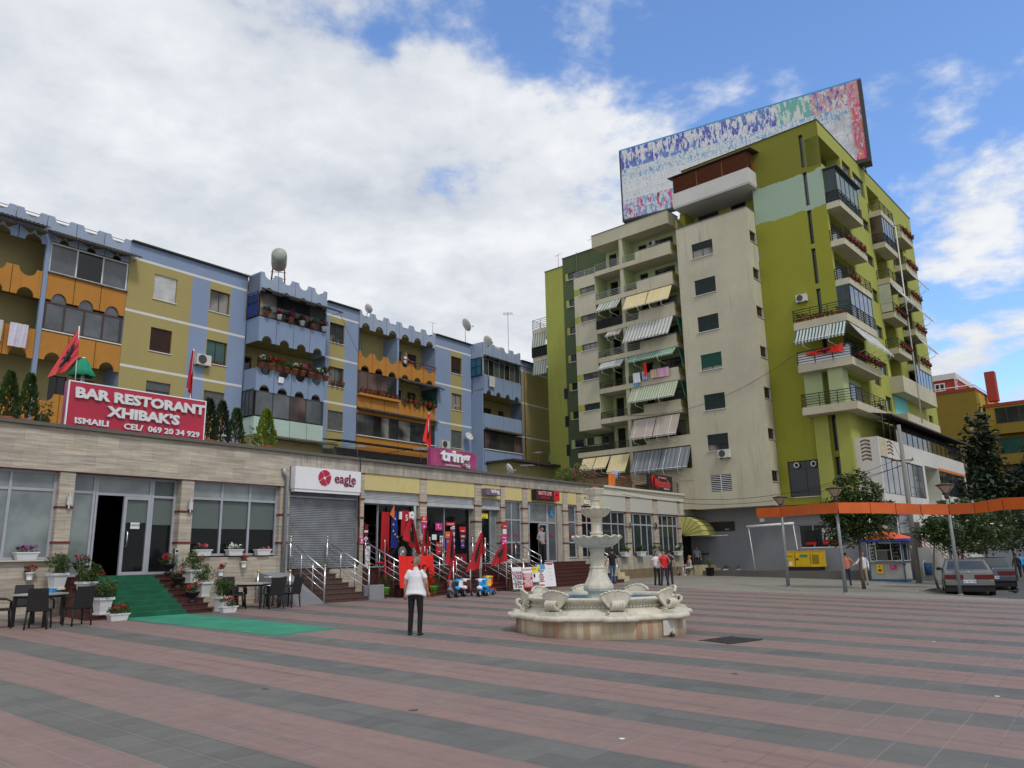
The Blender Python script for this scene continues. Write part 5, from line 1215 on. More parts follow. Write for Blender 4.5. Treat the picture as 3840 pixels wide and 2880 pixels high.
awning(bal[3], -14.5, -10.65, 15.74, 15.28, -1.2, -1.7, 'stripe_teal', 1, .04); awning(bal[3], -17.0, -14.95, 15.72, 15.2, -1.2, -1.7, 'awning_grey', 1, .03)
awning(bal[4], -14.45, -10.65, 13.38, 12.28, -1.2, -1.9, 'stripe_fine', 1, .03)
awning(bal[5], -14.4, -10.7, 11.05, 9.68, -1.2, -1.9, 'awning_taupe', 2, .04)
awning(bal[6], -16.5, -14.9, 8.74, 7.5, -1.2, -1.9, 'awning_cream', 1, .03); awning(bal[6], -19.0, -16.6, 8.74, 7.9, -1.2, -1.8, 'awning_cream', 2, .03)
awning(bal[6], -14.5, -10.05, 8.76, 7.36, -1.2, -1.9, 'stripe_blue', 2, .05)
mb = MB(); mb.box(-17.25, -14.95, -1.25, -1.2, 18.36, 19.02); mb.build('windbreak', 'cloth_blackwear', bal[2])
for i, z in ((2, 16.75), (3, 14.5), (4, 12.2)):  # side awnings next to the stair tower
    mb = MB(); mb.hexa([(-10.58, -1.1, z+1.2), (-10.55, .3, z+1.2), (-10.2, .2, z), (-10.2, -1.3, z)], [(-10.57, -1.1, z+1.21), (-10.54, .3, z+1.21), (-10.19, .2, z+.01), (-10.19, -1.3, z+.01)]); mb.build('side_awning', 'frame_green', bal[i])
# ---- corner balconies wrapping round to the side
for j, (zb, zt) in enumerate(((15.12, 15.6), (12.43, 12.92), (9.78, 10.25))):
    mb = MB(); mb.box(-2.4, .82, -1.2, -.0, zb, zt, 0); mb.box(.0, .82, 0, 4.4, zb, zt, 0); o = mb.build('balcony', 'cream_slab', tow)
    r = MB(); rail(r, [(-2.38, 0), (-2.38, -1.18), (.8, -1.18), (.8, 4.4), (0, 4.4)], zt, .78, 5, .02); r.build('railing', 'rail_black', o)
    if j == 0: awning(o, -2.3, .76, 15.08, 14.25, -1.2, -1.75, 'stripe_dark', 1, .06)
    if j == 0: awning(o, -.9, 4.2, 15.05, 13.75, -.8, -1.7, 'awning_grey', 2, .02, True, SIDE(0))
    if j == 1: 
        b_ = MB(); b_.box(-2.36, .74, -1.16, -1.14, 12.95, 13.6); b_.build('screen', 'plastic_white', o)
mb = MB(); mb.box(-2.35, -1.25, -.55, 0, 10.25, 12.43, 0); mb.box(-.75, .1, -.95, 0, 10.25, 12.43, 0); mb.build('bay_wall', 'lime_pale', tow)
mb = MB(); mb.box(-2.1, -1.25, -.35, 0, 4.6, 9.78, 0); mb.box(-.78, 0, -.35, 0, 4.6, 9.78, 0); mb.build('bay_wall', 'lime_side', tow)
for j, (zb, zt) in enumerate(((22.87, 23.28), (20.33, 20.72), (17.73, 18.12))):
    mb = MB(); mb.box(0, .85, 0, 4.3, zb, zt); o = mb.build('balcony', 'cream_slab', tow)
    r = MB(); rail(r, [(0.02, .02), (.83, .02), (.83, 4.3), (0, 4.3)], zt, .72, 5, .02); r.build('railing', 'rail_black', o)
mb = MB(); mb.box(.0, .95, -.1, 4.5, 25.6, 25.66); mb.build('canopy', 'dark_concrete', tow)
for (x0, x1, y0, y1, z0, z1, kf, ks) in ((0, .78, .05, 4.2, 23.3, 25.6, 'glass_dark', 'glass_teal'), (0, .8, .0, 4.2, 15.6, 17.7, 'glass_dark', 'glass_sky')):
    mb = MB(); frame_mb(mb, x0, x1, z0+.0, z1, y0, .05, .05, [.4], [z0+.9]); w = mb.build('glazing', 'frame_green', tow)
    p = MB(); p.box(x0+.03, x1-.03, y0+.02, y0+.03, z0, z1); p.build('pane', kf, w)
    mb = MB(SIDE(x1)); frame_mb(mb, y0, y1, z0, z1, 0, .05, .05, [y0+(y1-y0)*k/5 for k in (1, 2, 3, 4)]); w = mb.build('glazing', 'frame_dark', tow)
    for k in range(5): p = MB(SIDE(x1)); p.box(y0+(y1-y0)*k/5+.03, y0+(y1-y0)*(k+1)/5-.03, .02, .03, z0, z1); p.build('pane', ks, w)
# second and third columns on the side
for j, zt in enumerate((25.72, 23.27, 20.55, 18.02, 15.42)):
    mb = MB(); mb.box(0, .82, 9.1, 12.2, zt-.4, zt); o = mb.build('balcony', 'cream_slab', tow)
    r = MB(); rail(r, [(.02, 9.12), (.8, 9.12), (.8, 12.2), (0, 12.2)], zt, .7, 5, .02); r.build('railing', 'rail_black', o)
    if j == 1:
        mb = MB(SIDE(.8)); frame_mb(mb, 9.15, 12.1, 23.3, 25.3, 0, .05, .05, [9.7, 10.3, 10.9, 11.5]); w = mb.build('glazing', 'frame_dark', o)
        for k in range(5): p = MB(SIDE(.8)); p.box(9.18+.59*k, 9.74+.59*k, .02, .03, 23.3, 25.3); p.build('pane', 'glass_sky', w)
        p = MB(); p.box(.02, .78, 9.12, 9.14, 23.3, 25.3); p.build('pane', 'glass_brown', w)
    if j == 2: awning(o, 9.2, 12.1, 20.1, 18.9, -.82, -1.6, 'awning_grey', 1, .02, True, SIDE(0)); p = MB(); p.box(.02, .78, 9.1, 9.12, 18.1, 20.1); p.build('curtain', 'stripe_fine', o)
for j, (a, b, zb, zt) in enumerate(((8.95, 17.5, 12.25, 13.4), (8.95, 17.4, 9.95, 10.8))):
    mb = MB(); mb.box(0, .85, a, b, zb, zt); mb.build('balcony', 'cream_slab', tow)
mb = MB(SIDE(.78)); frame_mb(mb, 13.2, 17.3, 13.4, 15.0, 0, .05, .05, [14.0, 14.8, 15.6, 16.4]); w = mb.build('glazing', 'frame_dark', tow)
for k in range(5): p = MB(SIDE(.78)); p.box(13.23+.82*k, 14.0+.82*k, .02, .03, 13.4, 15.0); p.build('pane', 'glass_sky', w)
mb = MB(); mb.box(-.0, .02, 9.4, 12.6, 10.82, 12.2, 0); mb.build('loggia_wall', 'aqua_wall', tow)
mb = MB(); mb.tube([(.88, 12.3, 10.5), (.88, 12.3, 25.4)], .05, 6); mb.build('drainpipe', 'trim_white', tow)
for j, zt in enumerate((25.6, 22.98, 20.4, 17.8, 15.15)):
    mb = MB(); mb.box(0, .82, 14.1, 17.2, zt-.45, zt); o = mb.build('balcony', 'cream_slab', tow)
    r = MB(); rail(r, [(.02, 14.12), (.8, 14.12), (.8, 17.2), (0, 17.2)], zt, .6, 5, .02); r.build('railing', 'rail_black', o)
    if j in (1, 2, 3): awning(o, 14.3, 17.1, zt-.5, zt-1.5, -.82, -1.5, 'awning_grey', 1, .02, True, SIDE(0))
# left-hand end: two balconies seen past the lime wall
for j, zt in enumerate((23.4, 20.9)[:2]): pass
for j, (zb, zt) in enumerate(((20.35, 20.75), (17.9, 18.3))):
    mb = MB(); mb.box(-25.9, -24.1, 1.5, 5.5, zb, zt); o = mb.build('balcony', 'cream_slab', tow)
    r = MB(); rail(r, [(-24.1, 1.52), (-25.88, 1.52), (-25.88, 5.5)], zt, .85, 5, .018); r.build('railing', 'rail_black', o)
    awning(o, -25.85, -24.3, zb-.03, zb-1.15, 1.5, 1.3, 'stripe_green', 1, 0, False)
    if j == 1: b_ = MB(); b_.box(-25.95, -24.1, 1.44, 1.48, 18.3, 19.2); b_.box(-25.98, -25.95, 1.44, 5.4, 18.3, 19.2); b_.build('windbreak', 'cloth_blackwear', o)
# ---- ground floor: grey rendered wall, platform, posters window, annex
mb = MB(); wall(mb, -12.5, .0, -.3, 4.56, [(-3.95, -1.35, 1.95, 3.35)], -.02+.3, .15); mb.f([(-12.5, .28, 4.55), (0, .28, 4.55), (0, -.02, 4.55), (-12.5, -.02, 4.55)])
mb.box(-12.5, -9.0, .3, .5, -.3, 4.5); mb.build('ground_floor_wall', 'grey_render', tow)
mb = MB(); mb.box(-11.9, 1.3, -1.3, .27, -.3, .66, 0); mb.build('platform', 'dark_concrete', tow)
w = window(tow, I4, -3.95, -1.35, 1.95, 3.35, y=.36, kind='glass_dark', frame='alu', mull=2, t=.06)
mb = MB(); mb.box(-3.55, -2.95, .33, .35, 2.15, 3.0, 0); mb.box(-2.55, -1.75, .33, .35, 2.15, 3.1, 1); mb.box(-2.55, -1.75, .31, .328, 2.15, 2.4, 2); mb.box(-3.55, -2.95, .31, .328, 2.15, 2.3, 2); mb.box(-3.9, -1.3, .31, .34, 1.86, 2.0, 1); mb.build('window_poster', ['black', 'sign_white', 'sign_red'], w)
text('1L', .25, 'sign_black', w, T3((-2.2, .3, 2.75)), ext=.002); text('oferte', .14, 'sign_red', w, T3((-2.1, .3, 2.95)), ext=.002); text('o shop  o shop  o shop  o shop', .1, 'sign_red', w, T3((-2.6, .305, 1.93)), ext=.002)
mb = MB(); mb.box(-4.75, 1.3, -.1, .26, 4.0, 4.5, 0); mb.box(-3.0, -1.3, -.12, -.102, 4.05, 4.45, 1); mb.build('fascia', ['sign_red', 'sign_white'], tow)
mb = MB(); mb.box(-10.2, -8.1, .2, .26, 3.15, 3.75); o = mb.build('banner', 'sign_black', tow); text('Benefit', .28, 'eave_dark', o, T3((-8.9, .18, 3.5)), ext=.004); text('Banka', .12, 'sign_white', o, T3((-8.6, .18, 3.25)), ext=.004)
mb = MB(); mb.tube([(-6.4, -.9, .66), (-6.6, -.95, 3.3)], .03, 5); mb.tube([(-3.55, -.9, .66), (-3.75, -.95, 3.35)], .03, 5); mb.tube([(-6.7, -.95, 3.33), (-3.7, -.95, 3.42)], .08, 6); mb.tube([(-10.6, -.6, 2.82), (-8.2, -.6, 2.86)], .025, 5); mb.box(-6.3, -6.0, .1, .26, 3.62, 3.85)
mb.build('folded_awning_frame', 'white_paint', tow)
mb = MB(SIDE(1.33)); aw = [(.2, 8.95, 4.95, 7.1), (13.0, 20.7, 5.4, 7.1)]
wall(mb, 0, 21, 0, 8.22, aw+[(9.4, 12.9, 4.4, 7.2, 1.5)], 0, .15); mb.build('annex_wall', 'white_wall', tow)
mb = MB(); mb.f([(0, 0, 0), (1.33, 0, 0), (1.33, 0, 8.22), (0, 0, 8.22)]); mb.f([(0, 0, 8.22), (1.33, 0, 8.22), (1.33, 21, 8.22), (0, 21, 8.22)]); mb.f([(0, 21, 0), (1.33, 21, 0), (1.33, 21, 8.22), (0, 21, 8.22)]); mb.build('annex_wall', 'white_wall', tow)
mb = MB(); mb.box(1.2, 1.8, 9.2, 10.8, -.2, 4.8); mb.build('annex_wall', 'white_wall', tow)
def strip(a, b, z0, z1, n, kind, y=.05):
    mb = MB(SIDE(1.33)); frame_mb(mb, a, b, z0, z1, y, .05, .06, [a+(b-a)*(k+1)/n for k in range(n-1)]); w = mb.build('window', 'frame_dark', tow)
    for k in range(n): p = MB(SIDE(1.33)); p.box(a+(b-a)*k/n+.03, a+(b-a)*(k+1)/n-.03, y+.02, y+.03, z0+.03, z1-.03); p.build('pane', kind, w)
strip(.2, 8.95, 4.95, 7.1, 8, 'glass_sky'); strip(13.0, 20.7, 5.4, 7.1, 6, 'glass_dark')
mb = MB(SIDE(1.33))
for k in range(14): 
    y = 4.2+k*1.2; mb.box(y, y+1.12, .1, .13, 8.25, 9.4)
mb.build('terrace_glazing', 'glass_dark', tow)
mb = MB(SIDE(1.33)); 
for k in range(15): mb.tube([(4.15+k*1.2, .1, 8.22), (4.15+k*1.2, .1, 9.7)], .03, 4)
for y in (1.0, 2.2, 3.2): mb.tube([(y, -.1, 8.2), (y, -.1, 9.7)], .04, 4)
mb.build('terrace_post', 'frame_brown', tow)
canopy_m = MB(); n = 190
for k in range(n):
    y0 = 1.0+k*.107; y1 = y0+.107; h0 = .04*(k % 2); h1 = .04*((k+1) % 2)
    canopy_m.f([(.05, y0, 9.95+h0), (2.0, y0, 9.55+h0), (2.0, y1, 9.55+h1), (.05, y1, 9.95+h1)]); canopy_m.f([(2.0, y0, 9.55+h0), (2.0, y0, 9.48), (2.0, y1, 9.48), (2.0, y1, 9.55+h1)])
canopy_m.build('canopy', 'eave_dark', tow)
mb = MB(SIDE(1.33)); mb.box(13.0, 20.9, -.03, -.003, 7.12, 7.3, 0); mb.build('painted_band', 'orange_cloth', tow)
mb = MB(T3((.62, -.012, 0)))
for k in range(6):
    z = 6.85+k*.215; mb.prism([(-.27, z), (-.05, z+.1), (.27, z-.02), (.27, z+.11), (.0, z+.19), (-.27, z+.12)], 0, .01)
mb.build('wall_decoration', 'decor_brown', tow)
mb = MB(SIDE(1.33))
for k in range(4):
    z = 7.3+k*.22; mb.prism([(1.65, z), (2.1, z+.12), (2.7, z), (2.7, z+.1), (2.2, z+.2), (1.65, z+.12)], -.02, -.004)
mb.build('wall_decoration', 'decor_brown', tow); mb = MB(SIDE(1.33)); mb.box(.25, 1.5, -.02, -.004, 7.1, 8.15); mb.build('wall_panel', 'marble_step', tow)
# marble stairs and rails beside the annex
mb = MB()
for k in range(14):
    y = 7.6-.5*k; mb.box(1.6, 3.2, y-.5, y+.1, -.3, .2+.125*k+.0); mb.box(1.55, 3.22, y-.45, y+.13, .2+.125*k, .235+.125*k, 1)
for k in range(14):
    y = 17-.5*k; mb.box(1.6, 3.2, y-.5, y+.1, -.3, .35+.125*k); mb.box(1.55, 3.22, y-.45, y+.13, .35+.125*k, .385+.125*k, 1)
mb.build('outdoor_stairs', ['white_wall', 'marble_step'], tow)
for mat, x, y0, z0, y1, z1 in (('rail_maroon', 3.3, 8, .3, .6, 2.1), ('rail_maroon', 2.3, 8, .3, .6, 2.1), ('steel', 3.3, 17, .5, 10, 2.3), ('steel', 2.4, 17, .5, 10, 2.3), ('magenta_rail', 3.8, 6.5, .1, 1.0, 1.5)):
    mb = MB()
    for h in (.3, .5, .7, .9): mb.tube([(x, y0, z0+h), (x, y1, z1+h)], .03 if h > .8 else .02, 5)
    for k in range(7): f = k/6; mb.tube([(x, y0+(y1-y0)*f, z0+(z1-z0)*f), (x, y0+(y1-y0)*f, z0+(z1-z0)*f+.9)], .022, 4)
    mb.build('stair_railing', mat, tow)
mb = MB(SIDE(1.33)); mb.box(-.0, 1.5, -.06, -.0, .3, 3.6, 0); mb.box(2.0, 4.4, -.04, -.0, 2.0, 3.9, 1); mb.box(4.5, 6.2, -.04, -.0, 1.0, 3.4, 2); mb.build('shopfront', ['frame_dark', 'glass_dark', 'shutter_brown'], tow)
mb = MB(SIDE(1.33)); mb.box(.8, 3.5, -.15, -.05, 3.75, 4.25); mb.build('fascia', 'sign_magenta', tow)
# ---- billboard
A_, B_ = Vector((-18.26, 4.78)), Vector((.82, 8.54)); dd = (B_-A_); Lb = dd.length; ang = math.atan2(dd.y, dd.x)
bb = thing('billboard', 'huge torn billboard with shreds of old posters on the green tower roof', 'billboard', FG.M @ T3((A_.x, A_.y, 29.5)) @ Matrix.Rotation(ang, 4, 'Z'))
def torn():
    m, t, P = new('torn_posters'); tc = t.nodes.new('ShaderNodeTexCoord').outputs['Object']
    s = t.nodes.new('ShaderNodeSeparateXYZ'); t.links.new(tc, s.inputs[0])
    def M(op, a, b=None, c=None):
        n = t.nodes.new('ShaderNodeMath'); n.operation = op
        for i, q in enumerate((a, b, c)):
            if q is None: continue
            if isinstance(q, (int, float)): n.inputs[i].default_value = q
            else: t.links.new(q, n.inputs[i])
        return n.outputs[0]
    X, Z_ = s.outputs[0], s.outputs[2]
    tear = nse(t, 1, tc, 8, .74, (2.6, 1, .9)); tear2 = nse(t, 1, tc, 8, .78, (3.6, 1, 1.6)); big = nse(t, .55, tc, 3, .5); fine = nse(t, 1, tc, 6, .8, (7, 1, 2.5))
    step = lambda v, a, w=.01: rng(t, v, a, a+w)
    white = mixn(t, step(tear2, .56), (.66, .68, .70), (.50, .55, .58)); white = mixn(t, step(fine, .585), white, (.16, .17, .2)); white = mixn(t, step(nse(t, 1, tc, 5, .7, (6, 1, 3)), .63), white, (.45, .06, .12))
    vio = (.085, .10, .42); sky_ = (.12, .35, .60); teal = (.14, .40, .34)
    mul = lambda a, b: M('MULTIPLY', a, b)
    band = lambda v, a, b: mul(step(v, a, .02), M('SUBTRACT', 1.0, step(v, b, .02)))
    c = white
    zj = M('ADD', Z_, M('MULTIPLY', tear, .5))
    top = step(zj, 4.95); 
    c = mixn(t, mul(top, M('SUBTRACT', 1.0, step(tear, .495))), c, mixn(t, step(big, .5, .1), vio, (.13, .22, .50)))
    c = mixn(t, mul(band(X, 13.2, 15.8), step(M('SUBTRACT', zj, M('MULTIPLY', X, .0)), 4.95)), c, mixn(t, step(tear, .505), teal, (.6, .62, .6)))
    mid = mul(band(zj, 3.9, 4.95), M('SUBTRACT', 1.0, step(tear2, .47))); c = mixn(t, mid, c, mixn(t, step(big, .52, .05), sky_, (.32, .5, .62)))
    low = mul(M('SUBTRACT', 1.0, step(zj, 2.1)), M('SUBTRACT', 1.0, step(X, 7.5))); c = mixn(t, mul(low, M('SUBTRACT', 1.0, step(tear2, .5))), c, mixn(t, step(tear, .5), sky_, mixn(t, step(tear, .56), (.62, .03, .22), (.03, .03, .05))))
    red = step(X, 18.35, .2); c = mixn(t, mul(red, M('SUBTRACT', 1.0, step(tear2, .53))), c, mixn(t, step(tear, .5), (.66, .03, .18), (.60, .18, .10)))
    tp = mul(mul(step(X, 15.8), top), M('SUBTRACT', 1.0, step(tear2, .5))); c = mixn(t, tp, c, (.55, .30, .28))
    c = mixn(t, mul(mul(step(X, 14.5), M('SUBTRACT', 1.0, top)), rng(t, big, .4, .6, 0, .45)), c, (.20, .20, .19))
    c = mixn(t, mul(step(nse(t, 1, tc, 4, .6, (3, 1, 2)), .69), M('SUBTRACT', 1.0, step(Z_, 4))), c, (.62, .03, .22))
    jx = M('LESS_THAN', M('ABSOLUTE', M('SUBTRACT', M('FRACT', M('DIVIDE', X, 1.05)), .5)), .012); jz = M('LESS_THAN', M('ABSOLUTE', M('SUBTRACT', M('FRACT', M('DIVIDE', Z_, 1.65)), .5)), .01)
    c = mixn(t, M('MAXIMUM', M('MULTIPLY', jx, .45), M('MULTIPLY', jz, .6)), c, (.25, .25, .25))
    t.links.new(c, P.inputs['Base Color']); P.inputs['Roughness'].default_value = .7
    return m
SPEC['torn_posters'] = torn
mb = MB(); mb.box(.12, Lb-.25, 0, .12, .12, 6.55); mb.build('poster_panel', 'torn_posters', bb)
mb = MB(); mb.box(0, Lb, .0, .5, 6.55, 6.68, 1); mb.box(0, .12, -.04, .5, 0, 6.55, 0); mb.box(Lb-.25, Lb, -.04, .6, 0, 6.55, 0); mb.box(0, Lb, -.04, .5, -.05, .12, 0); mb.box(Lb-1.3, Lb+.0, -.5, .5, -.35, -.05, 0)
mb.build('frame', ['frame_dark', 'skyblue'], bb)
mb = MB()
for k in range(9):
    x = .4+k*(Lb-1)/8; d = -3.7 if x < 8.4 else -.5; mb.tube([(x, .4, 6), (x, 2.4, .2 if x > 8.4 else d)], .05, 5); mb.tube([(x, .2, 0), (x, .2, d)], .07, 5); mb.tube([(x, .2, 6.5), (x, .6, 0)], .05, 5)
for k in range(3): mb.tube([(Lb-.6, .1, -.1), (Lb-1.4+k*.5, 1.0+k*1.2, -.5)], .05, 5)
mb.build('support_frame', 'galvanised', bb)
# ================================================================ plants
def leaves(mb, c, r, n, s, mi=0, flat_=.5, shell=.35, asp=.5, up=0):
    """n leaf-sized faces spread through an ellipsoid, clumped and ragged at the edge"""
    cl = [Vector((random.gauss(0, .55), random.gauss(0, .55), random.gauss(0, .55))) for _ in range(max(4, int(n)//28))]
    for _ in range(int(n)):
        k = random.choice(cl); p = k+Vector((random.gauss(0, .22), random.gauss(0, .22), random.gauss(0, .22)))
        if p.length > 1.12: p *= random.uniform(.8, 1.12)/p.length
        q = Vector((c[0]+p.x*r[0], c[1]+p.y*r[1], c[2]+p.z*r[2]))
        d = Vector((random.gauss(0, 1), random.gauss(0, 1), random.gauss(0, flat_)+up)).normalized(); e = d.cross(Vector((random.gauss(0, .5), random.gauss(0, .5), 1))).normalized()
        L_ = s*random.uniform(.6, 1.3); w_ = L_*asp
        mb.f([q, q+d*L_*.5+e*w_*.5, q+d*L_, q+d*L_*.5-e*w_*.5], mi)
def MW(x, y, z=None, rot=0, sc=1): return T3((x, y, gz(x, y) if z is None else z)) @ Matrix.Rotation(radians(rot), 4, 'Z') @ Matrix.Scale(sc, 4)
def tree(name, label, x, y, trunk, crown, n, s, leafm, z=None, group=None, tr=.09, cat='tree', flowers=0):
    """tapered leaning trunk with limbs into a crown of leaf clumps; crown = [(cx,cy,cz,rx,ry,rz)]"""
    o = thing(name, label, cat, MW(x, y, z), group)
    mb = MB(); mb.tube(trunk, [tr*(1-.55*i/(len(trunk)-1)) for i in range(len(trunk))], 7); t = Vector(trunk[-1])
    for c in crown:
        v = Vector(c[:3]); mb.tube([t-Vector((0, 0, .1)), t.lerp(v, .5)+Vector((0, 0, .08)), v], [tr*.4, tr*.25, .012], 5)
        for _ in range(3): w = v+Vector((random.uniform(-.7, .7)*c[3], random.uniform(-.7, .7)*c[4], random.uniform(-.2, .7)*c[5])); mb.tube([t.lerp(v, .7), w], [tr*.16, .008], 4)
    mb.build('trunk', 'bark', o)
    mb = MB(); vol = sum(c[3]*c[4]*c[5] for c in crown)
    for c in crown: leaves(mb, c[:3], c[3:], int(n*c[3]*c[4]*c[5]/vol), s)
    mats = [leafm]
    if flowers:
        mats.append('flower_white')
        for _ in range(flowers):
            c = random.choice(crown); leaves(mb, (c[0]+random.uniform(-.7, .7)*c[3], c[1]-.8*c[4], c[2]+random.uniform(-.6, .6)*c[5]), (.06, .06, .05), 8, .14, 1)
    mb.build('crown', mats, o); return o
random.seed(3)
tree('magnolia_tree', 'young magnolia tree with a broad dark crown in front of the kiosk', 15.25, 34.65, [(0, 0, 0), (-.05, 0, .8), (.02, 0, 1.6), (0, 0, 2.2)],
     [(-.6, 0, 2.6, 1.0, .9, .75), (.65, 0, 2.6, .95, .9, .7), (0, 0, 3.3, 1.35, 1.1, .8), (.3, .1, 4.1, .9, .9, .7), (-.2, 0, 4.5, .6, .6, .55), (.75, 0, 4.5, .42, .45, .6), (-1.1, 0, 3.4, .5, .6, .6), (1.35, 0, 3.3, .5, .6, .5), (.15, 0, 5.05, .25, .25, .35)], 8500, .19, 'leaf_magnolia', flowers=7)
tree('magnolia_tree', 'thin young magnolia tree with a small leaning trunk behind the silver car', 18.85, 35.31, [(0, 0, 0), (-.12, 0, .6), (-.02, 0, 1.4), (.12, 0, 2.1)], [(-.1, 0, 2.45, .75, .7, .4), (.7, 0, 2.5, .7, .7, .5), (.2, 0, 2.85, .6, .6, .4)], 2400, .18, 'leaf_magnolia', tr=.06)
for i, (x, y, lab) in enumerate(((22.0, 38.6, 'magnolia tree with white blossoms right behind the dark car'), (24.9, 41.5, 'magnolia tree with white blossoms second behind the dark car at the right edge'), (27.6, 43.5, 'magnolia tree farthest right under the orange ribbon'))):
    tree('magnolia_tree', lab, x, y, [(0, 0, 0), (.05, 0, .9), (0, 0, 1.7)], [(0, 0, 2.3, 1.4, 1.2, .75), (-.8, 0, 2.9, .9, .9, .7), (.7, 0, 3.1, 1.0, .9, .8), (0, 0, 3.7, .8, .8, .6)], 4200, .2, 'leaf_magnolia', flowers=8, tr=.07)
for x, y, z, h, w, lab in ((36.6, 62, 0, 9.3, 2.6, 'tall dark pine tree beside the yellow houses, nearest the tower'), (38.9, 63, 0, 13.4, 2.0, 'tallest narrow dark pine tree beside the ochre house'), (41.5, 62, 0, 9.0, 2.9, 'broad dark pine tree at the right edge of the street'), (34.0, 58, 0, 6.5, 2.4, 'low dark pine tree behind the end of the shops annex')):
    cr_ = [(random.uniform(-.4, .4), random.uniform(-.4, .4), h*f, w*g, w*g, h*.13) for f, g in ((.3, 1.0), (.42, 1.0), (.54, .9), (.66, .75), (.78, .6), (.9, .38), (.98, .18))]+[(random.uniform(-1, 1)*w*.6, 0, h*random.uniform(.3, .75), w*.5, w*.5, h*.1) for _ in range(6)]
    tree('pine_tree', lab, x, y, [(0, 0, z), (0, 0, h*.5), (0, 0, h*.9)], cr_, 5200, .5, 'leaf_pine', tr=.3)
def thuja(F, u, y, z, h, r, m, label, group='clipped conifers on the shop roof'):
    o = MB(); n = int(900*h*r/.25)
    for _ in range(n):
        f = random.random()**.8; a = random.uniform(0, 2*pi); rr = r*(1-f)**.55*(.75+.25*random.random())*(1+.18*sin(a*5+f*14)); q = Vector((rr*cos(a), rr*sin(a), .12+f*(h-.12)))
        d = (Vector((cos(a), sin(a), 1.6))+Vector((random.gauss(0, .4), random.gauss(0, .4), 0))).normalized(); e = d.cross(Vector((cos(a+.8), sin(a+.8), 0))).normalized(); s = random.uniform(.05, .11)
        o.f([q, q+d*s*.6+e*s*.3, q+d*s*1.3, q+d*s*.6-e*s*.3])
    t = thing('thuja', label, 'conifer', at(F, u, y, z), group); o.build('foliage', m, t)
    p = MB(); p.lathe([(r*.6, -.25), (r*.75, .1), (r*.8, .14)], n=14); p.tube([(0, 0, .1), (0, 0, h*.8)], .03, 5, 0); p.build('pot', 'terracotta', t)
thuja(FL, .38, .75, 5.62, 1.36, .27, 'leaf_thuja', 'dark clipped conifer left of the crimson restaurant sign'); thuja(FL, .88, .75, 5.62, 1.38, .25, 'leaf_thuja', 'clipped conifer touching the left end of the restaurant sign'); thuja(FL, -.1, .9, 5.62, 1.1, .3, 'leaf_thuja_bright', 'pale green conifer at the left edge of the photo on the shop roof')
thuja(FL, 6.3, .8, 5.62, 1.5, .33, 'leaf_pine', 'dark clipped conifer just right of the restaurant sign'); thuja(FL, 6.85, .9, 5.62, 1.5, .3, 'leaf_pine', 'second dark conifer right of the restaurant sign'); thuja(FL, 7.35, .8, 5.62, 1.3, .27, 'leaf_thuja', 'mid green conifer between the dark and the bright conifers on the roof'); thuja(FL, 8.5, .75, 5.62, 1.42, .36, 'leaf_thuja_bright', 'bright yellow green conifer at the right of the roof planting')
def bush(F, u, y, z, r, n, s, m, label, cat='shrub', group=None, name='shrub'):
    o = MB(); leaves(o, (0, 0, r[2]), r, n, s); o.tube([(0, 0, -.1), (0, 0, r[2])], .02, 4, 1)
    return o.build(name, [m, 'bark'], None, at(F, u, y, z), label=label, cat=cat, **({'group': group} if group else {}))
bush(FL, 1.25, .8, 5.6, (.28, .25, .4), 260, .09, 'leaf_thuja', 'loose leafy shrub between the conifers and the restaurant sign'); bush(FL, 7.9, .9, 5.6, (.3, .3, .4), 260, .09, 'leaf_bush', 'loose shrub between the conifers on the shop roof')
bush(FL, 27.6, .8, 5.6, (.95, .6, .42), 900, .14, 'leaf_bush', 'yellow green creeper hanging over the roof behind the maroon rail'); bush(FL, 29.3, .9, 5.6, (1.1, .6, .65), 700, .13, 'leaf_bush', 'airy roof shrub with thin arching twigs by the maroon rail'); bush(FL, 33.6, .5, 5.6, (.4, .3, .35), 160, .12, 'leaf_red', 'reddish potted shrub behind the maroon roof rail')
# ---- potted flowers
def pot_mesh(kind):
    mb = MB()
    if kind == 'square': 
        for z0, z1, a, b in ((0, .05, .15, .15), (.05, .36, .13, .17), (.36, .42, .20, .20)): mb.hexa([(-a, -a, z0), (a, -a, z0), (a, a, z0), (-a, a, z0)], [(-b, -b, z1), (b, -b, z1), (b, b, z1), (-b, b, z1)])
        return mb, .42, .15
    if kind == 'urn': mb.lathe([(.11, 0), (.12, .03), (.05, .08), (.05, .12), (.15, .2), (.19, .27), (.2, .3), (.17, .3)], n=16); return mb, .28, .13
    if kind == 'trough': 
        mb.hexa([(-.2, -.08, 0), (.2, -.08, 0), (.2, .08, 0), (-.2, .08, 0)], [(-.24, -.1, .15), (.24, -.1, .15), (.24, .1, .15), (-.24, .1, .15)]); mb.box(-.26, .26, -.115, .115, .15, .18); return mb, .17, .09
    if kind == 'wall': mb.lathe([(.07, 0), (.075, .03), (.065, .035), (.09, .16), (.105, .17), (.105, .2)], n=14); return mb, .19, .07
    if kind == 'green': mb.lathe([(.12, .14), (.15, .36), (.165, .37), (.165, .4)], n=16); return mb, .38, .14
    mb.lathe([(.09, 0), (.125, .17), (.14, .175), (.14, .21)], n=14); return mb, .19, .12
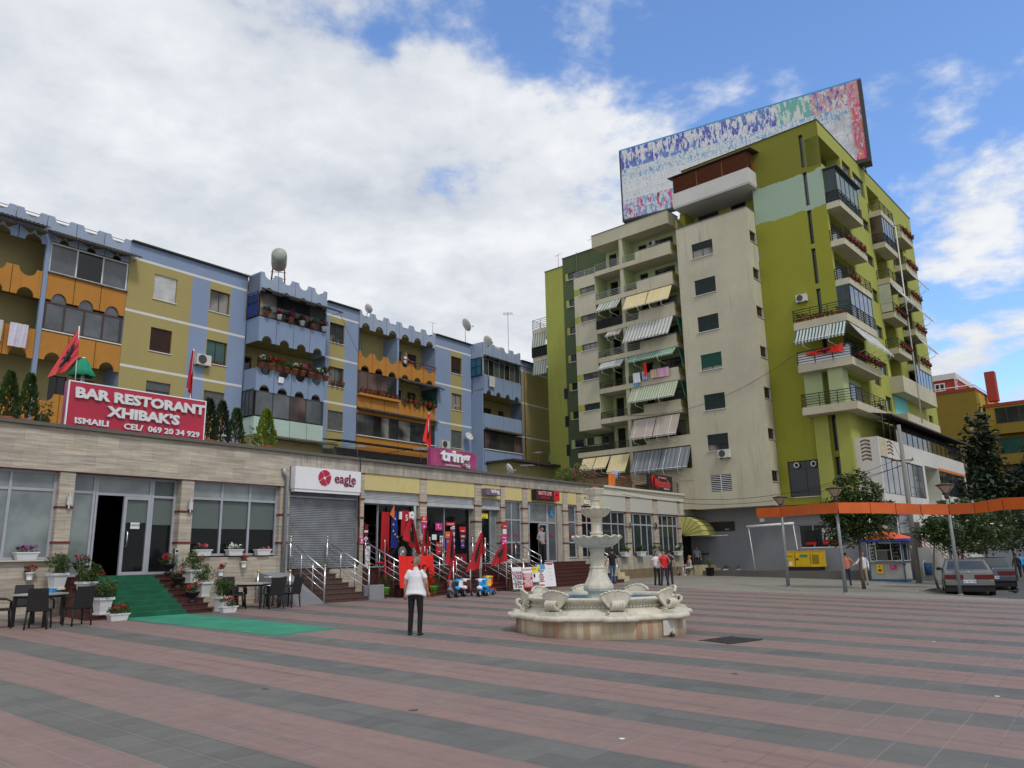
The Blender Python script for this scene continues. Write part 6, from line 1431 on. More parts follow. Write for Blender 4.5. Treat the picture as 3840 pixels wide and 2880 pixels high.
def potted(kind, label, cat, mw, potm, leafm, lr, n, ls, flower=None, nf=0, group=None, name='potted_plant'):
    o = thing(name, label, cat, mw, group); p, h, r = pot_mesh(kind); p.build('pot', potm, o)
    s = MB(); s.box(-r*(1.3 if kind == 'trough' else .7), r*(1.3 if kind == 'trough' else .7), -r*.6, r*.6, h-.05, h); s.build('soil', 'soil_dark', o)
    mb = MB(); leaves(mb, (0, 0, h+lr[2]*.85), lr, n, ls); mb.tube([(0, 0, h-.03), (0, 0, h+lr[2])], .012, 4, 0); mb.build('foliage', leafm, o)
    if flower: mb = MB(); [leaves(mb, (random.uniform(-1, 1)*lr[0]*.8, random.uniform(-1, .3)*lr[1]*.8, h+lr[2]*random.uniform(.9, 1.7)), (.03, .03, .03), 9, .05, 0, 1, .3, .9) for _ in range(int(nf))]; mb.build('flowers', flower, o)
    return o
def PL(u, y): return FL.w(u, y)
step_z = lambda y: FLR-.131*max(0, int(-y/.2625)) if y > -2.1 else FL.g(3, y)
G1 = 'white square pots with green shrubs beside the restaurant stairs'
for u, y, lab in ((1.6, -.55, 'uppermost white square pot with shrub left of the green stairs'), (2.02, -1.3, 'middle white square pot with shrub on the left side of the green stairs'), (2.15, -2.0, 'lowest white square pot with shrub left of the green stairs'), (5.3, -.6, 'uppermost white square pot right of the green stairs'), (5.25, -1.35, 'middle white square pot with shrub right of the green stairs'), (5.5, -2.0, 'lowest white square pot with shrub right of the green stairs')):
    potted('square', lab, 'plant pot', at(FL, u, y, max(FL.g(u, y), step_z(y) if 1.9 < u < 5.2 else FL.g(u, y) if y < -1.7 else 1.2 if y > -1 else .85), 8), 'plastic_white', 'leaf_pot', (.30, .30, .27), 900, .07, group=G1)
G2 = 'dark urns of red flowers on the restaurant stairs'
for u, y, lab in ((2.3, -.25, 'dark urn with red leaves by the left door post'), (2.35, -.95, 'dark urn with red flowers on an upper step at the left'), (2.4, -1.6, 'dark urn with red flowers on a lower step at the left'), (4.75, -.25, 'dark urn with red leaves by the right door post'), (4.7, -.95, 'dark urn with pale pink flowers on the right steps'), (4.8, -1.6, 'dark urn with red leaves on a lower step at the right')):
    potted('urn', lab, 'plant pot', at(FL, u, y, step_z(y)), 'black', 'leaf_pot' if u > 4.72 else 'leaf_thuja', (.24, .22, .16), 420, .06, 'flower_pink' if 'pink' in lab else 'flower_red', 9, G2)
for u, y, lab in ((2.3, -2.55, 'white trough of red flowers on the ground left of the carpet'), (5.35, -2.55, 'white trough of red flowers on the ground right of the carpet')):
    potted('trough', lab, 'planter', at(FL, u, y, FL.g(u, y), 5), 'plastic_white', 'leaf_pot', (.27, .16, .14), 420, .06, 'flower_red', 8, 'white troughs at the foot of the restaurant stairs')
for u, z, lab in ((-.15, 1.18, 'small white wall pot nearest the left edge'), (1.1, 1.45, 'small white wall pot left of the restaurant stairs'), (5.75, 1.58, 'small white wall pot just right of the restaurant door'), (6.55, 1.38, 'lower small white wall pot under the middle of the window'), (7.35, 1.62, 'small white wall pot above the right tables')):
    potted('wall', lab, 'wall pot', at(FL, u, -.12, z), 'plastic_white', 'leaf_thuja', (.13, .11, .11), 170, .05, 'flower_red', 7, 'small white wall pots with red flowers')
for u, fl, lab in ((1.0, 'flower_violet', 'window box of violet flowers on the left sill'), (5.95, 'flower_pink', 'window box of mixed pink and red flowers on the right sill'), (7.05, 'flower_white', 'wide window box of white flowers on the right sill'), (8.1, 'flower_pink', 'sparse window box with two pink blooms near the downpipe'), (-.1, 'flower_violet', 'window box cut by the left edge')):
    potted('trough', lab, 'window box', at(FL, u, -.0, 1.97 if u < 2 else 2.008, 0, 1.1), 'plastic_white', 'leaf_pot', (.23, .1, .09 if u < 8 else .03), 230 if u < 8 else 50, .05, fl, 10 if u < 8 else 2, 'white window boxes on the restaurant sills')
for u, y, lab in ((12.15, -1.6, 'small clipped bush in a green pot left of the flag shop stairs'), (13.9, -2.3, 'small clipped bush in a green pot behind the man in the white shirt')):
    o = potted('green', lab, 'plant pot', at(FL, u, y, FL.g(u, y)), 'green_plastic', 'leaf_thuja', (.22, .22, .26), 700, .05, group='clipped bushes in green pots on iron stands')
    mb = MB(); [mb.tube([(.2*cos(a), .2*sin(a), 0), (.15*cos(a), .15*sin(a), .2), (.2*cos(a), .2*sin(a), .36)], .01, 4) for a in (.5, 2.1, 3.6, 5.2)]; mb.lathe([(.17, .22), (.18, .235)], n=14, cap=False); mb.build('iron_stand', 'rail_black', o)
for u, lab in ((31.9, 'white pot with green leaves on the sill of the first large window'), (33.75, 'white pot on the sill left of the second large window'), (36.0, 'white pot on the sill beside the pier'), (38.6, 'white pot of white flowers on the last window sill')):
    potted('trough', lab, 'planter', at(FL, u, -.15, 1.66, 0, 1.5), 'plastic_white', 'leaf_pot', (.3, .15, .15), 160, .1, 'flower_white' if u > 38 else None, 6, 'white pots on the sills of the end bar')
for u, y, k, lab in ((41.0, -2.2, 'wall', 'white bucket pot left of the marble steps'), (41.5, -2.9, 'wall', 'white bucket pot in front of the marble steps'), (44.6, -1.8, 'wall', 'white bucket pot right of the marble steps'), (45.3, -2.0, 'wall', 'white bucket by the grey wall')):
    potted(k, lab, 'plant pot', at(FL, u, y, FL.g(u, y), 0, 2.0), 'plastic_white', 'leaf_pot', (.1, .1, .05 if u < 44 else .1), 50, .06, group='white bucket pots around the marble steps')
for u, y, h, lab in ((39.3, -1.9, 1.1, 'spiky green plant left of the marble steps'), (44.4, -1.2, 1.9, 'tall spiky palm in a dark pot by the grey wall'), (45.2, -1.2, 1.2, 'dark square tub of greenery by the grey wall')):
    o = thing('spiky_plant', lab, 'plant', at(FL, u, y, FL.g(u, y))); mb = MB()
    for k in range(26): a = k*2.4; e = random.uniform(.25, .7); mb.f([(.03*cos(a), .03*sin(a), .4), (.2*h*cos(a+.1)*e, .2*h*sin(a+.1)*e, .4+h*.4), (.5*h*cos(a)*e, .5*h*sin(a)*e, .4+h*random.uniform(.45, .8)), (.2*h*cos(a-.1)*e, .2*h*sin(a-.1)*e, .4+h*.38)])
    mb.build('foliage', 'leaf_pot', o); mb = MB(); mb.lathe([(.2, 0), (.27, .5), (.3, .52)], n=12); mb.build('pot', 'black', o)
# balcony flowers
def row(F, a, b, y, z, n, kinds, grp, where, sc=1, dz=0, lush=0):
    for i in range(n):
        u = a+(b-a)*(i+.5)/n; fl, lf, pm, ad = kinds[i % len(kinds)]
        potted('round', '%s, %s' % (ad, where % (['first', 'second', 'third', 'fourth', 'fifth', 'sixth', 'seventh', 'eighth', 'ninth', 'tenth', 'eleventh', 'twelfth'][i])), 'flower pot', at(F, u, y, z+dz*i/n, random.uniform(0, 90), sc), pm, lf, (.17+lush*.06, .15+lush*.03, random.uniform(.07, .2)+lush*.05), 110+lush*150, .08, fl, 7+lush*10, grp)
TP = 'terracotta'
row(FB, 7.0, 11.9, -1.33, 15.62, 6, [(None, 'leaf_thuja', TP, 'dark leafy pot'), ('flower_pink', 'leaf_thuja', 'plastic_white', 'pot of pink blooms'), ('flower_violet', 'leaf_red', TP, 'pot of dark red leaves'), ('flower_red', 'leaf_thuja', 'plastic_white', 'pot of red blooms')], 'flowers on the top balcony of the blue bay', '%s from the left on the top blue balcony', 1.25, 0, 1)
row(FB, 6.9, 12.0, -1.38, 12.5, 9, [('flower_white', 'leaf_thuja', TP, 'pot of white flowers'), ('flower_red', 'leaf_thuja', TP, 'pot of red geraniums'), ('flower_red', 'leaf_pot', TP, 'bushy pot of dark red blooms'), (None, 'leaf_pot', TP, 'leafy green pot'), ('flower_white', 'leaf_pot', TP, 'pot of white blooms'), ('flower_pink', 'leaf_pot', TP, 'pot of bright pink geraniums'), (None, 'leaf_red', TP, 'pot of purple leaves')], 'flowers crowding the middle balcony of the blue bay', '%s on the middle blue balcony', 1.45, 0, 1.4)
row(FB, 15.5, 19.0, -.2, 12.52, 9, [(None, 'leaf_thuja', TP, 'dark green pot'), ('flower_red', 'leaf_thuja', TP, 'pot with red dots of flowers'), (None, 'leaf_pot', TP, 'thin leafy terracotta pot')], 'terracotta pots on the orange balcony shelf', '%s from the left on the orange shelf', .9, 0, .5)
row(FB, 19.4, 22.8, -.25, 12.45, 7, [(None, 'leaf_pot', TP, 'large terracotta pot'), ('flower_red', 'leaf_thuja', TP, 'terracotta pot with red flowers')], 'large terracotta pots on the orange balcony', '%s from the left on the orange balcony', 1.15)
row(FB, 13.1, 14.0, -.1, 15.58, 3, [(None, 'leaf_bush', TP, 'pale green window pot'), (None, 'leaf_pot', 'toy_blue', 'small pot')], 'pots on the upper window sill', '%s on the upper window sill beside the blue bay', .7)
row(FB, 13.1, 14.3, -.12, 12.68, 3, [('flower_pink', 'leaf_pot', TP, 'trailing pot with pink flowers'), ('flower_red', 'leaf_pot', TP, 'trailing pot')], 'pots on the middle window sill', '%s on the middle window sill beside the blue bay', .8)
row(FB, 4.7, 5.7, .02, 12.58, 4, [(None, 'leaf_pot', 'red_plastic', 'small red pot')], 'red pots on a sill', '%s on the sill of the green glazed window', .45)
row(FG, -2.3, .7, -1.05, 15.62, 10, [(None, 'leaf_pot', TP, 'terracotta pot'), (None, 'leaf_thuja', TP, 'leafy terracotta pot')], 'terracotta pots on the upper wraparound balcony', '%s from the left on the upper wraparound balcony', 1.0)
for j, (x, z, n_, y0, y1) in enumerate(((.95, 12.95, 8, -.6, 4.2), (.9, 20.75, 6, .2, 4), (.9, 18.1, 3, .2, 2), (.92, 18.05, 5, 9.4, 12), (.92, 15.45, 5, 9.4, 12), (.92, 25.65, 5, 14.3, 17), (.92, 23.0, 5, 14.3, 17), (.92, 20.45, 5, 14.3, 17), (.92, 17.85, 5, 14.3, 17), (.92, 15.2, 5, 14.3, 17))):
    nm = ['lower wraparound balcony side', 'second corner balcony', 'third corner balcony', 'fourth balcony of the middle column', 'fifth balcony of the middle column', 'top balcony of the far column', 'second balcony of the far column', 'third balcony of the far column', 'fourth balcony of the far column', 'lowest balcony of the far column'][j]
    for i in range(n_):
        potted('trough', 'maroon trough of greenery, %s along the %s' % (['first', 'second', 'third', 'fourth', 'fifth', 'sixth', 'seventh', 'eighth'][i], nm), 'planter', at(FG, x, y0+(y1-y0)*(i+.5)/n_, z+.12, 90, .95), 'cloth_maroon', 'leaf_thuja', (.24, .13, .13), 90, .08, 'flower_red' if i % 2 else None, 4, 'troughs along the side balconies of the tower')
row(FG, -17.0, -15.0, -1.02, 16.15, 4, [(None, 'leaf_thuja', TP, 'dark leafy pot')], 'pots on a wing balcony', '%s on the fourth left wing balcony', .8)
row(FG, -14.6, -13.6, -1.02, 20.75, 3, [(None, 'leaf_thuja', TP, 'leafy pot')], 'pots by the upper wing rail', '%s on the second right wing balcony', .8)
row(FG, -17.0, -15.2, -1.02, 13.8, 4, [(None, 'leaf_thuja', 'red_plastic', 'red pot')], 'red pots on a wing balcony', '%s on the fifth left wing balcony', .6)
# ================================================================ flags and hanging cloth
EH = [(0, .55), (.08, .62), (.13, .86), (.28, .93), (.45, .80), (.30, .76), (.24, .60), (.3, .48), (.45, .62), (.62, .7), (.9, .72), (.7, .55), (.95, .5), (.7, .4), (.93, .26), (.66, .24), (.85, .03), (.58, .08), (.7, -.17), (.45, -.08), (.55, -.38), (.3, -.25), (.22, -.55), (.32, -.82), (.12, -.62), (0, -.97)]
EAG = EH+[(-x, y) for x, y in EH[::-1]]
def inpoly(x, y, P):
    c = False; j = len(P)-1
    for i in range(len(P)):
        if (P[i][1] > y) != (P[j][1] > y) and x < (P[j][0]-P[i][0])*(y-P[i][1])/(P[j][1]-P[i][1])+P[i][0]: c = not c
        j = i
    return c
def cloth(name, label, cat, mw, quad, mats, emblem=None, fold=.03, nf=4, N_=44, M_=30, group=None, pole=None, sag=0, parent=None, ph=0):
    """hanging cloth: quad = four corners (s0t0, s1t0, s1t1, s0t1), folds run along t"""
    mb = MB(); Q = [Vector(q) for q in quad]; nrm = (Q[1]-Q[0]).cross(Q[3]-Q[0]).normalized()
    def P(s, t):
        p = Q[0]*(1-s)*(1-t)+Q[1]*s*(1-t)+Q[2]*s*t+Q[3]*(1-s)*t
        return p+nrm*fold*sin(2*pi*nf*s+ph+t*1.3)*(.35+.65*t)+nrm*fold*.35*sin(2*pi*nf*2.3*s+t*3)-Vector((0, 0, sag*sin(pi*s)*(1-t)))
    G_ = [[mb.v(P(i/N_, j/M_)) for i in range(N_+1)] for j in range(M_+1)]
    for j in range(M_):
        for i in range(N_):
            s, t = (i+.5)/N_, (j+.5)/M_
            mb.fv([G_[j][i], G_[j+1][i], G_[j+1][i+1], G_[j][i+1]], emblem(s, t) if emblem else 0, True)
    o = mb.build(name, mats, parent, mw, **(dict(label=label, cat=cat) if parent is None else {}))
    if group: o['group'] = group
    if pole: p = MB(); p.tube(pole, .016, 6); p.build('pole', 'white_paint', o)
    return o
def eag(rot=0, cx=.5, cy=.5, w=.33, h=.42):
    def f(s, t):
        x, y = (s-cx)/w, (cy-t)/h
        if rot == 1: x, y = (t-cy)/h, (s-cx)/w
        if rot == 2: x, y = -(t-cy)/h, -(s-cx)/w
        return 1 if inpoly(x, y, EAG) else 0
    return f
RB_ = ['cloth_red', 'cloth_black']; FG1 = 'red flags with black eagles on the shop stairs'
o0 = at(FL, 0, 0, 0)
def flagq(label, quad, pole, rot=1, mats=RB_, fold=.05, nf=2.5, group=FG1, ph=0):
    Q = [Vector(q) for q in quad]; b = Vector(pole[0]); mw = o0 @ T3(b)
    return cloth('flag', label, 'flag', mw, [q-b for q in Q], mats, eag(rot), fold, nf, 40, 30, group, [Vector(p)-b for p in pole], ph=ph)
flagq('narrow red eagle flag hanging low at the left rail of the clothes shop', [(12.62, -.95, 2.45), (12.74, -1.0, 2.4), (12.98, -1.0, 1.5), (12.68, -1.0, .95)], [(12.75, -1.0, .75), (12.66, -.97, 2.5)])
flagq('wide red eagle flag in front of the red jersey window', [(14.3, -.62, 3.4), (14.42, -.66, 3.3), (14.72, -.8, 1.9), (13.88, -.7, 2.55)], [(14.5, -.7, 1.5), (14.3, -.6, 3.45)], fold=.07)
flagq('red eagle flag rising behind the white shirt man, in front of the pier', [(14.5, -1.22, 3.0), (14.56, -1.25, 2.95), (14.78, -1.3, 2.3), (14.25, -1.3, 1.95)], [(14.66, -1.3, 1.6), (14.5, -1.2, 3.05)], ph=1)
flagq('thin folded dark red flag beside the fan', [(13.98, -1.7, 2.2), (14.1, -1.7, 2.15), (14.12, -1.75, 1.3), (13.8, -1.75, 1.5)], [(14.1, -1.75, .7), (14.02, -1.7, 2.25)], ph=2)
flagq('tall red eagle flag by the post in front of the phone shop window', [(15.28, -1.92, 2.92), (15.33, -1.92, 2.85), (15.44, -2.0, 1.35), (14.92, -1.95, 1.6)], [(15.3, -1.95, .6), (15.29, -1.9, 2.98)], ph=.5)
flagq('red flag tip hanging down to the foot of the phone shop stairs', [(15.12, -1.98, 1.35), (15.36, -1.98, 1.35), (15.3, -2.02, .8), (15.0, -2.0, .75)], [(15.33, -2.0, .55), (15.33, -1.96, 1.5)])
flagq('large red eagle flag slanting left from a leaning pole', [(16.98, -2.0, 2.8), (17.06, -2.02, 2.7), (16.72, -2.1, 1.35), (16.02, -2.05, 1.25)], [(16.9, -2.05, .6), (16.98, -1.98, 2.85)], 1, ph=1)
flagq('red eagle flag folded close along the leaning pole', [(17.0, -1.9, 2.75), (17.12, -1.92, 2.5), (17.28, -1.95, 2.1), (16.85, -1.95, 1.5)], [(17.02, -1.9, .6), (16.99, -1.88, 2.8)], 1, ph=2)
flagq('red eagle flag flying square in front of the narrow shop', [(17.95, -2.0, 2.0), (18.62, -2.0, 2.42), (18.64, -2.0, 1.62), (17.6, -2.0, 1.42)], [(18.62, -2.0, .45), (18.62, -1.98, 2.5)], 0, fold=.04, nf=1.5)
flagq('small red pennant on the lower rail left of the clothes stairs', [(12.75, -1.95, 1.55), (12.9, -1.97, 1.5), (12.92, -2.0, .95), (12.7, -2.0, 1.1)], [(12.9, -2.0, .5), (12.86, -1.95, 1.6)])
b = Vector((13.2, -2.1, .6))
cloth('draped_flag', 'huge bright red eagle cloth draped over the stair rails behind the white shirt man', 'flag', o0 @ T3(b), [(-.85, .05, 1.35), (.85, 0, 1.35), (.92, -.15, -.22), (-.8, -.05, .2)], ['cloth_red_bright', 'cloth_black'], eag(0, .62, .6, .3, .42), .07, 5, 60, 40, sag=.08)
flagq('faded red eagle flag flying over the left end of the restaurant sign', [(1.9, .6, 8.6), (1.98, .55, 7.75), (1.6, .45, 7.2), (1.17, .4, 6.95)], [(1.98, .6, 6.7), (1.92, .6, 8.65)], 2, ['cloth_red_faded', 'cloth_black'], .04, 1.5, 'flags on the shop roof')
flagq('narrow hanging red eagle flag at the right end of the restaurant sign', [(5.3, .3, 8.55), (5.36, .32, 8.5), (5.4, .36, 7.0), (5.22, .3, 7.3)], [(5.36, .35, 5.7), (5.34, .3, 8.6)], 1, group='flags on the shop roof')
flagq('bright red flag on a pole left of the large magenta sign', [(16.26, .3, 7.95), (16.32, .3, 7.9), (16.44, .36, 6.45), (15.95, .3, 6.7)], [(16.24, .34, 5.65), (16.28, .3, 8.0)], 1, ['cloth_red_bright', 'cloth_black'], group='flags on the shop roof')
# folded green parasol with its cloth bunched on top
o = thing('closed_parasol', 'green parasol with bunched cloth behind the restaurant sign', 'parasol', at(FL, 2.3, 1.0, 5.6)); mb = MB(); mb.tube([(0, 0, 0), (0, 0, 2.2)], .03, 6); mb.tube([(.1, 0, 1), (.03, 0, 2.1)], .02, 4); mb.ell((0, 0, 2.22), (.05, .05, .04)); mb.build('pole', 'white_paint', o)
mb = MB(); mb.lathe([(.05, 2.22), (.16, 2.1), (.24, 1.85), (.33, 1.68), (.3, 1.66)], n=40, wob=lambda k, r, z: 1+.32*sin(k*2*pi*7)*(2.25-z), cap=False); mb.build('cloth', 'leaf_green_cloth', o)
# clothes hung in the doorway and window of the flag shop
def hung(name, label, u, y, z, w, h, mat, cat='clothing', emb=None, mats=None, grp=None, F=FL, nf=2, fold=.03):
    return cloth(name, label, cat, at(F, u, y, z), [(-w/2, 0, 0), (w/2, 0, 0), (w/2, 0, -h), (-w/2, 0, -h)], mats or [mat], emb, fold, nf, 26, 24, grp)
hung('hanging_flag', 'dark red cloth hanging in the clothes shop window', 13.72, .15, 3.62, .42, 1.5, 'cloth_red', 'flag', nf=3)
eu = hung('hanging_flag', 'blue flag with yellow stars hanging in the clothes shop window', 14.17, .12, 3.68, .3, 1.45, 'cloth_blue_dark', 'flag', nf=1.5)
mb = MB()
for x, z in ((.0, -.33), (-.1, -.55), (-.1, -.8), (.0, -.93), (.12, -1.03)): mb.prism([(x+.055*(1 if k % 2 == 0 else .4)*sin(k*pi/5), z+.055*(1 if k % 2 == 0 else .4)*cos(k*pi/5)) for k in range(10)], -.05, -.045)
mb.build('star', 'star_yellow', eu)
mb = MB(); mb.prism([(-.3, -.15), (-.06, .25), (-.05, -.35)], -.045, -.04); mb.build('stripe', 'orange_cloth', eu)
j = hung('football_shirt', 'red football shirt numbered 5 hanging in the clothes shop window', 14.78, .14, 3.7, .42, 1.0, 'cloth_red', nf=1.5); mb = MB(); mb.box(-.34, -.2, -.02, .03, -.35, -.05); mb.box(.2, .3, -.02, .03, -.35, -.05); mb.build('sleeve', 'cloth_white', j); text('5', .34, 'sign_white', j, T3((.02, -.06, -.3)), ext=.003, bold=.006, name='lettering')
mb = MB(at(FL, 15.12, .1, 3.45).inverted() @ at(FL, 15.12, .1, 3.45))
for k in range(9): a = k*2*pi/9; mb.ell((.1*cos(a), 0, .1*sin(a)), (.05, .02, .09), 8, 5)
mb.tube([(0, 0, -.1), (.03, 0, -.55)], .02, 4); mb.build('foil_flower', 'sign_white', None, at(FL, 15.12, .1, 3.5), label='white flower shaped ornament at the right of the clothes shop window', cat='ornament')
hung('striped_shirt', 'red and white shirt hung on the left door post of the clothes shop', 12.52, -.1, 3.1, .16, .9, 'cloth_maroon', mats=['cloth_maroon', 'cloth_white'], emb=lambda s, t: 1 if .25 < t < .33 or .55 < t < .62 else 0, grp='clothes at the shop door'); hung('white_shirt', 'white shirt hung below the red and white shirt at the door', 12.58, -.15, 2.3, .2, .9, 'cloth_white', grp='clothes at the shop door')
mb = MB(); mb.ell((0, 0, 0), (.25, .2, .06)); mb.build('red_cap', 'cloth_red', None, at(FL, 12.75, -.7, 1.66), label='bright red cap lying on a stand by the clothes shop rail', cat='cap')
o = thing('pedestal_fan', 'white pedestal fan standing on the stairs among the flags', 'fan', at(FL, 13.46, -1.0, .95)); mb = MB(); mb.lathe([(.16, 0), (.14, .03), (.02, .04)], n=16); mb.tube([(0, 0, .02), (0, 0, 1.05)], .02, 6); mb.build('stand', 'plastic_white', o)
mb = MB(T3((0, -.08, 1.1)) @ Matrix.Rotation(pi/2, 4, 'X'))
for k in range(4): mb.lathe([(.06+.045*k, .0+.03*sin(k)), (.066+.045*k, .0+.03*sin(k))], n=24, cap=False)
for k in range(20): mb.tube([(.03*cos(k*.314), .03*sin(k*.314), .03), (.2*cos(k*.314), .2*sin(k*.314), 0)], .004, 3)
mb.ell((0, 0, .03), (.06, .06, .03)); mb.build('guard', 'plastic_white', o)
# laundry
for i, (x, w, h, m, lab) in enumerate(((-13.86, .6, .72, 'cloth_white', 'white sheet on the tower clothes line'), (-13.2, .42, .6, 'cloth_lightblue', 'patterned light blue cloth on the tower clothes line'), (-12.45, .5, .6, 'cloth_peach', 'peach towel on the tower clothes line'), (-11.7, .95, .62, 'cloth_pink', 'wide pink blanket on the tower clothes line'))):
    hung('laundry', lab, x, -1.4, 14.4, w, h, m, 'laundry', grp='laundry on the tower clothes line', F=FG)
hung('flag', 'small red flag hanging at the tower clothes line', -13.05, -1.5, 15.0, .25, .95, 'cloth_red_bright', 'flag', F=FG); hung('laundry', 'blue cloth below the white sheet on the tower', -13.9, -1.45, 13.68, .4, .18, 'toy_blue', 'laundry', F=FG)
cloth('draped_flag', 'red eagle flag laid along the rail of the lower wraparound balcony', 'flag', at(FG, -.75, -1.25, 13.55), [(-1.15, 0, .0), (1.15, -.02, .2), (1.12, -.1, -.28), (-.95, -.08, -.16)], ['cloth_red_bright', 'cloth_black'], eag(0, .5, .6, .25, .5), .05, 4, 50, 20)
for u, w, h, m, lab in ((-6.4, 2.0, .95, 'cloth_lace', 'lace patterned cloth drying on the far left balcony'), (-4.75, .75, 1.1, 'cloth_lilac', 'pale lilac towel drying on the far left balcony')): hung('laundry', lab, u, -.3, 12.55, w, h, m, 'laundry', grp='laundry on the far left balcony', F=FB)
hung('laundry', 'speckled grey cloth hanging from the farthest blue bay', 27.9, -1.4, 15.6, .7, .85, 'cloth_lace', 'laundry', F=FB); hung('laundry', 'small white cloth on the middle blue balcony', 8.6, -1.3, 12.2, .35, .35, 'cloth_white', 'laundry', F=FB)
hung('laundry', 'orange cloth drying on the maroon roof rail', 31.2, .1, 6.36, .75, .75, 'orange_cloth', 'laundry'); hung('laundry', 'pale cloth drying above the maroon roof rail', 31.9, .3, 6.6, .7, .45, 'cloth_lightblue', 'laundry')
# ================================================================ fountain
FX, FY = 1.87, 17.87
fo = thing('fountain', 'weathered white stone fountain with three scalloped bowls on a striped stone base', 'fountain', MW(FX, FY, gz(FX, FY), 0))
def stone():
    m, t, P = new('fountain_stone'); tc = t.nodes.new('ShaderNodeTexCoord').outputs['Object']
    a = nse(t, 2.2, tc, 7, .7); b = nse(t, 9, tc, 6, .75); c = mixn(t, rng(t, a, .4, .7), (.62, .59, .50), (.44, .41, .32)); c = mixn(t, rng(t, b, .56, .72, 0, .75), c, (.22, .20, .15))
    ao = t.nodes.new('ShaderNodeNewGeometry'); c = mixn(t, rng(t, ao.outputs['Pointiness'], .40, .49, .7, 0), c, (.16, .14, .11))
    t.links.new(c, P.inputs['Base Color']); P.inputs['Roughness'].default_value = .8; bump(t, P, b, .35, .015); return m
SPEC['fountain_stone'] = stone
def fstripe():
    m, t, P = new('fountain_slabs'); tc = t.nodes.new('ShaderNodeTexCoord').outputs['Object']; s = t.nodes.new('ShaderNodeSeparateXYZ'); t.links.new(tc, s.inputs[0])
    at2 = t.nodes.new('ShaderNodeMath'); at2.operation = 'ARCTAN2'; t.links.new(s.outputs[1], at2.inputs[0]); t.links.new(s.outputs[0], at2.inputs[1])
    k = t.nodes.new('ShaderNodeMath'); k.operation = 'MULTIPLY'; t.links.new(at2.outputs[0], k.inputs[0]); k.inputs[1].default_value = 14.0
    fl = t.nodes.new('ShaderNodeMath'); fl.operation = 'FLOOR'; t.links.new(k.outputs[0], fl.inputs[0]); wn = t.nodes.new('ShaderNodeTexWhiteNoise'); wn.noise_dimensions = '1D'; t.links.new(fl.outputs[0], wn.inputs['W'])
    r = t.nodes.new('ShaderNodeValToRGB'); r.color_ramp.interpolation = 'CONSTANT'; t.links.new(wn.outputs[0], r.inputs[0]); e = r.color_ramp.elements
    for i, (p, c) in enumerate(((0, (.50, .42, .28)), (.3, (.40, .27, .17)), (.5, (.52, .45, .33)), (.68, (.43, .24, .15)), (.82, (.40, .33, .22)), (.93, (.42, .22, .07)))):
        if i > 1: e.new(p)
        e[i].position = p; e[i].color = (*c, 1)
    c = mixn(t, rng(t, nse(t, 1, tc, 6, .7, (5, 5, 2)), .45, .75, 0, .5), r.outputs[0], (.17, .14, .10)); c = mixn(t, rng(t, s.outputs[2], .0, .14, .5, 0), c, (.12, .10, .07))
    fr = t.nodes.new('ShaderNodeMath'); fr.operation = 'FRACT'; t.links.new(k.outputs[0], fr.inputs[0]); c = mixn(t, rng(t, fr.outputs[0], .0, .05, .7, 0), c, (.12, .10, .08))
    t.links.new(c, P.inputs['Base Color']); P.inputs['Roughness'].default_value = .7; return m
SPEC['fountain_slabs'] = fstripe
KL = 8
def lobed(k, r, z, amp=.055): return 1+amp*max(-.3, cos(2*pi*k*KL/1+.4))**1
def edge8(k, r, z):
    a = (k*KL+.06) % 1; return 1.0+.065*(1 if a < .42 else 0)-.0
mb = MB(); mb.lathe([(1.88, -.15), (1.88, .0), (1.88, .34)], n=96, sm=False); mb.build('base', 'fountain_slabs', fo)
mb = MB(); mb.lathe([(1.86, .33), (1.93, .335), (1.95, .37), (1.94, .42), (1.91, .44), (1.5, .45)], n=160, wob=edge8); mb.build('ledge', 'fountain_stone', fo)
FT = Matrix.Translation((0, 0, .44-.68*.75)) @ Matrix.Diagonal((1.06, 1.06, .75, 1))
mb = MB(); mb.lathe([(1.60, .68), (1.58, .74), (1.50, .80), (1.46, .86), (1.47, .98), (1.50, 1.02), (1.55, 1.04), (1.585, 1.07), (1.59, 1.11), (1.56, 1.13), (1.40, 1.13), (1.38, 1.05), (1.38, .72)], n=96, cap=False)
for k in range(120): a = 2*pi*k/120; mb.ell((1.475*cos(a), 1.475*sin(a), .895), (.03, .03, .03), 6, 4)
for k in range(60): a = 2*pi*k/60; mb.ell((1.475*cos(a), 1.475*sin(a), .965), (.022, .022, .018), 5, 3)
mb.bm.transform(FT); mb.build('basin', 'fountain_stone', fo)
mb = MB(); mb.lathe([(1.38, .72), (1.379, 1.03)], n=64, cap=False); mb.lathe([(1.38, .9), (.0, .9)], n=48, cap=False); mb.bm.transform(FT); mb.build('basin_lining', 'pool_blue', fo)
mb = MB(); mb.lathe([(.26, .5), (.26, .74), (.24, .8), (.25, .84), (.32, .86), (.345, .92), (.335, .98), (.285, 1.06), (.235, 1.16), (.2, 1.27), (.175, 1.34), (.19, 1.36), (.19, 1.38), (.16, 1.4)], n=8, sm=False); mb.lathe([(.16, 1.4), (.155, 1.7), (.17, 1.73)], n=8, sm=False)
mb.lathe([(.17, 1.73), (.185, 1.76), (.17, 1.78), (.2, 1.83), (.24, 1.87)], n=24); mb.lathe([(.2, 1.95), (.15, 2.05), (.135, 2.1)], n=12); mb.lathe([(.12, 2.1), (.15, 2.12), (.15, 2.15), (.112, 2.17)], n=8, sm=False); mb.lathe([(.112, 2.17), (.108, 2.38), (.13, 2.4)], n=8, sm=False); mb.lathe([(.13, 2.4), (.11, 2.43), (.13, 2.47), (.15, 2.5)], n=20)
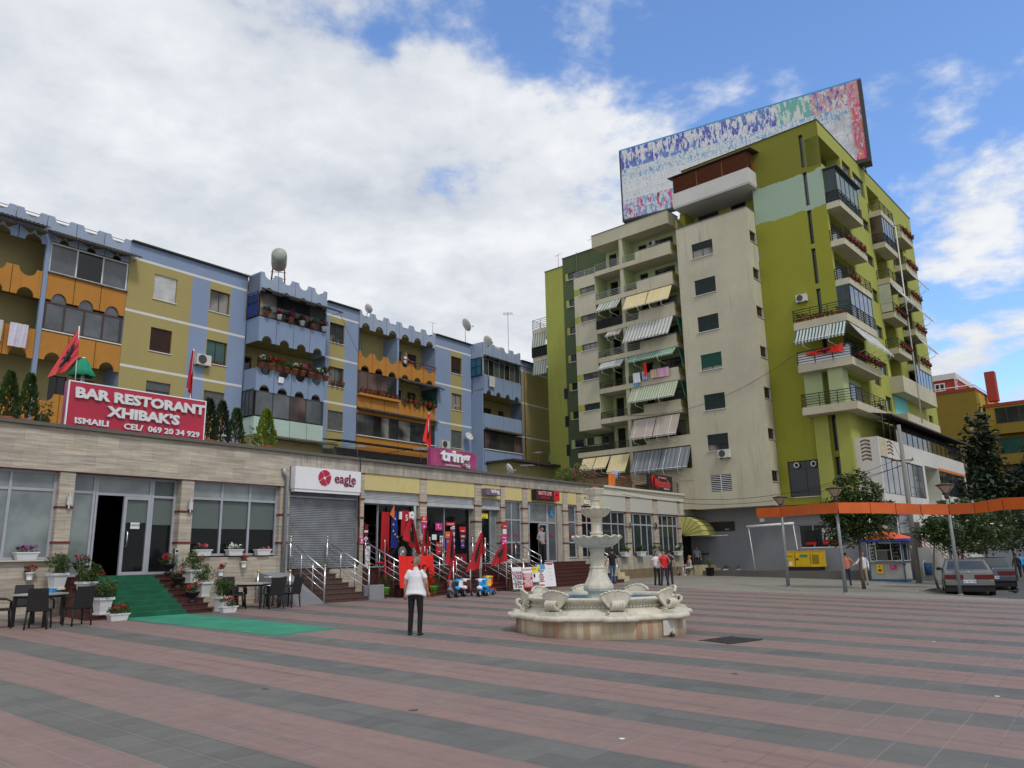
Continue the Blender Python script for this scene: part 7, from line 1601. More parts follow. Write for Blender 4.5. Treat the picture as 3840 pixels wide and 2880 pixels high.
mb.lathe([(.13, 2.62), (.12, 2.7), (.115, 2.73), (.095, 2.75), (.095, 2.86), (.12, 2.88)], n=8, sm=False); mb.lathe([(.12, 2.88), (.1, 2.9), (.12, 2.93), (.14, 2.96)], n=16)
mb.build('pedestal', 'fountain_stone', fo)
def bowl(z, R, h, name='bowl', np_=14):
    mb = MB(); w = lambda k, r, zz_: 1+(.055 if r > R*.55 else .03)*abs(sin(pi*k*np_))-(.02 if r > R*.9 else 0)
    n_ = np_*8; mb.lathe([(R*.32, z), (R*.62, z+h*.12), (R*.82, z+h*.42), (R*.92, z+h*.75), (R*1.0, z+h*.92), (R*1.03, z+h*.98), (R*1.0, z+h*1.03), (R*.9, z+h*.98), (R*.7, z+h*.8), (R*.2, z+h*.6)], n=n_, wob=w)
    for v in mb.bm.verts:
        r = math.hypot(v.co.x, v.co.y)
        if r > R*.9: v.co.z += .022*sin(math.atan2(v.co.y, v.co.x)*np_*1.0+1)*(R/.5)
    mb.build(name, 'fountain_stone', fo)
bowl(1.80, .555, .26); bowl(2.48, .35, .21); bowl(2.94, .215, .2, np_=10)
mb = MB(); mb.ell((.02, 0, 3.17), (.07, .06, .03)); mb.build('cap', 'orange_cloth', fo)
def shell(a):
    """scrolled scallop shell spout on the rim"""
    M = Matrix.Rotation(a, 4, 'Z'); mb = MB(M)
    mb.box(1.5, 1.86, -.22, .22, .685, .72); mb.box(1.53, 1.83, -.19, .19, .72, .78)
    for s in (-1, 1): mb.tube([(1.66+.05*cos(t)*(1-t/14), s*.19, .76+.0+.05*sin(t)*(1-t/14)) for t in [q*.8 for q in range(9)]], .018, 5)
    P = [(1.52, .80), (1.60, .82), (1.70, .86), (1.76, .93), (1.765, 1.01), (1.72, 1.06), (1.67, 1.04), (1.665, .99), (1.70, .97)]
    for y in (-.10, -.05, 0, .05, .10): mb.tube([(x, y, z) for x, z in P], [.045, .05, .045, .038, .034, .03, .025, .02, .012], 6)
    n_ = 9; G_ = []
    for i in range(n_+1):
        f = i/n_*2-1; row_ = []
        for j in range(6):
            t = j/5; sp = .09+.22*t**.8; y = f*sp; x = 1.64-.10*t-.10*f*f*t+.10*t*t; z = .80+.50*t-.13*f*f*t+.025*(i % 2)*t
            row_.append((x, y, z))
        G_.append(row_)
    for i in range(n_):
        for j in range(5):
            for off in (0, .045):
                q = [G_[i][j], G_[i+1][j], G_[i+1][j+1], G_[i][j+1]]; mb.f([(p[0]+off, p[1], p[2]) for p in q], 0, True)
        p, q = G_[i][5], G_[i+1][5]; mb.tube([(p[0]+.02, p[1], p[2]), ((p[0]+q[0])/2+.02, (p[1]+q[1])/2, (p[2]+q[2])/2+.03), (q[0]+.02, q[1], q[2])], .032, 5)
    for s in (0, n_):
        for j in range(5): p, q = G_[s][j], G_[s][j+1]; mb.f([p, q, (q[0]+.045, q[1], q[2]), (p[0]+.045, p[1], p[2])])
    mb.bm.transform(FT); mb.build('shell_spout', 'fountain_stone', fo)
for k in range(8): shell(radians(-84+45*k))
mb = MB(Matrix.Rotation(radians(-48), 4, 'Z')); mb.box(1.885, 1.905, -.19, .19, .02, .325); mb.build('hatch', 'wood_door', fo)
bush(Frame((0, 0), 90), 0, 0, 0, (.06, .05, .08), 60, .06, 'leaf_pot', 'tuft of weeds growing at the foot of the fountain', 'weed', name='weed').matrix_world = MW(FX+1.95*cos(radians(-47)), FY+1.95*sin(radians(-47)))
# ================================================================ street lamps, orange ribbon, pole, wires
def lamp(x, y, label):
    o = thing('street_lamp', label, 'street lamp', MW(x, y, None, 15), 'grey street lamps with cone shaped heads'); h = 4.28-gz(x, y)
    mb = MB(); mb.tube([(0, 0, 0), (0, 0, h*.45), (0, 0, h-.55)], [.085, .065, .05], 10); mb.lathe([(.12, 0), (.12, .03), (.09, .05)], n=12); mb.build('pole', 'pole_grey', o)
    mb = MB(); mb.lathe([(.05, h-.56), (.09, h-.5), (.09, h-.4), (.07, h-.38), (.12, h-.33)], n=12); mb.lathe([(.33, h-.04), (.35, h-.02), (.34, h+.01), (.1, h+.07)], n=20)
    for k in range(4): a = k*pi/2; mb.tube([(.12*cos(a), .12*sin(a), h-.33), (.33*cos(a), .33*sin(a), h-.03)], .012, 4)
    mb.build('head', 'frame_brown', o); mb = MB(); mb.lathe([(.11, h-.32), (.31, h-.05)], n=20, cap=False); mb.build('lamp_shade', 'lamp_glass', o)
flat('lamp_glass', (.36, .32, .24), .3)
lamp(12.5, 36.26, 'grey street lamp in front of the grey wall, leftmost of the lamps'); lamp(13.1, 31.47, 'grey street lamp left of the magnolia tree by the orange shirted man'); lamp(17.22, 30.72, 'grey street lamp standing behind the silver car'); lamp(23.3, 42, 'grey street lamp farthest away above the small magnolia')
RP = [((11.56, 37.0), 3.83, 3.39), ((12.39, 36.0), 3.82, 3.37), ((12.59, 34.6), 3.79, 3.35), ((12.74, 33.2), 3.76, 3.33), ((13.0, 31.2), 3.69, 3.26), ((14.27, 31.0), 3.66, 3.23), ((15.23, 30.9), 3.61, 3.18), ((16.11, 30.7), 3.53, 3.13), ((17.06, 30.4), 3.5, 3.09), ((17.59, 29.6), 3.49, 3.09), ((17.82, 29.1), 3.53, 3.11), ((18.06, 28.6), 3.59, 3.16), ((18.36, 27.8), 3.56, 3.13), ((20.03, 25.5), 3.48, 3.05)]
rb = thing('orange_ribbon', 'long waving orange panel ribbon running past the street lamps', 'street decoration', MW(12.39, 36.0, 0)); mb = MB(); sm_ = MB(); O_ = Vector((12.39, 36, 0))
for (p, a, b_), (q, c_, d_) in zip(RP, RP[1:]):
    P_, Q_ = Vector((*p, 0))-O_, Vector((*q, 0))-O_; nn = (Q_-P_).cross(Vector((0, 0, 1))).normalized()*.12; e = (Q_-P_).normalized()*.012
    mb.hexa([P_+e+Vector((0, 0, b_)), Q_-e+Vector((0, 0, d_)), Q_-e-nn+Vector((0, 0, d_)), P_+e-nn+Vector((0, 0, b_))], [P_+e+Vector((0, 0, a)), Q_-e+Vector((0, 0, c_)), Q_-e-nn+Vector((0, 0, c_)), P_+e-nn+Vector((0, 0, a))])
    sm_.tube([Q_-nn*.4+Vector((0, 0, d_-.01)), Q_-nn*.4+Vector((0, 0, c_+.01))], .03, 5); sm_.tube([P_-nn*.5+Vector((0, 0, b_+.03)), Q_-nn*.5+Vector((0, 0, d_+.03))], .03, 4); sm_.tube([P_-nn*.5+Vector((0, 0, a-.03)), Q_-nn*.5+Vector((0, 0, c_-.03))], .03, 4)
mb.build('panel', 'orange_panel', rb); sm_.build('frame', 'rust', rb)
o = thing('utility_pole', 'weathered concrete electricity pole with a crossarm in front of the white annex', 'utility pole', MW(20.62, 40.4)); mb = MB(); mb.tube([(0, 0, 0), (0, 0, 8.2)], [.15, .1], 8); mb.build('pole', 'concrete', o)
mb = MB(); mb.tube([(-.58, 0, 6.3), (.55, 0, 6.32)], .035, 5); mb.tube([(-.55, 0, 6.3), (-.55, 0, 6.45)], .03, 5); mb.tube([(.5, 0, 6.3), (.5, 0, 6.45)], .03, 5); mb.tube([(0, 0, 6.1), (-.4, 0, 7.2)], .012, 4); mb.build('crossarm', 'rust', o)
def wire(name, label, pts, r=.012, mat='black'):
    c = Vector(pts[0]); mb = MB(); P = []
    for a, b_, s in pts[1:] if len(pts[0]) == 4 else [(pts[0], pts[1], pts[2])]:
        a, b_ = Vector(a), Vector(b_); P = [a.lerp(b_, i/14)-Vector((0, 0, s*4*(i/14)*(1-i/14))) for i in range(15)]
    mb.tube([p-P[0] for p in P], r, 4); mb.build(name, mat, None, T3(P[0]), label=label, cat='cable')
gw = lambda x, y, z: FG.w(x, y, z)
wire('overhead_cable', 'thin cable sagging across the cream stair tower to the lime wall', (gw(-17, -1.3, 12), gw(-2.45, -1.3, 13.6), 1.5))
wire('overhead_cable', 'upper thin cable from the shop roof to the electricity pole', (FL.w(31, -.1, 5.5), Vector((20.1, 40.4, 6.35)), 1.25)); wire('overhead_cable', 'lower thin cable from the shop roof to the electricity pole', (FL.w(32, -.1, 5.2), Vector((21.1, 40.4, 6.35)), 1.3))
wire('overhead_cable', 'cable slanting down from the electricity pole over the big dark window', (gw(-4.0, -.05, 5.3), Vector((20.6, 40.4, 6.1)), .12)); wire('overhead_cable', 'cable hanging over the roofs from the blue bay', (FB.w(12.2, -1.9, 16.9), FB.w(15.5, -.2, 14.9), .1)); wire('overhead_cable', 'slack cable in front of the orange balconies', (FB.w(15.5, -.3, 11.9), FB.w(25, -.1, 9.6), .8))
# ================================================================ kiosk, generator, bin, leaning pole
ki = thing('kiosk', 'small white kiosk with an orange and blue pyramid roof', 'kiosk', Matrix.Translation((20.53, 41.5, .12)) @ Matrix.Rotation(radians(-41.75), 4, 'Z'))
kw, kd = 1.78, 1.35
mb = MB(); mb.box(-kw, 0, 0, kd, .0, .12, 1); mb.box(-kw+.03, -.03, .03, kd-.03, .12, .98, 0); 
for x, y in ((-kw, 0), (-.06, 0), (-kw, kd-.06), (-.06, kd-.06)): mb.box(x, x+.06, y, y+.06, .1, 2.1, 1)
mb.box(-kw, 0, -.005, .05, .98, 1.03, 1); mb.box(-.05, .005, 0, kd, .98, 1.03, 1); mb.box(-kw, 0, 0, kd, 2.04, 2.1, 1); mb.box(-kw-.02, .02, -.12, -.006, 1.0, 1.025, 0)
mb.box(-kw+.05, -.05, .9, .92, 1.0, 2.0, 2)
for k in range(5): mb.box(-kw+.08, -1.2, .2, .6, 1.05+k*.19, 1.065+k*.19, 0); mb.box(-.55, -.1, .5, .85, 1.05+k*.19, 1.065+k*.19, 0)
mb.build('body', ['kiosk_panel', 'kiosk_frame', 'interior_warm'], ki)
random.seed(4); mb = MB()
for k in range(5):
    for i in range(12): x = -kw+.1+i*.045 if i < 7 else -.55+(i-7)*.085; mb.box(x, x+.035, .18, .3, 1.065+k*.19, 1.065+k*.19+random.uniform(.06, .15), random.randint(0, 3))
mb.build('goods', ['cloth_maroon', 'sign_white', 'yellow_sign', 'blue_sticker'], ki)
glz = MB(); frame_mb(glz, -kw+.07, -.07, 1.06, 2.02, 0, .035, .04, [-1.36, -.58], []); w = glz.build('window', 'frame_white', ki); glz = MB(); glz.box(-1.34, -.6, .0, .03, 1.62, 1.65); glz.box(-1.36, -.78, .03, .045, 1.06, 1.62); glz.build('pane', 'kiosk_panel', w); glz = MB(); glz.box(-kw+.08, -.08, .02, .024, 1.08, 2.0); glz.build('pane', 'glass_clear', w)
glz = MB(MS); frame_mb(glz, .07, kd-.07, 1.06, 2.02, 0, .035, .04, [.85]); w = glz.build('window', 'frame_white', ki); glz = MB(MS); glz.box(.1, kd-.1, .02, .024, 1.08, 2.0); glz.build('pane', 'glass_clear', w)
mb = MB(); e = .32; c = [(-kw-e, -e, 2.08), (e, -e, 2.08), (e, kd+e, 2.08), (-kw-e, kd+e, 2.08)]; top = (-kw/2, kd/2, 2.68); t4 = [(p[0], p[1], 2.22) for p in c]
for i in range(4): mb.f([c[i], c[(i+1) % 4], t4[(i+1) % 4], t4[i]], 1); mb.f([t4[i], t4[(i+1) % 4], top], 0)
mb.f(c[::-1], 1); mb.build('roof', ['kiosk_orange', 'kiosk_blue'], ki)
mb = MB(); mb.box(-1.42, -1.08, -.012, -.0, .42, .88); w = mb.build('poster', 'yellow_sign', ki); mb = MB(); mb.ell((-1.25, -.014, .77), (.05, .004, .045)); mb.ell((-1.25, -.014, .58), (.11, .004, .08)); mb.build('print', 'sign_red', w)
mb = MB(); mb.box(-.72, -.4, -.012, -.0, .64, .86); w = mb.build('poster', 'pink_sign', ki); text('T...', .16, 'sign_white', w, T3((-.56, -.016, .74)), ext=.002)
mb = MB(MS); mb.box(.1, .28, -.012, 0, .82, .97); mb.build('poster', 'sign_red', ki)
ge = thing('generator', 'yellow diesel generator on a black base by the grey wall', 'generator', FG.M @ T3((-3.25, -.85, .66))); mb = MB(); mb.box(-1.05, 1.05, -.4, .4, .22, 1.1, 0); mb.box(-1.07, 1.07, -.42, .42, 1.1, 1.14, 0); mb.box(-.42, .42, -.415, -.4, .28, 1.02, 0); mb.build('housing', 'generator_yellow', ge)
mb = MB(); mb.box(-.95, .95, -.38, .38, 0, .22); mb.tube([(-.3, -.2, 1.14), (-.3, -.2, 1.2)], .06, 8); mb.box(-.4, -.24, -.43, -.415, .62, .7); mb.box(-.95, -.88, -.42, -.4, .55, .6); mb.box(-.46, -.445, -.42, -.39, .3, 1.0); mb.box(.445, .46, -.42, -.39, .3, 1.0)
for k in range(9): mb.box(.55, .95, -.412, -.4, .4+k*.06, .42+k*.06)
mb.build('base', 'black', ge); mb = MB(); mb.box(-.85, -.65, -.415, -.4, .28, .5, 1); mb.box(-.15, .3, -.43, -.415, .78, .92, 0); mb.build('sticker', ['leaf_green_cloth', 'sign_white'], ge); text('PERKINS', .1, 'black', ge, T3((-.78, -.41, .83)), ext=.002)
wx = gz(22, 43); o = MB(); o.tube([(0, 0, 0), (-.06, 0, 1.2), (-.1, 0, 2.0)], [.2, .17, .16], 9); o.build('old_trunk_post', 'bark', None, MW(22.1, 43.9, None), label='thick dark wooden post standing right beside the kiosk', cat='post')
o = thing('waste_bin', 'blue waste bin with a white hoop stand right of the kiosk', 'waste bin', MW(22.6, 43.2)); mb = MB(); mb.tube([(-.22, 0, 0), (-.22, 0, .95), (-.1, 0, 1.1), (0, 0, .95)], .03, 6); mb.build('stand', 'white_paint', o); mb = MB(); mb.lathe([(.16, .3), (.2, .95)], c=(.05, 0), n=14); mb.build('bin', 'kiosk_frame', o)
# ================================================================ cars
def car(label, mw, body, suv=False):
    """saloon: x forward is -y of the car (tail faces the viewer at y=0), length 4.4"""
    o = thing('parked_car', label, 'car', mw, 'cars parked in the lay-by'); W2 = .84
    prof = [(0, .34), (-.04, .5), (.0, .62), (.03, .92), (.12, .98), (.75, 1.0), (1.25, 1.36), (1.55, 1.40), (2.4, 1.40), (2.7, 1.35), (3.25, .98), (4.2, .88), (4.38, .75), (4.4, .34)]
    mb = MB(); n = len(prof)
    def wd(y, z): return W2*(1-.22*max(0, (z-.98))/.42)*(1-.06*(abs(y-2.2)/2.2)**4)
    L_ = [mb.v((-wd(y, z), y, z)) for y, z in prof]; R_ = [mb.v((wd(y, z), y, z)) for y, z in prof]
    for i in range(n-1): mb.fv([L_[i], R_[i], R_[i+1], L_[i+1]])
    for S_, s in ((L_, -1), (R_, 1)):
        B_ = [mb.v((s*W2*(1-.06*(abs(y-2.2)/2.2)**4), y, .26)) for y, z in prof]
        M_ = [mb.v((s*(wd(y, .9)+.015), y, min(z, .92))) for y, z in prof]
        for i in range(n-1): mb.fv([B_[i], B_[i+1], M_[i+1], M_[i]]); mb.fv([M_[i], M_[i+1], S_[i+1], S_[i]])
    mb.build('body', body, o)
    mb = MB(); q = lambda y, z, f: (f*wd(y, z)*.86, y, z)
    mb.f([(-wd(.8, 1.03)*.88, .77, 1.025), (wd(.8, 1.03)*.88, .77, 1.025), (wd(1.22, 1.34)*.88, 1.2, 1.34), (-wd(1.22, 1.34)*.88, 1.2, 1.34)]); mb.build('rear_window', 'glass_car', o)
    for s in (-1, 1):
        mb = MB(); mb.f([(s*(wd(.95, 1.03)+.012), .95, 1.02), (s*(wd(3.1, 1.03)+.012), 3.1, 1.02), (s*(wd(2.6, 1.33)+.012), 2.62, 1.33), (s*(wd(1.35, 1.33)+.012), 1.38, 1.33)][::s]); mb.build('side_window', 'glass_black', o)
        mb = MB(); mb.box(s*.45-.26, s*.45+.26, -.03, .03, .66, .83); mb.box(min(s*.62, s*.84), max(s*.62, s*.84), .0, .12, .66, .83); mb.build('tail_light', 'tail_red', o)
        for y in (.85, 3.5):
            w = MB(T3((s*.76, y, .31)) @ Matrix.Rotation(pi/2, 4, 'Y')); w.lathe([(.2, -.09), (.29, -.1), (.315, -.07), (.315, .07), (.29, .1), (.2, .09)], n=24); wh = w.build('wheel', 'rubber', o)
            w = MB(T3((s*.78, y, .31)) @ Matrix.Rotation(pi/2, 4, 'Y')); w.lathe([(.19, -.08), (.19, .08)], n=16); w.build('rim', 'galvanised', wh)
        w = MB(); w.ell((s*.93, 2.95, 1.0), (.1, .06, .07), 8, 6); w.build('mirror', 'black', o)
    mb = MB(); mb.box(-.82, .82, -.07, .06, .44, .6, 0); mb.box(-.83, .83, -.03, 4.3, .2, .44, 1); mb.build('bumper', [body, 'rubber'], o)
    mb = MB(); mb.box(-.26, .26, -.085, -.07, .52, .64); p = mb.build('number_plate', 'sign_white', o); text('AA 947 BN', .1, 'black', p, T3((0, -.088, .58)), ext=.002, name='lettering')
    mb = MB(); mb.box(.22, .26, -.088, -.086, .52, .64); mb.box(-.26, -.22, -.088, -.086, .52, .64); mb.build('plate_band', 'blue_sticker', p)
    mb = MB(T3((0, .03, .9)) @ Matrix.Rotation(pi/2, 4, 'X')); mb.lathe([(.045, 0), (.052, 0), (.052, .01), (.045, .01)], n=16, cap=False); [mb.tube([(0, 0, .005), (.045*sin(a), .045*cos(a), .005)], .005, 4) for a in (0, 2.09, 4.19)]; mb.build('badge', 'chrome', o)
    return o
car('dusty silver saloon parked tail first behind a street lamp', MW(17.55, 30.55, -.04, -27, 1.0), 'car_silver'); car('dark blue grey saloon parked beyond the silver one at the right edge', MW(20.75, 34.3, -.06, -27, 1.02), 'car_dark')
# ================================================================ furniture, boards, toys
def chair_mesh():
    o = thing('wicker_chair', 'x', 'chair'); 
    s = MB(); s.box(-.22, .22, -.22, .2, .40, .45); s.build('seat', 'rattan', o)
    s = MB(); s.hexa([(-.22, .18, .42), (.22, .18, .42), (.22, .22, .42), (-.22, .22, .42)], [(-.2, .27, .92), (.2, .27, .92), (.2, .31, .92), (-.2, .31, .92)]); s.build('backrest', 'rattan', o)
    for x, y in ((-.2, -.2), (.2, -.2), (-.2, .18), (.2, .18)): s = MB(); s.tube([(x, y, .42), (x*1.12, y*1.2, 0)], [.028, .018], 5); s.build('leg', 'rattan', o)
    for x in (-.24, .24): s = MB(); s.tube([(x, .22, .68), (x, -.1, .66), (x, -.22, .6), (x, -.22, .44)], .022, 5); s.build('armrest', 'rattan', o)
    return o
CH0 = chair_mesh()
def table(label, x, y, cat='table'):
    o = thing('cafe_table', label, cat, MW(x, y), 'dark wicker tables of the restaurant'); s = MB(); s.box(-.42, .42, -.42, .42, .70, .74); s.box(-.38, .38, -.38, .38, .64, .7, 1); s.build('tabletop', ['kiosk_panel', 'rattan'], o)
    for a in (-.36, .36):
        for b_ in (-.36, .36): s = MB(); s.box(a-.03, a+.03, b_-.03, b_+.03, 0, .64); s.build('leg', 'rattan', o)
    return o
used = [0]
def chair(x, y, rot, label):
    m = MW(x, y, None, rot, .98)
    if not used[0]: CH0.matrix_world = m; used[0] = 1; c = CH0
    else: c = copy_tree(CH0, None, m)
    relabel(c, label, 'black wicker chairs outside the restaurant')
def lwp(u, y): p = FL.w(u, y); return p.x, p.y
table('dark wicker table left of the restaurant stairs', *lwp(.55, -2.35)); table('dark wicker table right of the restaurant stairs', *lwp(6.75, -1.6))
for u, y, r, lab in ((.25, -3.15, 200, 'black wicker chair with its back to the viewer at the lower left'), (1.15, -3.0, 235, 'black wicker chair drawn up on the right of the left table'), (-.25, -2.3, 90+37, 'black wicker chair cut by the left edge of the photo'), (.55, -1.45, 37, 'black wicker chair against the wall behind the left table'), (6.1, -1.7, 90+50, 'black wicker chair left of the right table'), (6.55, -.85, 52, 'black wicker chair behind the right table against the wall'), (7.45, -1.75, -62, 'black wicker chair right of the right table, farther one'), (6.95, -2.4, 218, 'black wicker chair with its back to the viewer at the right table'), (7.6, -2.3, 250, 'black wicker chair nearest the steel ramp post')):
    chair(*lwp(u, y), r, lab)
s = MB(); s.hexa([(-.1, -.08, 0), (.1, -.08, 0), (.1, .08, 0), (-.1, .08, 0)], [(-.13, -.1, .1), (.13, -.1, .1), (.13, .1, .1), (-.13, .1, .1)]); p = FL.w(.75, -2.3); s.build('napkin_box', 'toy_blue', None, T3((p.x, p.y, gz(p.x, p.y)+.74)), label='blue plastic box on the left wicker table', cat='box')
s = MB(); s.lathe([(.11, 0), (.11, .5), (.09, .52)], n=14); s.build('ashtray_bin', 'steel', None, at(FL, 7.55, -1.6, FL.g(7.5, -1.6)), label='steel cylinder bin behind the right wicker chairs', cat='waste bin')
s = MB(); s.box(-.07, .07, -.07, .07, 0, .85); s.box(-.09, .09, -.09, .09, .85, 1.05); s.box(-.06, .06, -.093, -.09, .9, .99, 1); s.build('ashtray_post', ['steel', 'black'], None, at(FL, 4.95, -.25, 1.5, 0, .7), label='steel ashtray post right of the restaurant door', cat='ashtray')
s = MB(); s.hexa([(-.12, 0, 0), (.12, 0, 0), (.12, .02, 0), (-.12, .02, 0)], [(-.12, .05, .55), (.12, .05, .55), (.12, .07, .55), (-.12, .07, .55)]); s.build('menu_board', 'sign_black', None, at(FL, 1.83, -.12, 1.55, 0), label='narrow black menu board leaning on the pier left of the door', cat='menu board')
BD = [(18.35, -2.85, 1.0, 0, 'sign_white', [('ELO BALKAN', .15, .74, 'eagle_plum'), ('TIRANE', .15, .6, 'eagle_plum'), ('ATHINE', .15, .47, 'sign_black'), ('25 Euro', .15, .34, 'sign_black'), ('VLORE-KORCA', .13, .22, 'eagle_plum'), ('45 Euro', .15, .1, 'sign_black')], 'white sandwich board reading TIRANE ATHINE 25 Euro 45 Euro', None),
      (19.05, -2.85, .98, 0, 'sign_red', [('ELO BALKAN', .1, .88, 'eagle_crimson'), ('TIRANE', .12, .68, 'sign_white'), ('DURRES', .12, .57, 'sign_white'), ('BARI', .12, .46, 'sign_white'), ('ANKONA', .12, .35, 'sign_white'), ('TRIESTE', .12, .24, 'sign_white'), ('KORCA', .12, .13, 'sign_white')], 'red sandwich board with a white heading and white town names', ('sign_white', .76)),
      (19.55, -2.8, .98, 0, 'sign_white', [('BILETA', .12, .9, 'leaf_green_cloth'), ('oferta', .1, .2, 'sign_black')], 'white sandwich board with a yellow and green heading and grey foot', ('yellow_sign', .76)),
      (20.1, -2.8, 1.08, 0, 'sign_white', [('Gjermani', .09, .72, 'sign_black'), ('Itali', .09, .63, 'sign_red'), ('Greqi', .09, .54, 'sign_black'), ('Hungari', .09, .45, 'sign_red'), ('Austri', .09, .36, 'sign_black'), ('Belgjike', .09, .27, 'sign_red'), ('Balkan', .1, .1, 'sign_red')], 'white sandwich board with a blue heading and yellow globe', ('skyblue', .8)),
      (20.85, -2.75, 1.15, 0, 'sign_white', [('Albania', .11, .93, 'sign_red'), ('- - - -', .1, .75, 'galvanised'), ('- - - -', .1, .6, 'galvanised'), ('- - - -', .1, .45, 'galvanised'), ('- - - -', .1, .3, 'galvanised')], 'tall plain white sandwich board, rightmost of the row', None)]
for u, y, h, rot, m, tx, lab, hd in BD:
    tl = radians(-9); o = thing('sandwich_board', lab, 'sign board', at(FL, u, y, FL.g(u, y)) @ Matrix.Rotation(radians(-14), 4, 'Z'), 'sandwich boards of the coach office')
    Mx = Matrix.Rotation(tl, 4, 'X'); s = MB(Mx); s.box(-.26, .26, 0, .02, .12, h); pnl = s.build('front_panel', m, o)
    if hd: s = MB(Mx); s.box(-.258, .258, -.006, -.001, h*hd[1], h-.003); s.build('heading', hd[0], pnl)
    if 'globe' in lab: s = MB(Mx); s.ell((-.1, -.01, h*.9), (.09, .004, .09)); s.build('globe_print', 'yellow_sign', pnl)
    if 'grey foot' in lab: s = MB(Mx); s.box(-.258, .258, -.006, -.001, .13, .36); s.build('foot_print', 'shutter_grey', pnl); s = MB(Mx); s.ell((.04, -.006, .62), (.05, .004, .09)); s.build('picture', 'sign_black', pnl)
    for t_, sz, f, tm in tx: text(t_, sz, tm, pnl, Mx @ T3((0, -.008, .12+(h-.12)*f)), ext=.002, bold=.003, sx=min(1, .48/(len(t_)*sz*.58)), name='lettering')
    s = MB(Matrix.Translation((0, .36, 0)) @ Matrix.Rotation(-tl, 4, 'X')); s.box(-.26, .26, -.02, 0, .12, h-.02); s.build('back_panel', 'decor_brown', o)
    for x in (-.24, .24): s = MB(Mx); s.tube([(x, .01, 0), (x, .01, .14)], .016, 4); s.build('leg', 'rust', o)
def trike(label, u, y, rot, c1, c2, c3, sc=1):
    o = thing('toy_tricycle', label, 'toy tricycle', at(FL, u, y, FL.g(u, y), rot, sc), 'toy tricycles for sale')
    for x, yy, r in ((0, -.3, .13), (-.17, .22, .09), (.17, .22, .09)):
        w = MB(T3((x, yy, r)) @ Matrix.Rotation(pi/2, 4, 'Y')); w.lathe([(r*.6, -.025), (r, -.03), (r, .03), (r*.6, .025)], n=18); wh = w.build('wheel', 'rubber', o); w = MB(T3((x, yy, r)) @ Matrix.Rotation(pi/2, 4, 'Y')); w.lathe([(r*.58, -.028), (r*.58, .028)], n=12); w.build('rim', c3, wh)
    s = MB(); s.tube([(0, -.3, .16), (0, -.22, .5), (0, -.2, .58)], [.04, .05, .03], 7); s.tube([(0, -.24, .3), (0, 0, .22), (0, .22, .16)], [.05, .08, .06], 7); s.box(-.17, .17, .12, .3, .12, .2); s.build('frame', c1, o)
    s = MB(); s.ell((0, .1, .32), (.12, .16, .05)); s.hexa([(-.11, .2, .32), (.11, .2, .32), (.11, .24, .32), (-.11, .24, .32)], [(-.09, .26, .54), (.09, .26, .54), (.09, .29, .54), (-.09, .29, .54)]); s.build('seat', c2, o)
    s = MB(); s.tube([(-.17, -.12, .56), (0, -.2, .58), (.17, -.12, .56)], .02, 5); s.ell((0, -.3, .3), (.1, .07, .07)); s.ell((0, -.22, .52), (.07, .05, .06)); s.build('handlebar', c3, o)
trike('grey and black plastic wrapped toy tricycle, leftmost of the row', 13.9, -3.2, -60, 'toy_grey', 'toy_black', 'toy_grey', 1.05); trike('black toy tricycle with a white seat between the grey and maroon ones', 14.4, -3.1, -60, 'toy_black', 'sign_white', 'toy_blue', 1.1); trike('dark maroon toy tricycle with white handlebar', 14.9, -3.0, -58, 'toy_maroon', 'toy_maroon', 'sign_white', 1.1)
trike('bright blue toy tricycle at the front of the row', 15.2, -3.5, -62, 'toy_blue', 'toy_blue', 'sign_white', 1.1); trike('blue toy tricycle with a tall animal shaped front', 15.7, -3.35, -62, 'toy_blue', 'toy_yellow', 'toy_blue', 1.15); trike('red and yellow toy tricycle, rightmost of the row', 16.35, -2.9, -60, 'toy_red', 'toy_red', 'toy_yellow', 1.2)
# ================================================================ roof things and air conditioners
def ac(label, F, x, y, z, rot=0, sc=1):
    o = thing('air_conditioner', label, 'air conditioner', at(F, x, y, z, rot, sc), 'outdoor air conditioner units'); s = MB(); s.box(-.4, .4, -.3, 0, 0, .55); s.build('casing', 'ac_white', o)
    s = MB(T3((-.1, -.3, .28)) @ Matrix.Rotation(pi/2, 4, 'X')); s.lathe([(.22, 0), (.22, .012)], n=20); s.lathe([(.22, .0), (.235, .02), (.22, .02)], n=20, cap=False); s.build('fan', 'ac_fan', o); s = MB(); s.box(-.3, -.26, -.3, .05, -.06, 0); s.box(.26, .3, -.3, .05, -.06, 0); s.build('bracket', 'rust', o)
ac('white air conditioner left of the green glazed window', FB, 4.3, -.02, 12.3, 0, 1.05); ac('white air conditioner on the blue wall under the orange balconies', FB, 23.7, -.02, 9.6, 0, 1.05); ac('white air conditioner on the yellow end of the blue block', FB, 37.6, -.02, 9.75, 0, 1.1); ac('white air conditioner under the sixth window of the cream stair tower', FG, -7.62, -1.22, 7.72, 0, .95); ac('white air conditioner on the lime wall above the corner balconies', FG, -2.1, -.02, 17.2, 0, .85); ac('white air conditioner high on the side of the tower', FG, 0.02, 14.5, 26.3, 90, .9); ac('white air conditioner on the top wing balcony', FG, -12.9, .35, 24.3, 0, .7)
o = thing('water_tank', 'pale horizontal water tank on a tall steel stand on the blue roof', 'water tank', at(FB, 11.0, 3, 18.2, -35)); s = MB(T3((0, 0, 3.1))); s.lathe([(.0, -.95), (.3, -.9), (.48, -.75), (.5, -.6), (.5, .6), (.48, .75), (.3, .9), (0, .95)], n=20); s.bm.transform(T3((0, 0, 3.1)) @ Matrix.Rotation(radians(82), 4, 'X') @ T3((0, 0, -3.1))); s.build('tank', 'tank_paint', o)
s = MB()
for a in (-.4, .4):
    for b_ in (-.55, .55): s.tube([(a*1.3, b_*1.2, -.1), (a*.9, b_, 2.65)], .03, 4)
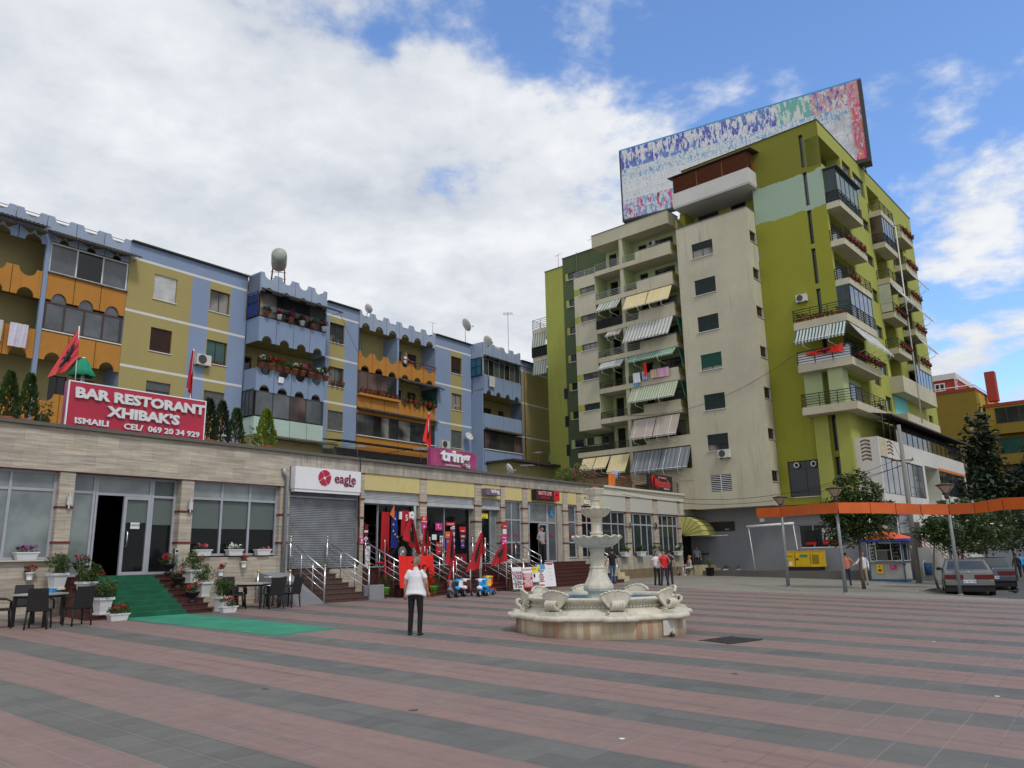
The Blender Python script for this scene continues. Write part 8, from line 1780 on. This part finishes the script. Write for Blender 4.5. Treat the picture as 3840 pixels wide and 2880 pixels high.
for z in (1.0, 2.0): s.tube([(-.5, -.62, z), (.5, -.62, z)], .02, 4); s.tube([(-.5, .62, z), (.5, .62, z)], .02, 4)
s.tube([(0, -.6, 2.6), (.05, -.7, 0)], .02, 4); s.build('stand', 'rust', o)
def tank2(label, F, x, y, z): 
    s = MB(T3((0, 0, 0)) @ Matrix.Rotation(pi/2, 4, 'Y')); s.lathe([(.0, -1.0), (.35, -.9), (.42, -.7), (.42, .7), (.35, .9), (0, 1.0)], n=18); s.build('water_tank', 'tank_paint', None, at(F, x, y, z), label=label, cat='water tank')
tank2('pale tank lying on the farthest blue roof', FB, 30.4, .6, 18.55)
def dish(label, F, x, y, z, rot, r=.4, pole=.6):
    o = thing('satellite_dish', label, 'satellite dish', at(F, x, y, z, rot), 'satellite dishes'); s = MB(T3((0, 0, pole)) @ Matrix.Rotation(radians(62), 4, 'X')); s.lathe([(.02, 0), (r*.5, .03), (r*.85, .09), (r, .14), (r*.98, .15), (r*.5, .05), (.02, .02)], n=20); s.build('dish', 'ac_white', o)
    s = MB(); s.tube([(0, 0, 0), (0, 0, pole)], .025, 5); s.tube([(0, -.05, pole-.1), (0, -r*1.3, pole+.02)], .014, 4); s.box(-.04, .04, -r*1.35, -r*1.2, pole-.02, pole+.06); s.build('mount', 'galvanised', o)
dish('white dish peeping over the orange bay parapet', FB, 16.3, .2, 18.1, 90, .35, .5); dish('small dish on the blue wall beside the farthest bay', FB, 26.2, -.35, 10.4, -10, .35, .3); dish('white dish at the left of the farthest bay roof', FB, 26.3, 0, 18.3, 70, .55, 1.4); dish('white dish standing by the roof tank', FB, 29.2, .2, 18.2, 80, .5, .8); dish('tiny dish on the side of the tower roof', FL, 22.0, .5, 5.6, 60, .3, .3)
def aerial(label, F, x, y, z, h, rot=0, n=6, w=.3):
    o = thing('tv_aerial', label, 'tv aerial', at(F, x, y, z, rot), 'television aerials'); s = MB(); s.tube([(0, 0, 0), (0, 0, h)], .02, 4); s.build('mast', 'rust', o)
    s = MB(); s.tube([(-.4, 0, h-.08), (.45, 0, h+.02)], .012, 4); [s.tube([(-.35+.8*k/n, -w, h-.05), (-.35+.8*k/n, w, h-.05)], .008, 3) for k in range(n)]; s.build('elements', 'galvanised', o)
aerial('tall tv aerial on the farthest blue roof', FB, 34.4, 2, 18.2, 4.9, 30, 8, .45); aerial('low tv aerial in front of the far annex roofs', FB, 30.2, -4, 6, 3.6, 60); aerial('tv aerial on the shop roof above the ballroom bar', FL, 25.6, 2.0, 5.5, 1.1, 100, 9, .25); aerial('tv aerial beside the magenta sign', FL, 15.9, .4, 5.6, .8, 50); aerial('tv aerial on the shop roof above the phone shop', FL, 13.1, 1.2, 5.6, .7, 100); aerial('bare aerial on the dark green wing', FG, -19.6, 2, 26.2, 1.3, 0, 3, .2); aerial('bare aerial on the lime wing at the far left of the tower', FG, -23.2, 2, 25.5, 1.6, 0, 3, .2); aerial('aerial on the orange bay roof', FB, 22.7, .1, 18.2, .9, 0, 1, .05); aerial('aerial hung at the edge of the blue bay', FB, 6.7, -.3, 15.4, 2.8, 10, 8, .2)
# sheds and canopies on the shop roof
sh = thing('roof_shed', 'low cream shed with a ragged mossy roof edge behind the shops', 'shed', FB.M @ T3((0, 0, 0))); s = MB(); wall(s, 27.5, 38.3, 4, 8.7, [(28.0, 33.0, 5.2, 7.0), (34.0, 35.2, 5.2, 7.2)], -3.2, .5); s.box(27.2, 38.9, -3.9, 0, 8.7, 8.85, 1); s.box(27.9, 38, -2.6, -2.5, 4, 8.7, 2); s.f([(27.5, -3.2, 4), (27.5, 0, 4), (27.5, 0, 8.7), (27.5, -3.2, 8.7)]); s.f([(38.3, -3.2, 4), (38.3, 0, 4), (38.3, 0, 8.7), (38.3, -3.2, 8.7)]); s.build('wall', ['loggia_yellow', 'eave_dark', 'interior'], sh)
sh = thing('terrace_canopy', 'dark corrugated canopy with arched openings behind the shop roof', 'canopy', FB.M); canopy(12.0, 23.2, 9.1, -.3, 2.4, .35, 'eave_dark', 'roof', sh); s = MB(); wall(s, 12.0, 23.2, 5, 8.4, [(12.6+1.9*k, 13.9+1.9*k, 6.6, 8.0) for k in range(5)], -2.0, .2); s.build('wall', 'eave_dark', sh)
for x in (20.4, 22.0): s = MB(); s.prism([(x-.7, 7.5)]+[(x-.7*cos(pi*k/8), 7.5+.45*sin(pi*k/8)) for k in range(9)], -2.03, -2.01); s.build('arched_pane', 'sign_white', sh)
# ================================================================ far houses on the right
oh = thing('ochre_house', 'ochre apartment house with a red and white attic behind the tower', 'building', Matrix.Translation((46.4, 75, 0)) @ Matrix.Rotation(radians(-41.75), 4, 'Z'))
s = MB(); s.box(-9, 0, 0, 12, 0, 17.2, 0); s.box(-9.05, .05, -.05, 12, 17.2, 17.45, 1); s.box(-9, -1.9, 1.5, 10, 17.45, 18.9, 1); s.box(-9, -1.8, 1.4, 10, 18.9, 19.5, 2); s.box(-.02, .04, 1, 11.5, 3, 17.1, 3); s.build('wall', ['ochre_wall', 'brick_red_wall', 'trim_white', 'ochre_bright'], oh)
window(oh, I4, -3.9, -2.9, 17.75, 18.6, y=1.42, kind='glass_dark', frame='frame_white', mull=1, t=.12); window(oh, I4, -8, -7, 17.75, 18.6, y=1.42, kind='glass_dark', frame='frame_white', mull=1, t=.12); 
for zf in (5, 8, 11, 14): window(oh, SIDE(.05), 2.0, 3.0, zf, zf+1.5, y=-.06, kind='glass_brown', frame='frame_brown', mull=1)
s = MB()
for k in range(6): s.box(-1.98, -1.78 if k % 2 else -1.68, 1.36, 1.42, 17.5+k*.24, 17.68+k*.24)
s.tube([(-9, -.1, 17.7), (0, -.1, 17.7), (0, 10, 17.7)], .05, 4); s.build('quoin', 'trim_white', oh)
s = MB(); s.box(.3, 1.2, 4, 5, 16.5, 19.6); s.build('chimney', 'brick_red_wall', oh)
yh = thing('yellow_house', 'yellow apartment house with green and cream rounded balconies behind the pines', 'building', Matrix.Translation((49.2, 74, 0)) @ Matrix.Rotation(radians(-41.75), 4, 'Z')); s = MB(); s.box(-2.5, 6, 1, 12, 0, 15.6, 0); s.box(-2.6, 6, .9, 12, 15.6, 15.9, 1); s.build('wall', ['ochre_bright', 'brick_red_wall'], yh)
for k, (a, b_) in enumerate(((12.6, 13.6), (9.6, 10.6), (6.6, 7.6), (3.6, 4.6))):
    s = MB(); s.box(-1.6, 1.6, -.6, 1, a, b_, 0); s.box(1.6, 2.6, -.2, 1, a, b_, 1); o = s.build('balcony', ['ochre_wall', 'awning_cream'], yh)
    s = MB(); frame_mb(s, -1.5, 1.5, b_, b_+1.6, -.5, .08, .06, [-.5, .5]); w = s.build('glazing', 'frame_brown', yh); s = MB(); s.box(-1.5, 1.5, -.46, -.44, b_, b_+1.6); s.build('pane', 'glass_dark' if k != 1 else 'glass_teal', w)
fh = thing('distant_block', 'cream apartment block with balconies at the far right edge', 'building', Matrix.Translation((60, 82, 0)) @ Matrix.Rotation(radians(-30), 4, 'Z')); s = MB(); wall(s, -9, 9, 0, 13, [(-8+2.6*i, -6.8+2.6*i, 1.5+3*j, 3+3*j) for i in range(7) for j in range(4)], 0, .2); s.box(-9, 9, .21, 10, 0, 13, 0); s.build('wall', 'loggia_yellow', fh)
for i in range(7):
    for j in range(4): window(fh, I4, -8+2.6*i, -6.8+2.6*i, 1.5+3*j, 3+3*j, y=.1, kind='glass_dark', frame='frame_white', mull=0)
random.seed(9); mb = MB()
for k in range(40): leaves(mb, (52+k*1.6, 62+random.uniform(-3, 3), random.uniform(1, 3.2)), (2.2, 2, 1.8), 160, .6)
mb.build('hedge_mass', 'leaf_pine', label='dark band of street greenery at the far right', cat='hedge', kind='stuff')
s = MB(); s.box(-14, 4, 0, .3, -.3, 2.9, 0); s.box(-12, -11, -.03, 0, 1.2, 2.8, 1); s.build('wall', ['grey_render', 'cream_wall'], None, Matrix.Translation((33, 52, 0)) @ Matrix.Rotation(radians(-35), 4, 'Z'), label='low grey wall with a cream panel behind the parked cars', cat='wall')
random.seed(21)
for k, (x, y) in enumerate(((-1.2, 9.3), (1.0, 8.0), (-3.3, 10.6), (6.0, 10.2), (3.2, 11.9), (8.2, 15.8))):
    s = MB(); s.prism([(-.03, -.02), (.025, -.025), (.035, .02), (-.01, .03)], 0, .004, ax='xy'); s.build('litter', 'sign_white' if k % 2 else 'bark', None, MW(x, y, gz(x, y)+.014, k*50, 1.0 if k % 2 else 1.6), kind='thing', label=['dry leaf scrap lying left of centre on the near paving', 'white paper scrap in front of the fountain', 'dry leaf scrap farthest left on the paving', 'white paper scrap right of the fountain', 'dry leaf scrap just in front of the fountain', 'white paper scrap near the drain cover'][k], cat='litter')
# ================================================================ people
def remeshed(mb, vox, name, mat, par, sm=4):
    me = D.meshes.new(name); mb.bm.normal_update(); bmesh.ops.recalc_face_normals(mb.bm, faces=mb.bm.faces); mb.bm.to_mesh(me); mb.bm.free()
    o = D.objects.new(name, me); COL.objects.link(o)
    r = o.modifiers.new('r', 'REMESH'); r.mode = 'VOXEL'; r.voxel_size = vox; s = o.modifiers.new('s', 'SMOOTH'); s.iterations = sm; s.factor = .5
    bpy.context.view_layer.update(); m2 = D.meshes.new_from_object(o.evaluated_get(bpy.context.evaluated_depsgraph_get())); D.objects.remove(o); D.meshes.remove(me)
    m2.materials.clear(); m2.materials.append(MAT(mat)); m2.name = name
    for p in m2.polygons: p.use_smooth = True
    n = D.objects.new(name, m2); COL.objects.link(n); n.parent = par; return n
def seg(mb, a, b, ra, rb, n=10):
    mb.tube([a, b], [ra, rb], n); mb.ell(a, (ra,)*3 if not isinstance(ra, tuple) else (ra[0], ra[0], ra[0]), 10, 6); mb.ell(b, (rb,)*3 if not isinstance(rb, tuple) else (rb[0], rb[0], rb[0]), 10, 6)
def person(label, mw, H=1.72, shirt='cloth_white', pants='cloth_blackwear', hair='hair_black', shoe='shoe_black', el=None, wr=None, sit=False, kn=None, an=None, turn=0, lean=0, vox=.02, bareleg=False, sleeve=.5, belly=0, glasses=False, tank=False, skirt=False, group=None, longhair=False):
    """el, wr, kn, an: left/right elbow, wrist, knee and ankle positions for a 1.75 m figure facing -y"""
    o = thing('person', label, 'person', mw @ Matrix.Scale(H/1.75, 4), group); V = Vector
    dz = -.44 if sit else 0; hip = [V((s*.095, 0, .92+dz)) for s in (-1, 1)]
    kn = [V(k) for k in kn] if kn else ([V((s*.11, -.42, .50)) for s in (-1, 1)] if sit else [V((s*.11, -.02, .5)) for s in (-1, 1)])
    an = [V(k) for k in an] if an else ([V((s*.12, -.40, .08)) for s in (-1, 1)] if sit else [V((s*.125, .02, .08)) for s in (-1, 1)])
    sh_ = [V((s*.185, lean*-.2, 1.43+dz)) for s in (-1, 1)]; ne = V((0, -.2*lean, 1.47+dz)); hd = V((0, -.02-.28*lean, 1.635+dz))
    el = [V(e)+V((0, 0, dz)) for e in el] if el else [V((s*.25, .03, 1.15+dz)) for s in (-1, 1)]
    wr = [V(e)+V((0, 0, dz)) for e in wr] if wr else [V((s*.27, -.04, .90+dz)) for s in (-1, 1)]
    Rh = Matrix.Rotation(radians(turn), 3, 'Z'); q = lambda x, y, z: hd+Rh @ V((x, y, z))
    b = MB(); seg(b, ne-V((0, 0, .1)), hd-V((0, -.015, .06)), .06, .052)
    b.ell(hd+Rh @ V((0, .015, .03)), (.077, .092, .098), 14, 10); b.ell(q(0, -.025, -.045), (.055, .062, .068), 12, 8); seg(b, q(0, -.09, .0), q(0, -.108, -.025), .012, .015, 6)
    for s in (-1, 1): b.ell(q(s*.08, .02, -.005), (.014, .022, .032), 8, 5)
    b.tube([V((0, 0, .9+dz)), V((0, 0, 1.1+dz)), ne-V((0, 0, .06))], [(.13, .09), (.115, .085), (.14, .08)], 12)
    for i in (0, 1):
        s = (-1, 1)[i]; seg(b, sh_[i], el[i], .05, .04); seg(b, el[i], wr[i], .041, .027)
        d = (wr[i]-el[i]).normalized(); si = d.cross(V((0, -1, .3))).normalized()*(.02); h0 = wr[i]+d*.02; pm = wr[i]+d*.075
        b.tube([wr[i], h0, pm, pm+d*.012], [(.022, .018), (.032, .016), (.038, .016), (.034, .014)], 8)
        for k in range(4):
            f0 = pm+si*(k-1.5)*.95; L_ = (.066, .078, .072, .055)[k]; cu = V((0, -.35, 0)); m_ = f0+d*L_*.55; b.tube([f0, m_, m_+(d+cu).normalized()*L_*.45], [.0115, .0105, .009], 6)
        t0 = h0+si*1.3; b.tube([t0, t0+(d+si.normalized()*.9).normalized()*.035, t0+(d*1.4+si.normalized()*.6).normalized()*.065], [.013, .012, .010], 6)
        lm = (.072, .05, .034) if bareleg else (.06, .04, .03); seg(b, hip[i], kn[i], lm[0], lm[1]); seg(b, kn[i], an[i], lm[1], lm[2])
        b.ell(kn[i].lerp(an[i], .3)+V((0, .012, 0)), (.04, .044, .09) if bareleg else (.03, .03, .05), 8, 6)
    remeshed(b, vox*.6 if vox < .015 else vox*.75, 'body', 'skin', o, 2)
    c = MB(); bw = .17+belly*.035
    c.tube([V((0, .0, .86+dz)), V((0, -belly*.03, 1.0+dz)), V((0, -belly*.02-.05*lean, 1.2+dz)), V((0, -.12*lean, 1.34+dz)), ne-V((0, 0, .02))], [(bw, .115+belly*.03), (bw, .12+belly*.035), (.165+belly*.015, .115+belly*.02), (.175, .11), (.085, .075)], 16)
    for i in (0, 1):
        if not tank: seg(c, sh_[i]-V(((-1, 1)[i]*.03, 0, .02)), sh_[i].lerp(el[i], sleeve if sleeve < 1 else 1), .07, .06 if sleeve < 1 else .055)
        else: seg(c, sh_[i]-V(((-1, 1)[i]*.07, 0, .04)), sh_[i]-V(((-1, 1)[i]*.08, 0, -.01)), .05, .04)
        if sleeve >= 1.5: seg(c, el[i], el[i].lerp(wr[i], .9), .054, .042)
    if not tank: seg(c, ne-V((0, 0, .01)), ne+V((0, .005, .02)), .068, .064)
    remeshed(c, vox, 'shirt', shirt, o, 3)
    t = MB(); t.tube([V((0, 0, .97+dz)), V((0, 0, .9+dz)), V((0, 0, .82+dz))], [(.155, .11), (.165, .115), (.14, .11)], 14)
    for i in (0, 1):
        if skirt: seg(t, hip[i], kn[i]*.85+hip[i]*.15, .1, .085)
        else: seg(t, hip[i]-V((0, 0, .02)), kn[i], .092, .066); seg(t, kn[i], an[i]+V((0, 0, .0)), .066, .056)
    remeshed(t, vox, 'skirt' if skirt else 'trousers', pants, o, 2)
    for i in (0, 1): s = MB(); s.tube([an[i]+V((0, .05, -.04)), an[i]+V((0, -.04, -.045)), an[i]+V(((-1, 1)[i]*.02, -.15, -.055))], [(.04, .035), (.045, .035), (.036, .024)], 10); s.ell(an[i]+V((0, .05, -.04)), (.04, .04, .038), 8, 5); s.ell(an[i]+V(((-1, 1)[i]*.02, -.15, -.055)), (.036, .045, .025), 8, 5); s.build('shoe', shoe, o)
    h = MB(); n_, m_ = 16, 9
    for j in range(m_):
        for k in range(n_):
            def pt(j, k):
                th = pi*.62*j/m_; a = 2*pi*k/n_; ff = 1-.45*max(0, -sin(a))*(j/m_); th *= ff
                return q(.083*sin(th)*cos(a), .018+.1*sin(th)*sin(a), .035+.103*cos(th))
            h.f([pt(j, k), pt(j+1, k), pt(j+1, k+1), pt(j, k+1)], 0, True)
    if longhair: h.ell(q(0, .07, .0), (.085, .07, .1), 10, 7); h.ell(q(0, .13, .05), (.05, .05, .05), 10, 7)
    h.build('hair', hair, o)
    e = MB()
    for s in (-1, 1): e.ell(q(s*.03, -.083, .012), (.011, .006, .006), 6, 4); e.ell(q(s*.031, -.088, .034), (.018, .005, .004), 6, 3)
    e.ell(q(0, -.083, -.058), (.022, .006, .004), 6, 3); e.build('face_features', 'hair_black', o)
    if glasses: g = MB(); [g.ell(q(s*.033, -.098, .01), (.027, .008, .019), 10, 6) for s in (-1, 1)]; [g.tube([q(s*.055, -.09, .015), q(s*.083, .02, .01)], .004, 4) for s in (-1, 1)]; g.build('sunglasses', 'black', o)
    return o
PX = lambda x, y, rot: MW(x, y, None, rot)
person('man in a white polo shirt and black trousers seen from behind on the square', PX(-2.13, 16.78, 172), 1.60, hair='hair_grey', vox=.011, belly=2.2, glasses=True, turn=62, el=[(-.265, .05, 1.17), (.25, .02, 1.16)], wr=[(-.27, -.06, .96), (.265, -.05, .92)], an=[(-.11, .03, .08), (.13, -.02, .08)])
person('man in a black T-shirt and blue jeans walking behind the fountain', PX(4.86, 39.4, 190), 1.70, 'cloth_blackwear', 'denim', kn=[(-.1, -.08, .5), (.1, .05, .5)], an=[(-.1, .06, .08), (.12, .12, .08)], el=[(-.27, .06, 1.17), (.3, .02, 1.17)], wr=[(-.3, .0, .93), (.36, -.06, .95)])
person('man in a red shirt and blue jeans standing with his back turned', PX(7.05, 37.3, 178), 1.64, 'sign_red', 'cloth_navy', el=[(-.3, .1, 1.2), (.3, .12, 1.2)], wr=[(-.18, -.1, 1.02), (.14, .16, 1.0)], turn=160, an=[(-.17, .02, .08), (.17, .02, .08)], belly=.5)
person('man in a dark grey T-shirt half hidden behind the red shirted man', PX(7.42, 37.9, 150), 1.64, 'cloth_darkgrey', 'cloth_darkgrey', 'hair_black', el=[(-.28, .04, 1.17), (.32, .03, 1.2)], wr=[(-.27, -.05, .92), (.2, -.05, 1.02)])
person('man in a white shirt half hidden at the left of the red shirted man', PX(6.78, 37.75, 20), 1.6, 'cloth_white', 'cloth_darkgrey', el=[(-.26, .04, 1.17), (.26, .03, 1.17)], wr=[(-.2, -.12, 1.0), (.2, -.12, 1.0)])
person('man in a salmon T-shirt and jeans shaking hands by the magnolia tree', PX(15.95, 37.9, 150), 1.54, 'cloth_salmon', 'cloth_navy', el=[(-.34, -.12, 1.22), (.26, .03, 1.15)], wr=[(-.5, -.28, 1.12), (.27, -.03, .9)])
person('man in a white shirt and khaki trousers half behind the magnolia trunk', PX(17.12, 38.7, -40), 1.55, 'cloth_white', 'cloth_khaki', 'hair_grey', sleeve=1.6, el=[(-.3, -.06, 1.2), (.25, .03, 1.15)], wr=[(-.42, -.26, 1.1), (.27, -.04, .9)], turn=-30)
person('man in a grey T-shirt and black trousers standing in the bar doorway', at(FL, 23.48, -.35, 1.5, -10), 1.7, 'cloth_greytee', 'cloth_blackwear', el=[(-.27, .03, 1.15), (.26, .06, 1.17)], wr=[(-.1, -.2, .98), (.2, .05, .95)], turn=30)
person('man in a white tank top leaning on the maroon rail of the orange balcony', at(FB, 19.95, .22, 14.56, 10), 1.62, 'cloth_white', 'cloth_blackwear', 'hair_grey', tank=True, el=[(-.26, -.1, 1.2), (.34, -.15, 1.2)], wr=[(-.22, -.3, 1.08), (.55, -.28, 1.12)], turn=50, lean=.3)
person('man in a white shirt leaning out of the upper window of the blue block', at(FB, 25.4, .3, 12.05, 0), 1.4, 'cloth_white', 'cloth_navy', 'hair_grey', el=[(-.25, -.25, 1.2), (.22, -.3, 1.18)], wr=[(-.05, -.38, 1.2), (.1, -.32, 1.42)], lean=.6, turn=40)
B3 = lambda u, y: FL.w(u, y)
def seatchair(label, mw, h=.45, m='frame_brown'):
    o = thing('wooden_chair', label, 'chair', mw, 'brown wooden chairs of the end bar'); s = MB(); s.box(-.2, .2, -.2, .2, h-.04, h); s.build('seat', m, o); s = MB(); [s.box(-.2, .2, .18, .2, h+.15+k*.12, h+.22+k*.12) for k in range(3)]; s.build('backrest', m, o)
    for x in (-.18, .18):
        for y in (-.18, .18): s = MB(); s.box(x-.02, x+.02, y-.02, y+.02, 0, h+.5 if y > 0 else h); s.build('leg', m, o)
    return o
w1 = PX(11.3, 50.9, -78); person('woman with blonde hair in a striped dress seated at a small white table', w1, 1.66, 'stripe_dress', 'stripe_dress', 'hair_blonde', 'shoe_white', sit=True, bareleg=True, skirt=True, longhair=True, el=[(-.24, -.1, 1.2), (.26, -.08, 1.18)], wr=[(-.12, -.3, 1.15), (.16, -.16, 1.36)]); seatchair('brown wooden chair under the woman in the striped dress', w1)
def sdress():
    m, t, P = new('stripe_dress'); s = t.nodes.new('ShaderNodeSeparateXYZ'); t.links.new(t.nodes.new('ShaderNodeTexCoord').outputs['Object'], s.inputs[0]); f = t.nodes.new('ShaderNodeMath'); f.operation = 'PINGPONG'; t.links.new(s.outputs[2], f.inputs[0]); f.inputs[1].default_value = .035
    c = mixn(t, rng(t, f.outputs[0], .015, .02), (.02, .02, .025), (.6, .6, .58)); t.links.new(c, P.inputs['Base Color']); return m
SPEC['stripe_dress'] = sdress
w2 = PX(10.1, 51.6, 80); person('person in a navy jacket bending over beside the pushchair', w2, 1.66, 'cloth_navy', 'denim', sit=True, sleeve=1.6, lean=.9, el=[(-.24, -.3, 1.1), (.24, -.3, 1.1)], wr=[(-.12, -.5, 1.0), (.12, -.5, 1.0)]); seatchair('brown wooden chair under the person in the navy jacket', w2)
o = thing('white_table', 'small white garden table beside the pushchair', 'table', PX(10.85, 51.0, 0)); s = MB(); s.lathe([(.33, .6), (.33, .63)], n=18); s.build('tabletop', 'plastic_white', o)
for a in (0, 1.57, 3.14, 4.71): s = MB(); s.tube([(.2*cos(a), .2*sin(a), .6), (.3*cos(a), .3*sin(a), 0)], .03, 5); s.build('leg', 'plastic_white', o)
o = thing('pushchair', 'dark blue pushchair with white handles on the pavement', 'pushchair', PX(10.0, 50.3, 20)); s = MB(); s.hexa([(-.25, -.3, .25), (.25, -.3, .25), (.25, .25, .3), (-.25, .25, .3)], [(-.27, -.35, .5), (.27, -.35, .5), (.27, .4, .95), (-.27, .4, .95)]); s.build('seat', 'cloth_navy', o)
s = MB()
for x in (-.27, .27): s.tube([(x, -.4, .08), (x, .1, .6), (x, .5, 1.05)], .035, 6); s.tube([(x, .4, .08), (x, .15, .55)], .03, 5)
s.build('frame', 'white_paint', o)
for x in (-.28, .28):
    for y in (-.4, .4): s = MB(T3((x, y, .1)) @ Matrix.Rotation(pi/2, 4, 'Y')); s.lathe([(.1, -.03), (.1, .03)], n=14); s.build('wheel', 'rubber', o)
w3 = at(FL, 42.7, -.75, 1.02, 75, 1); person('man in a pale shirt sitting at the raised entrance of the end bar', w3, 1.72, 'cloth_lilac', 'cloth_blackwear', sit=True, lean=.3, el=[(-.25, -.15, 1.18), (.25, -.1, 1.18)], wr=[(-.15, -.38, 1.12), (.15, -.35, 1.12)], turn=-20); seatchair('dark chair under the man in the pale shirt', w3, m='black')
w4 = at(FL, 40.6, -.5, 1.02, -70, 1); person('person in dim light seated in the shade under the cream awning', w4, 1.6, 'cloth_greytee', 'cloth_darkgrey', sit=True); seatchair('dark chair in the shade under the cream awning', w4, m='black')
o = thing('bar_table', 'dark square table between the two people under the cream awning', 'table', at(FL, 41.7, -.6, 1.02)); s = MB(); s.box(-.35, .35, -.35, .35, .68, .73); s.build('tabletop', 'black', o); s = MB(); s.tube([(0, 0, 0), (0, 0, .7)], .05, 6); s.build('leg', 'black', o); s = MB(); s.lathe([(.05, .73), (.06, .8)], n=10); s.build('cup', 'plastic_white', o)
person('person in a dark jacket walking at the right edge of the photo', PX(30.6, 48, 160), 1.4, 'cloth_blackwear', 'cloth_blackwear', sleeve=1.6); person('person in a blue jacket walking at the very right edge', PX(31.9, 49.6, 150), 1.4, 'toy_blue', 'cloth_navy', sleeve=1.6)
s = MB(); s.ell((0, 0, .07), (.05, .09, .045), 10, 7); s.ell((0, -.08, .12), (.025, .03, .025), 8, 6); s.tube([(0, .06, .07), (0, .16, .06)], [.025, .012], 5); s.tube([(.02, 0, .04), (.02, 0, 0)], .006, 4); s.tube([(-.02, 0, .04), (-.02, 0, 0)], .006, 4); s.build('pigeon', 'cloth_darkgrey', None, MW(19.9, 31.6, None, 60, 1.4), label='dark pigeon on the asphalt right of the silver car', cat='bird')
bpy.context.view_layer.update()
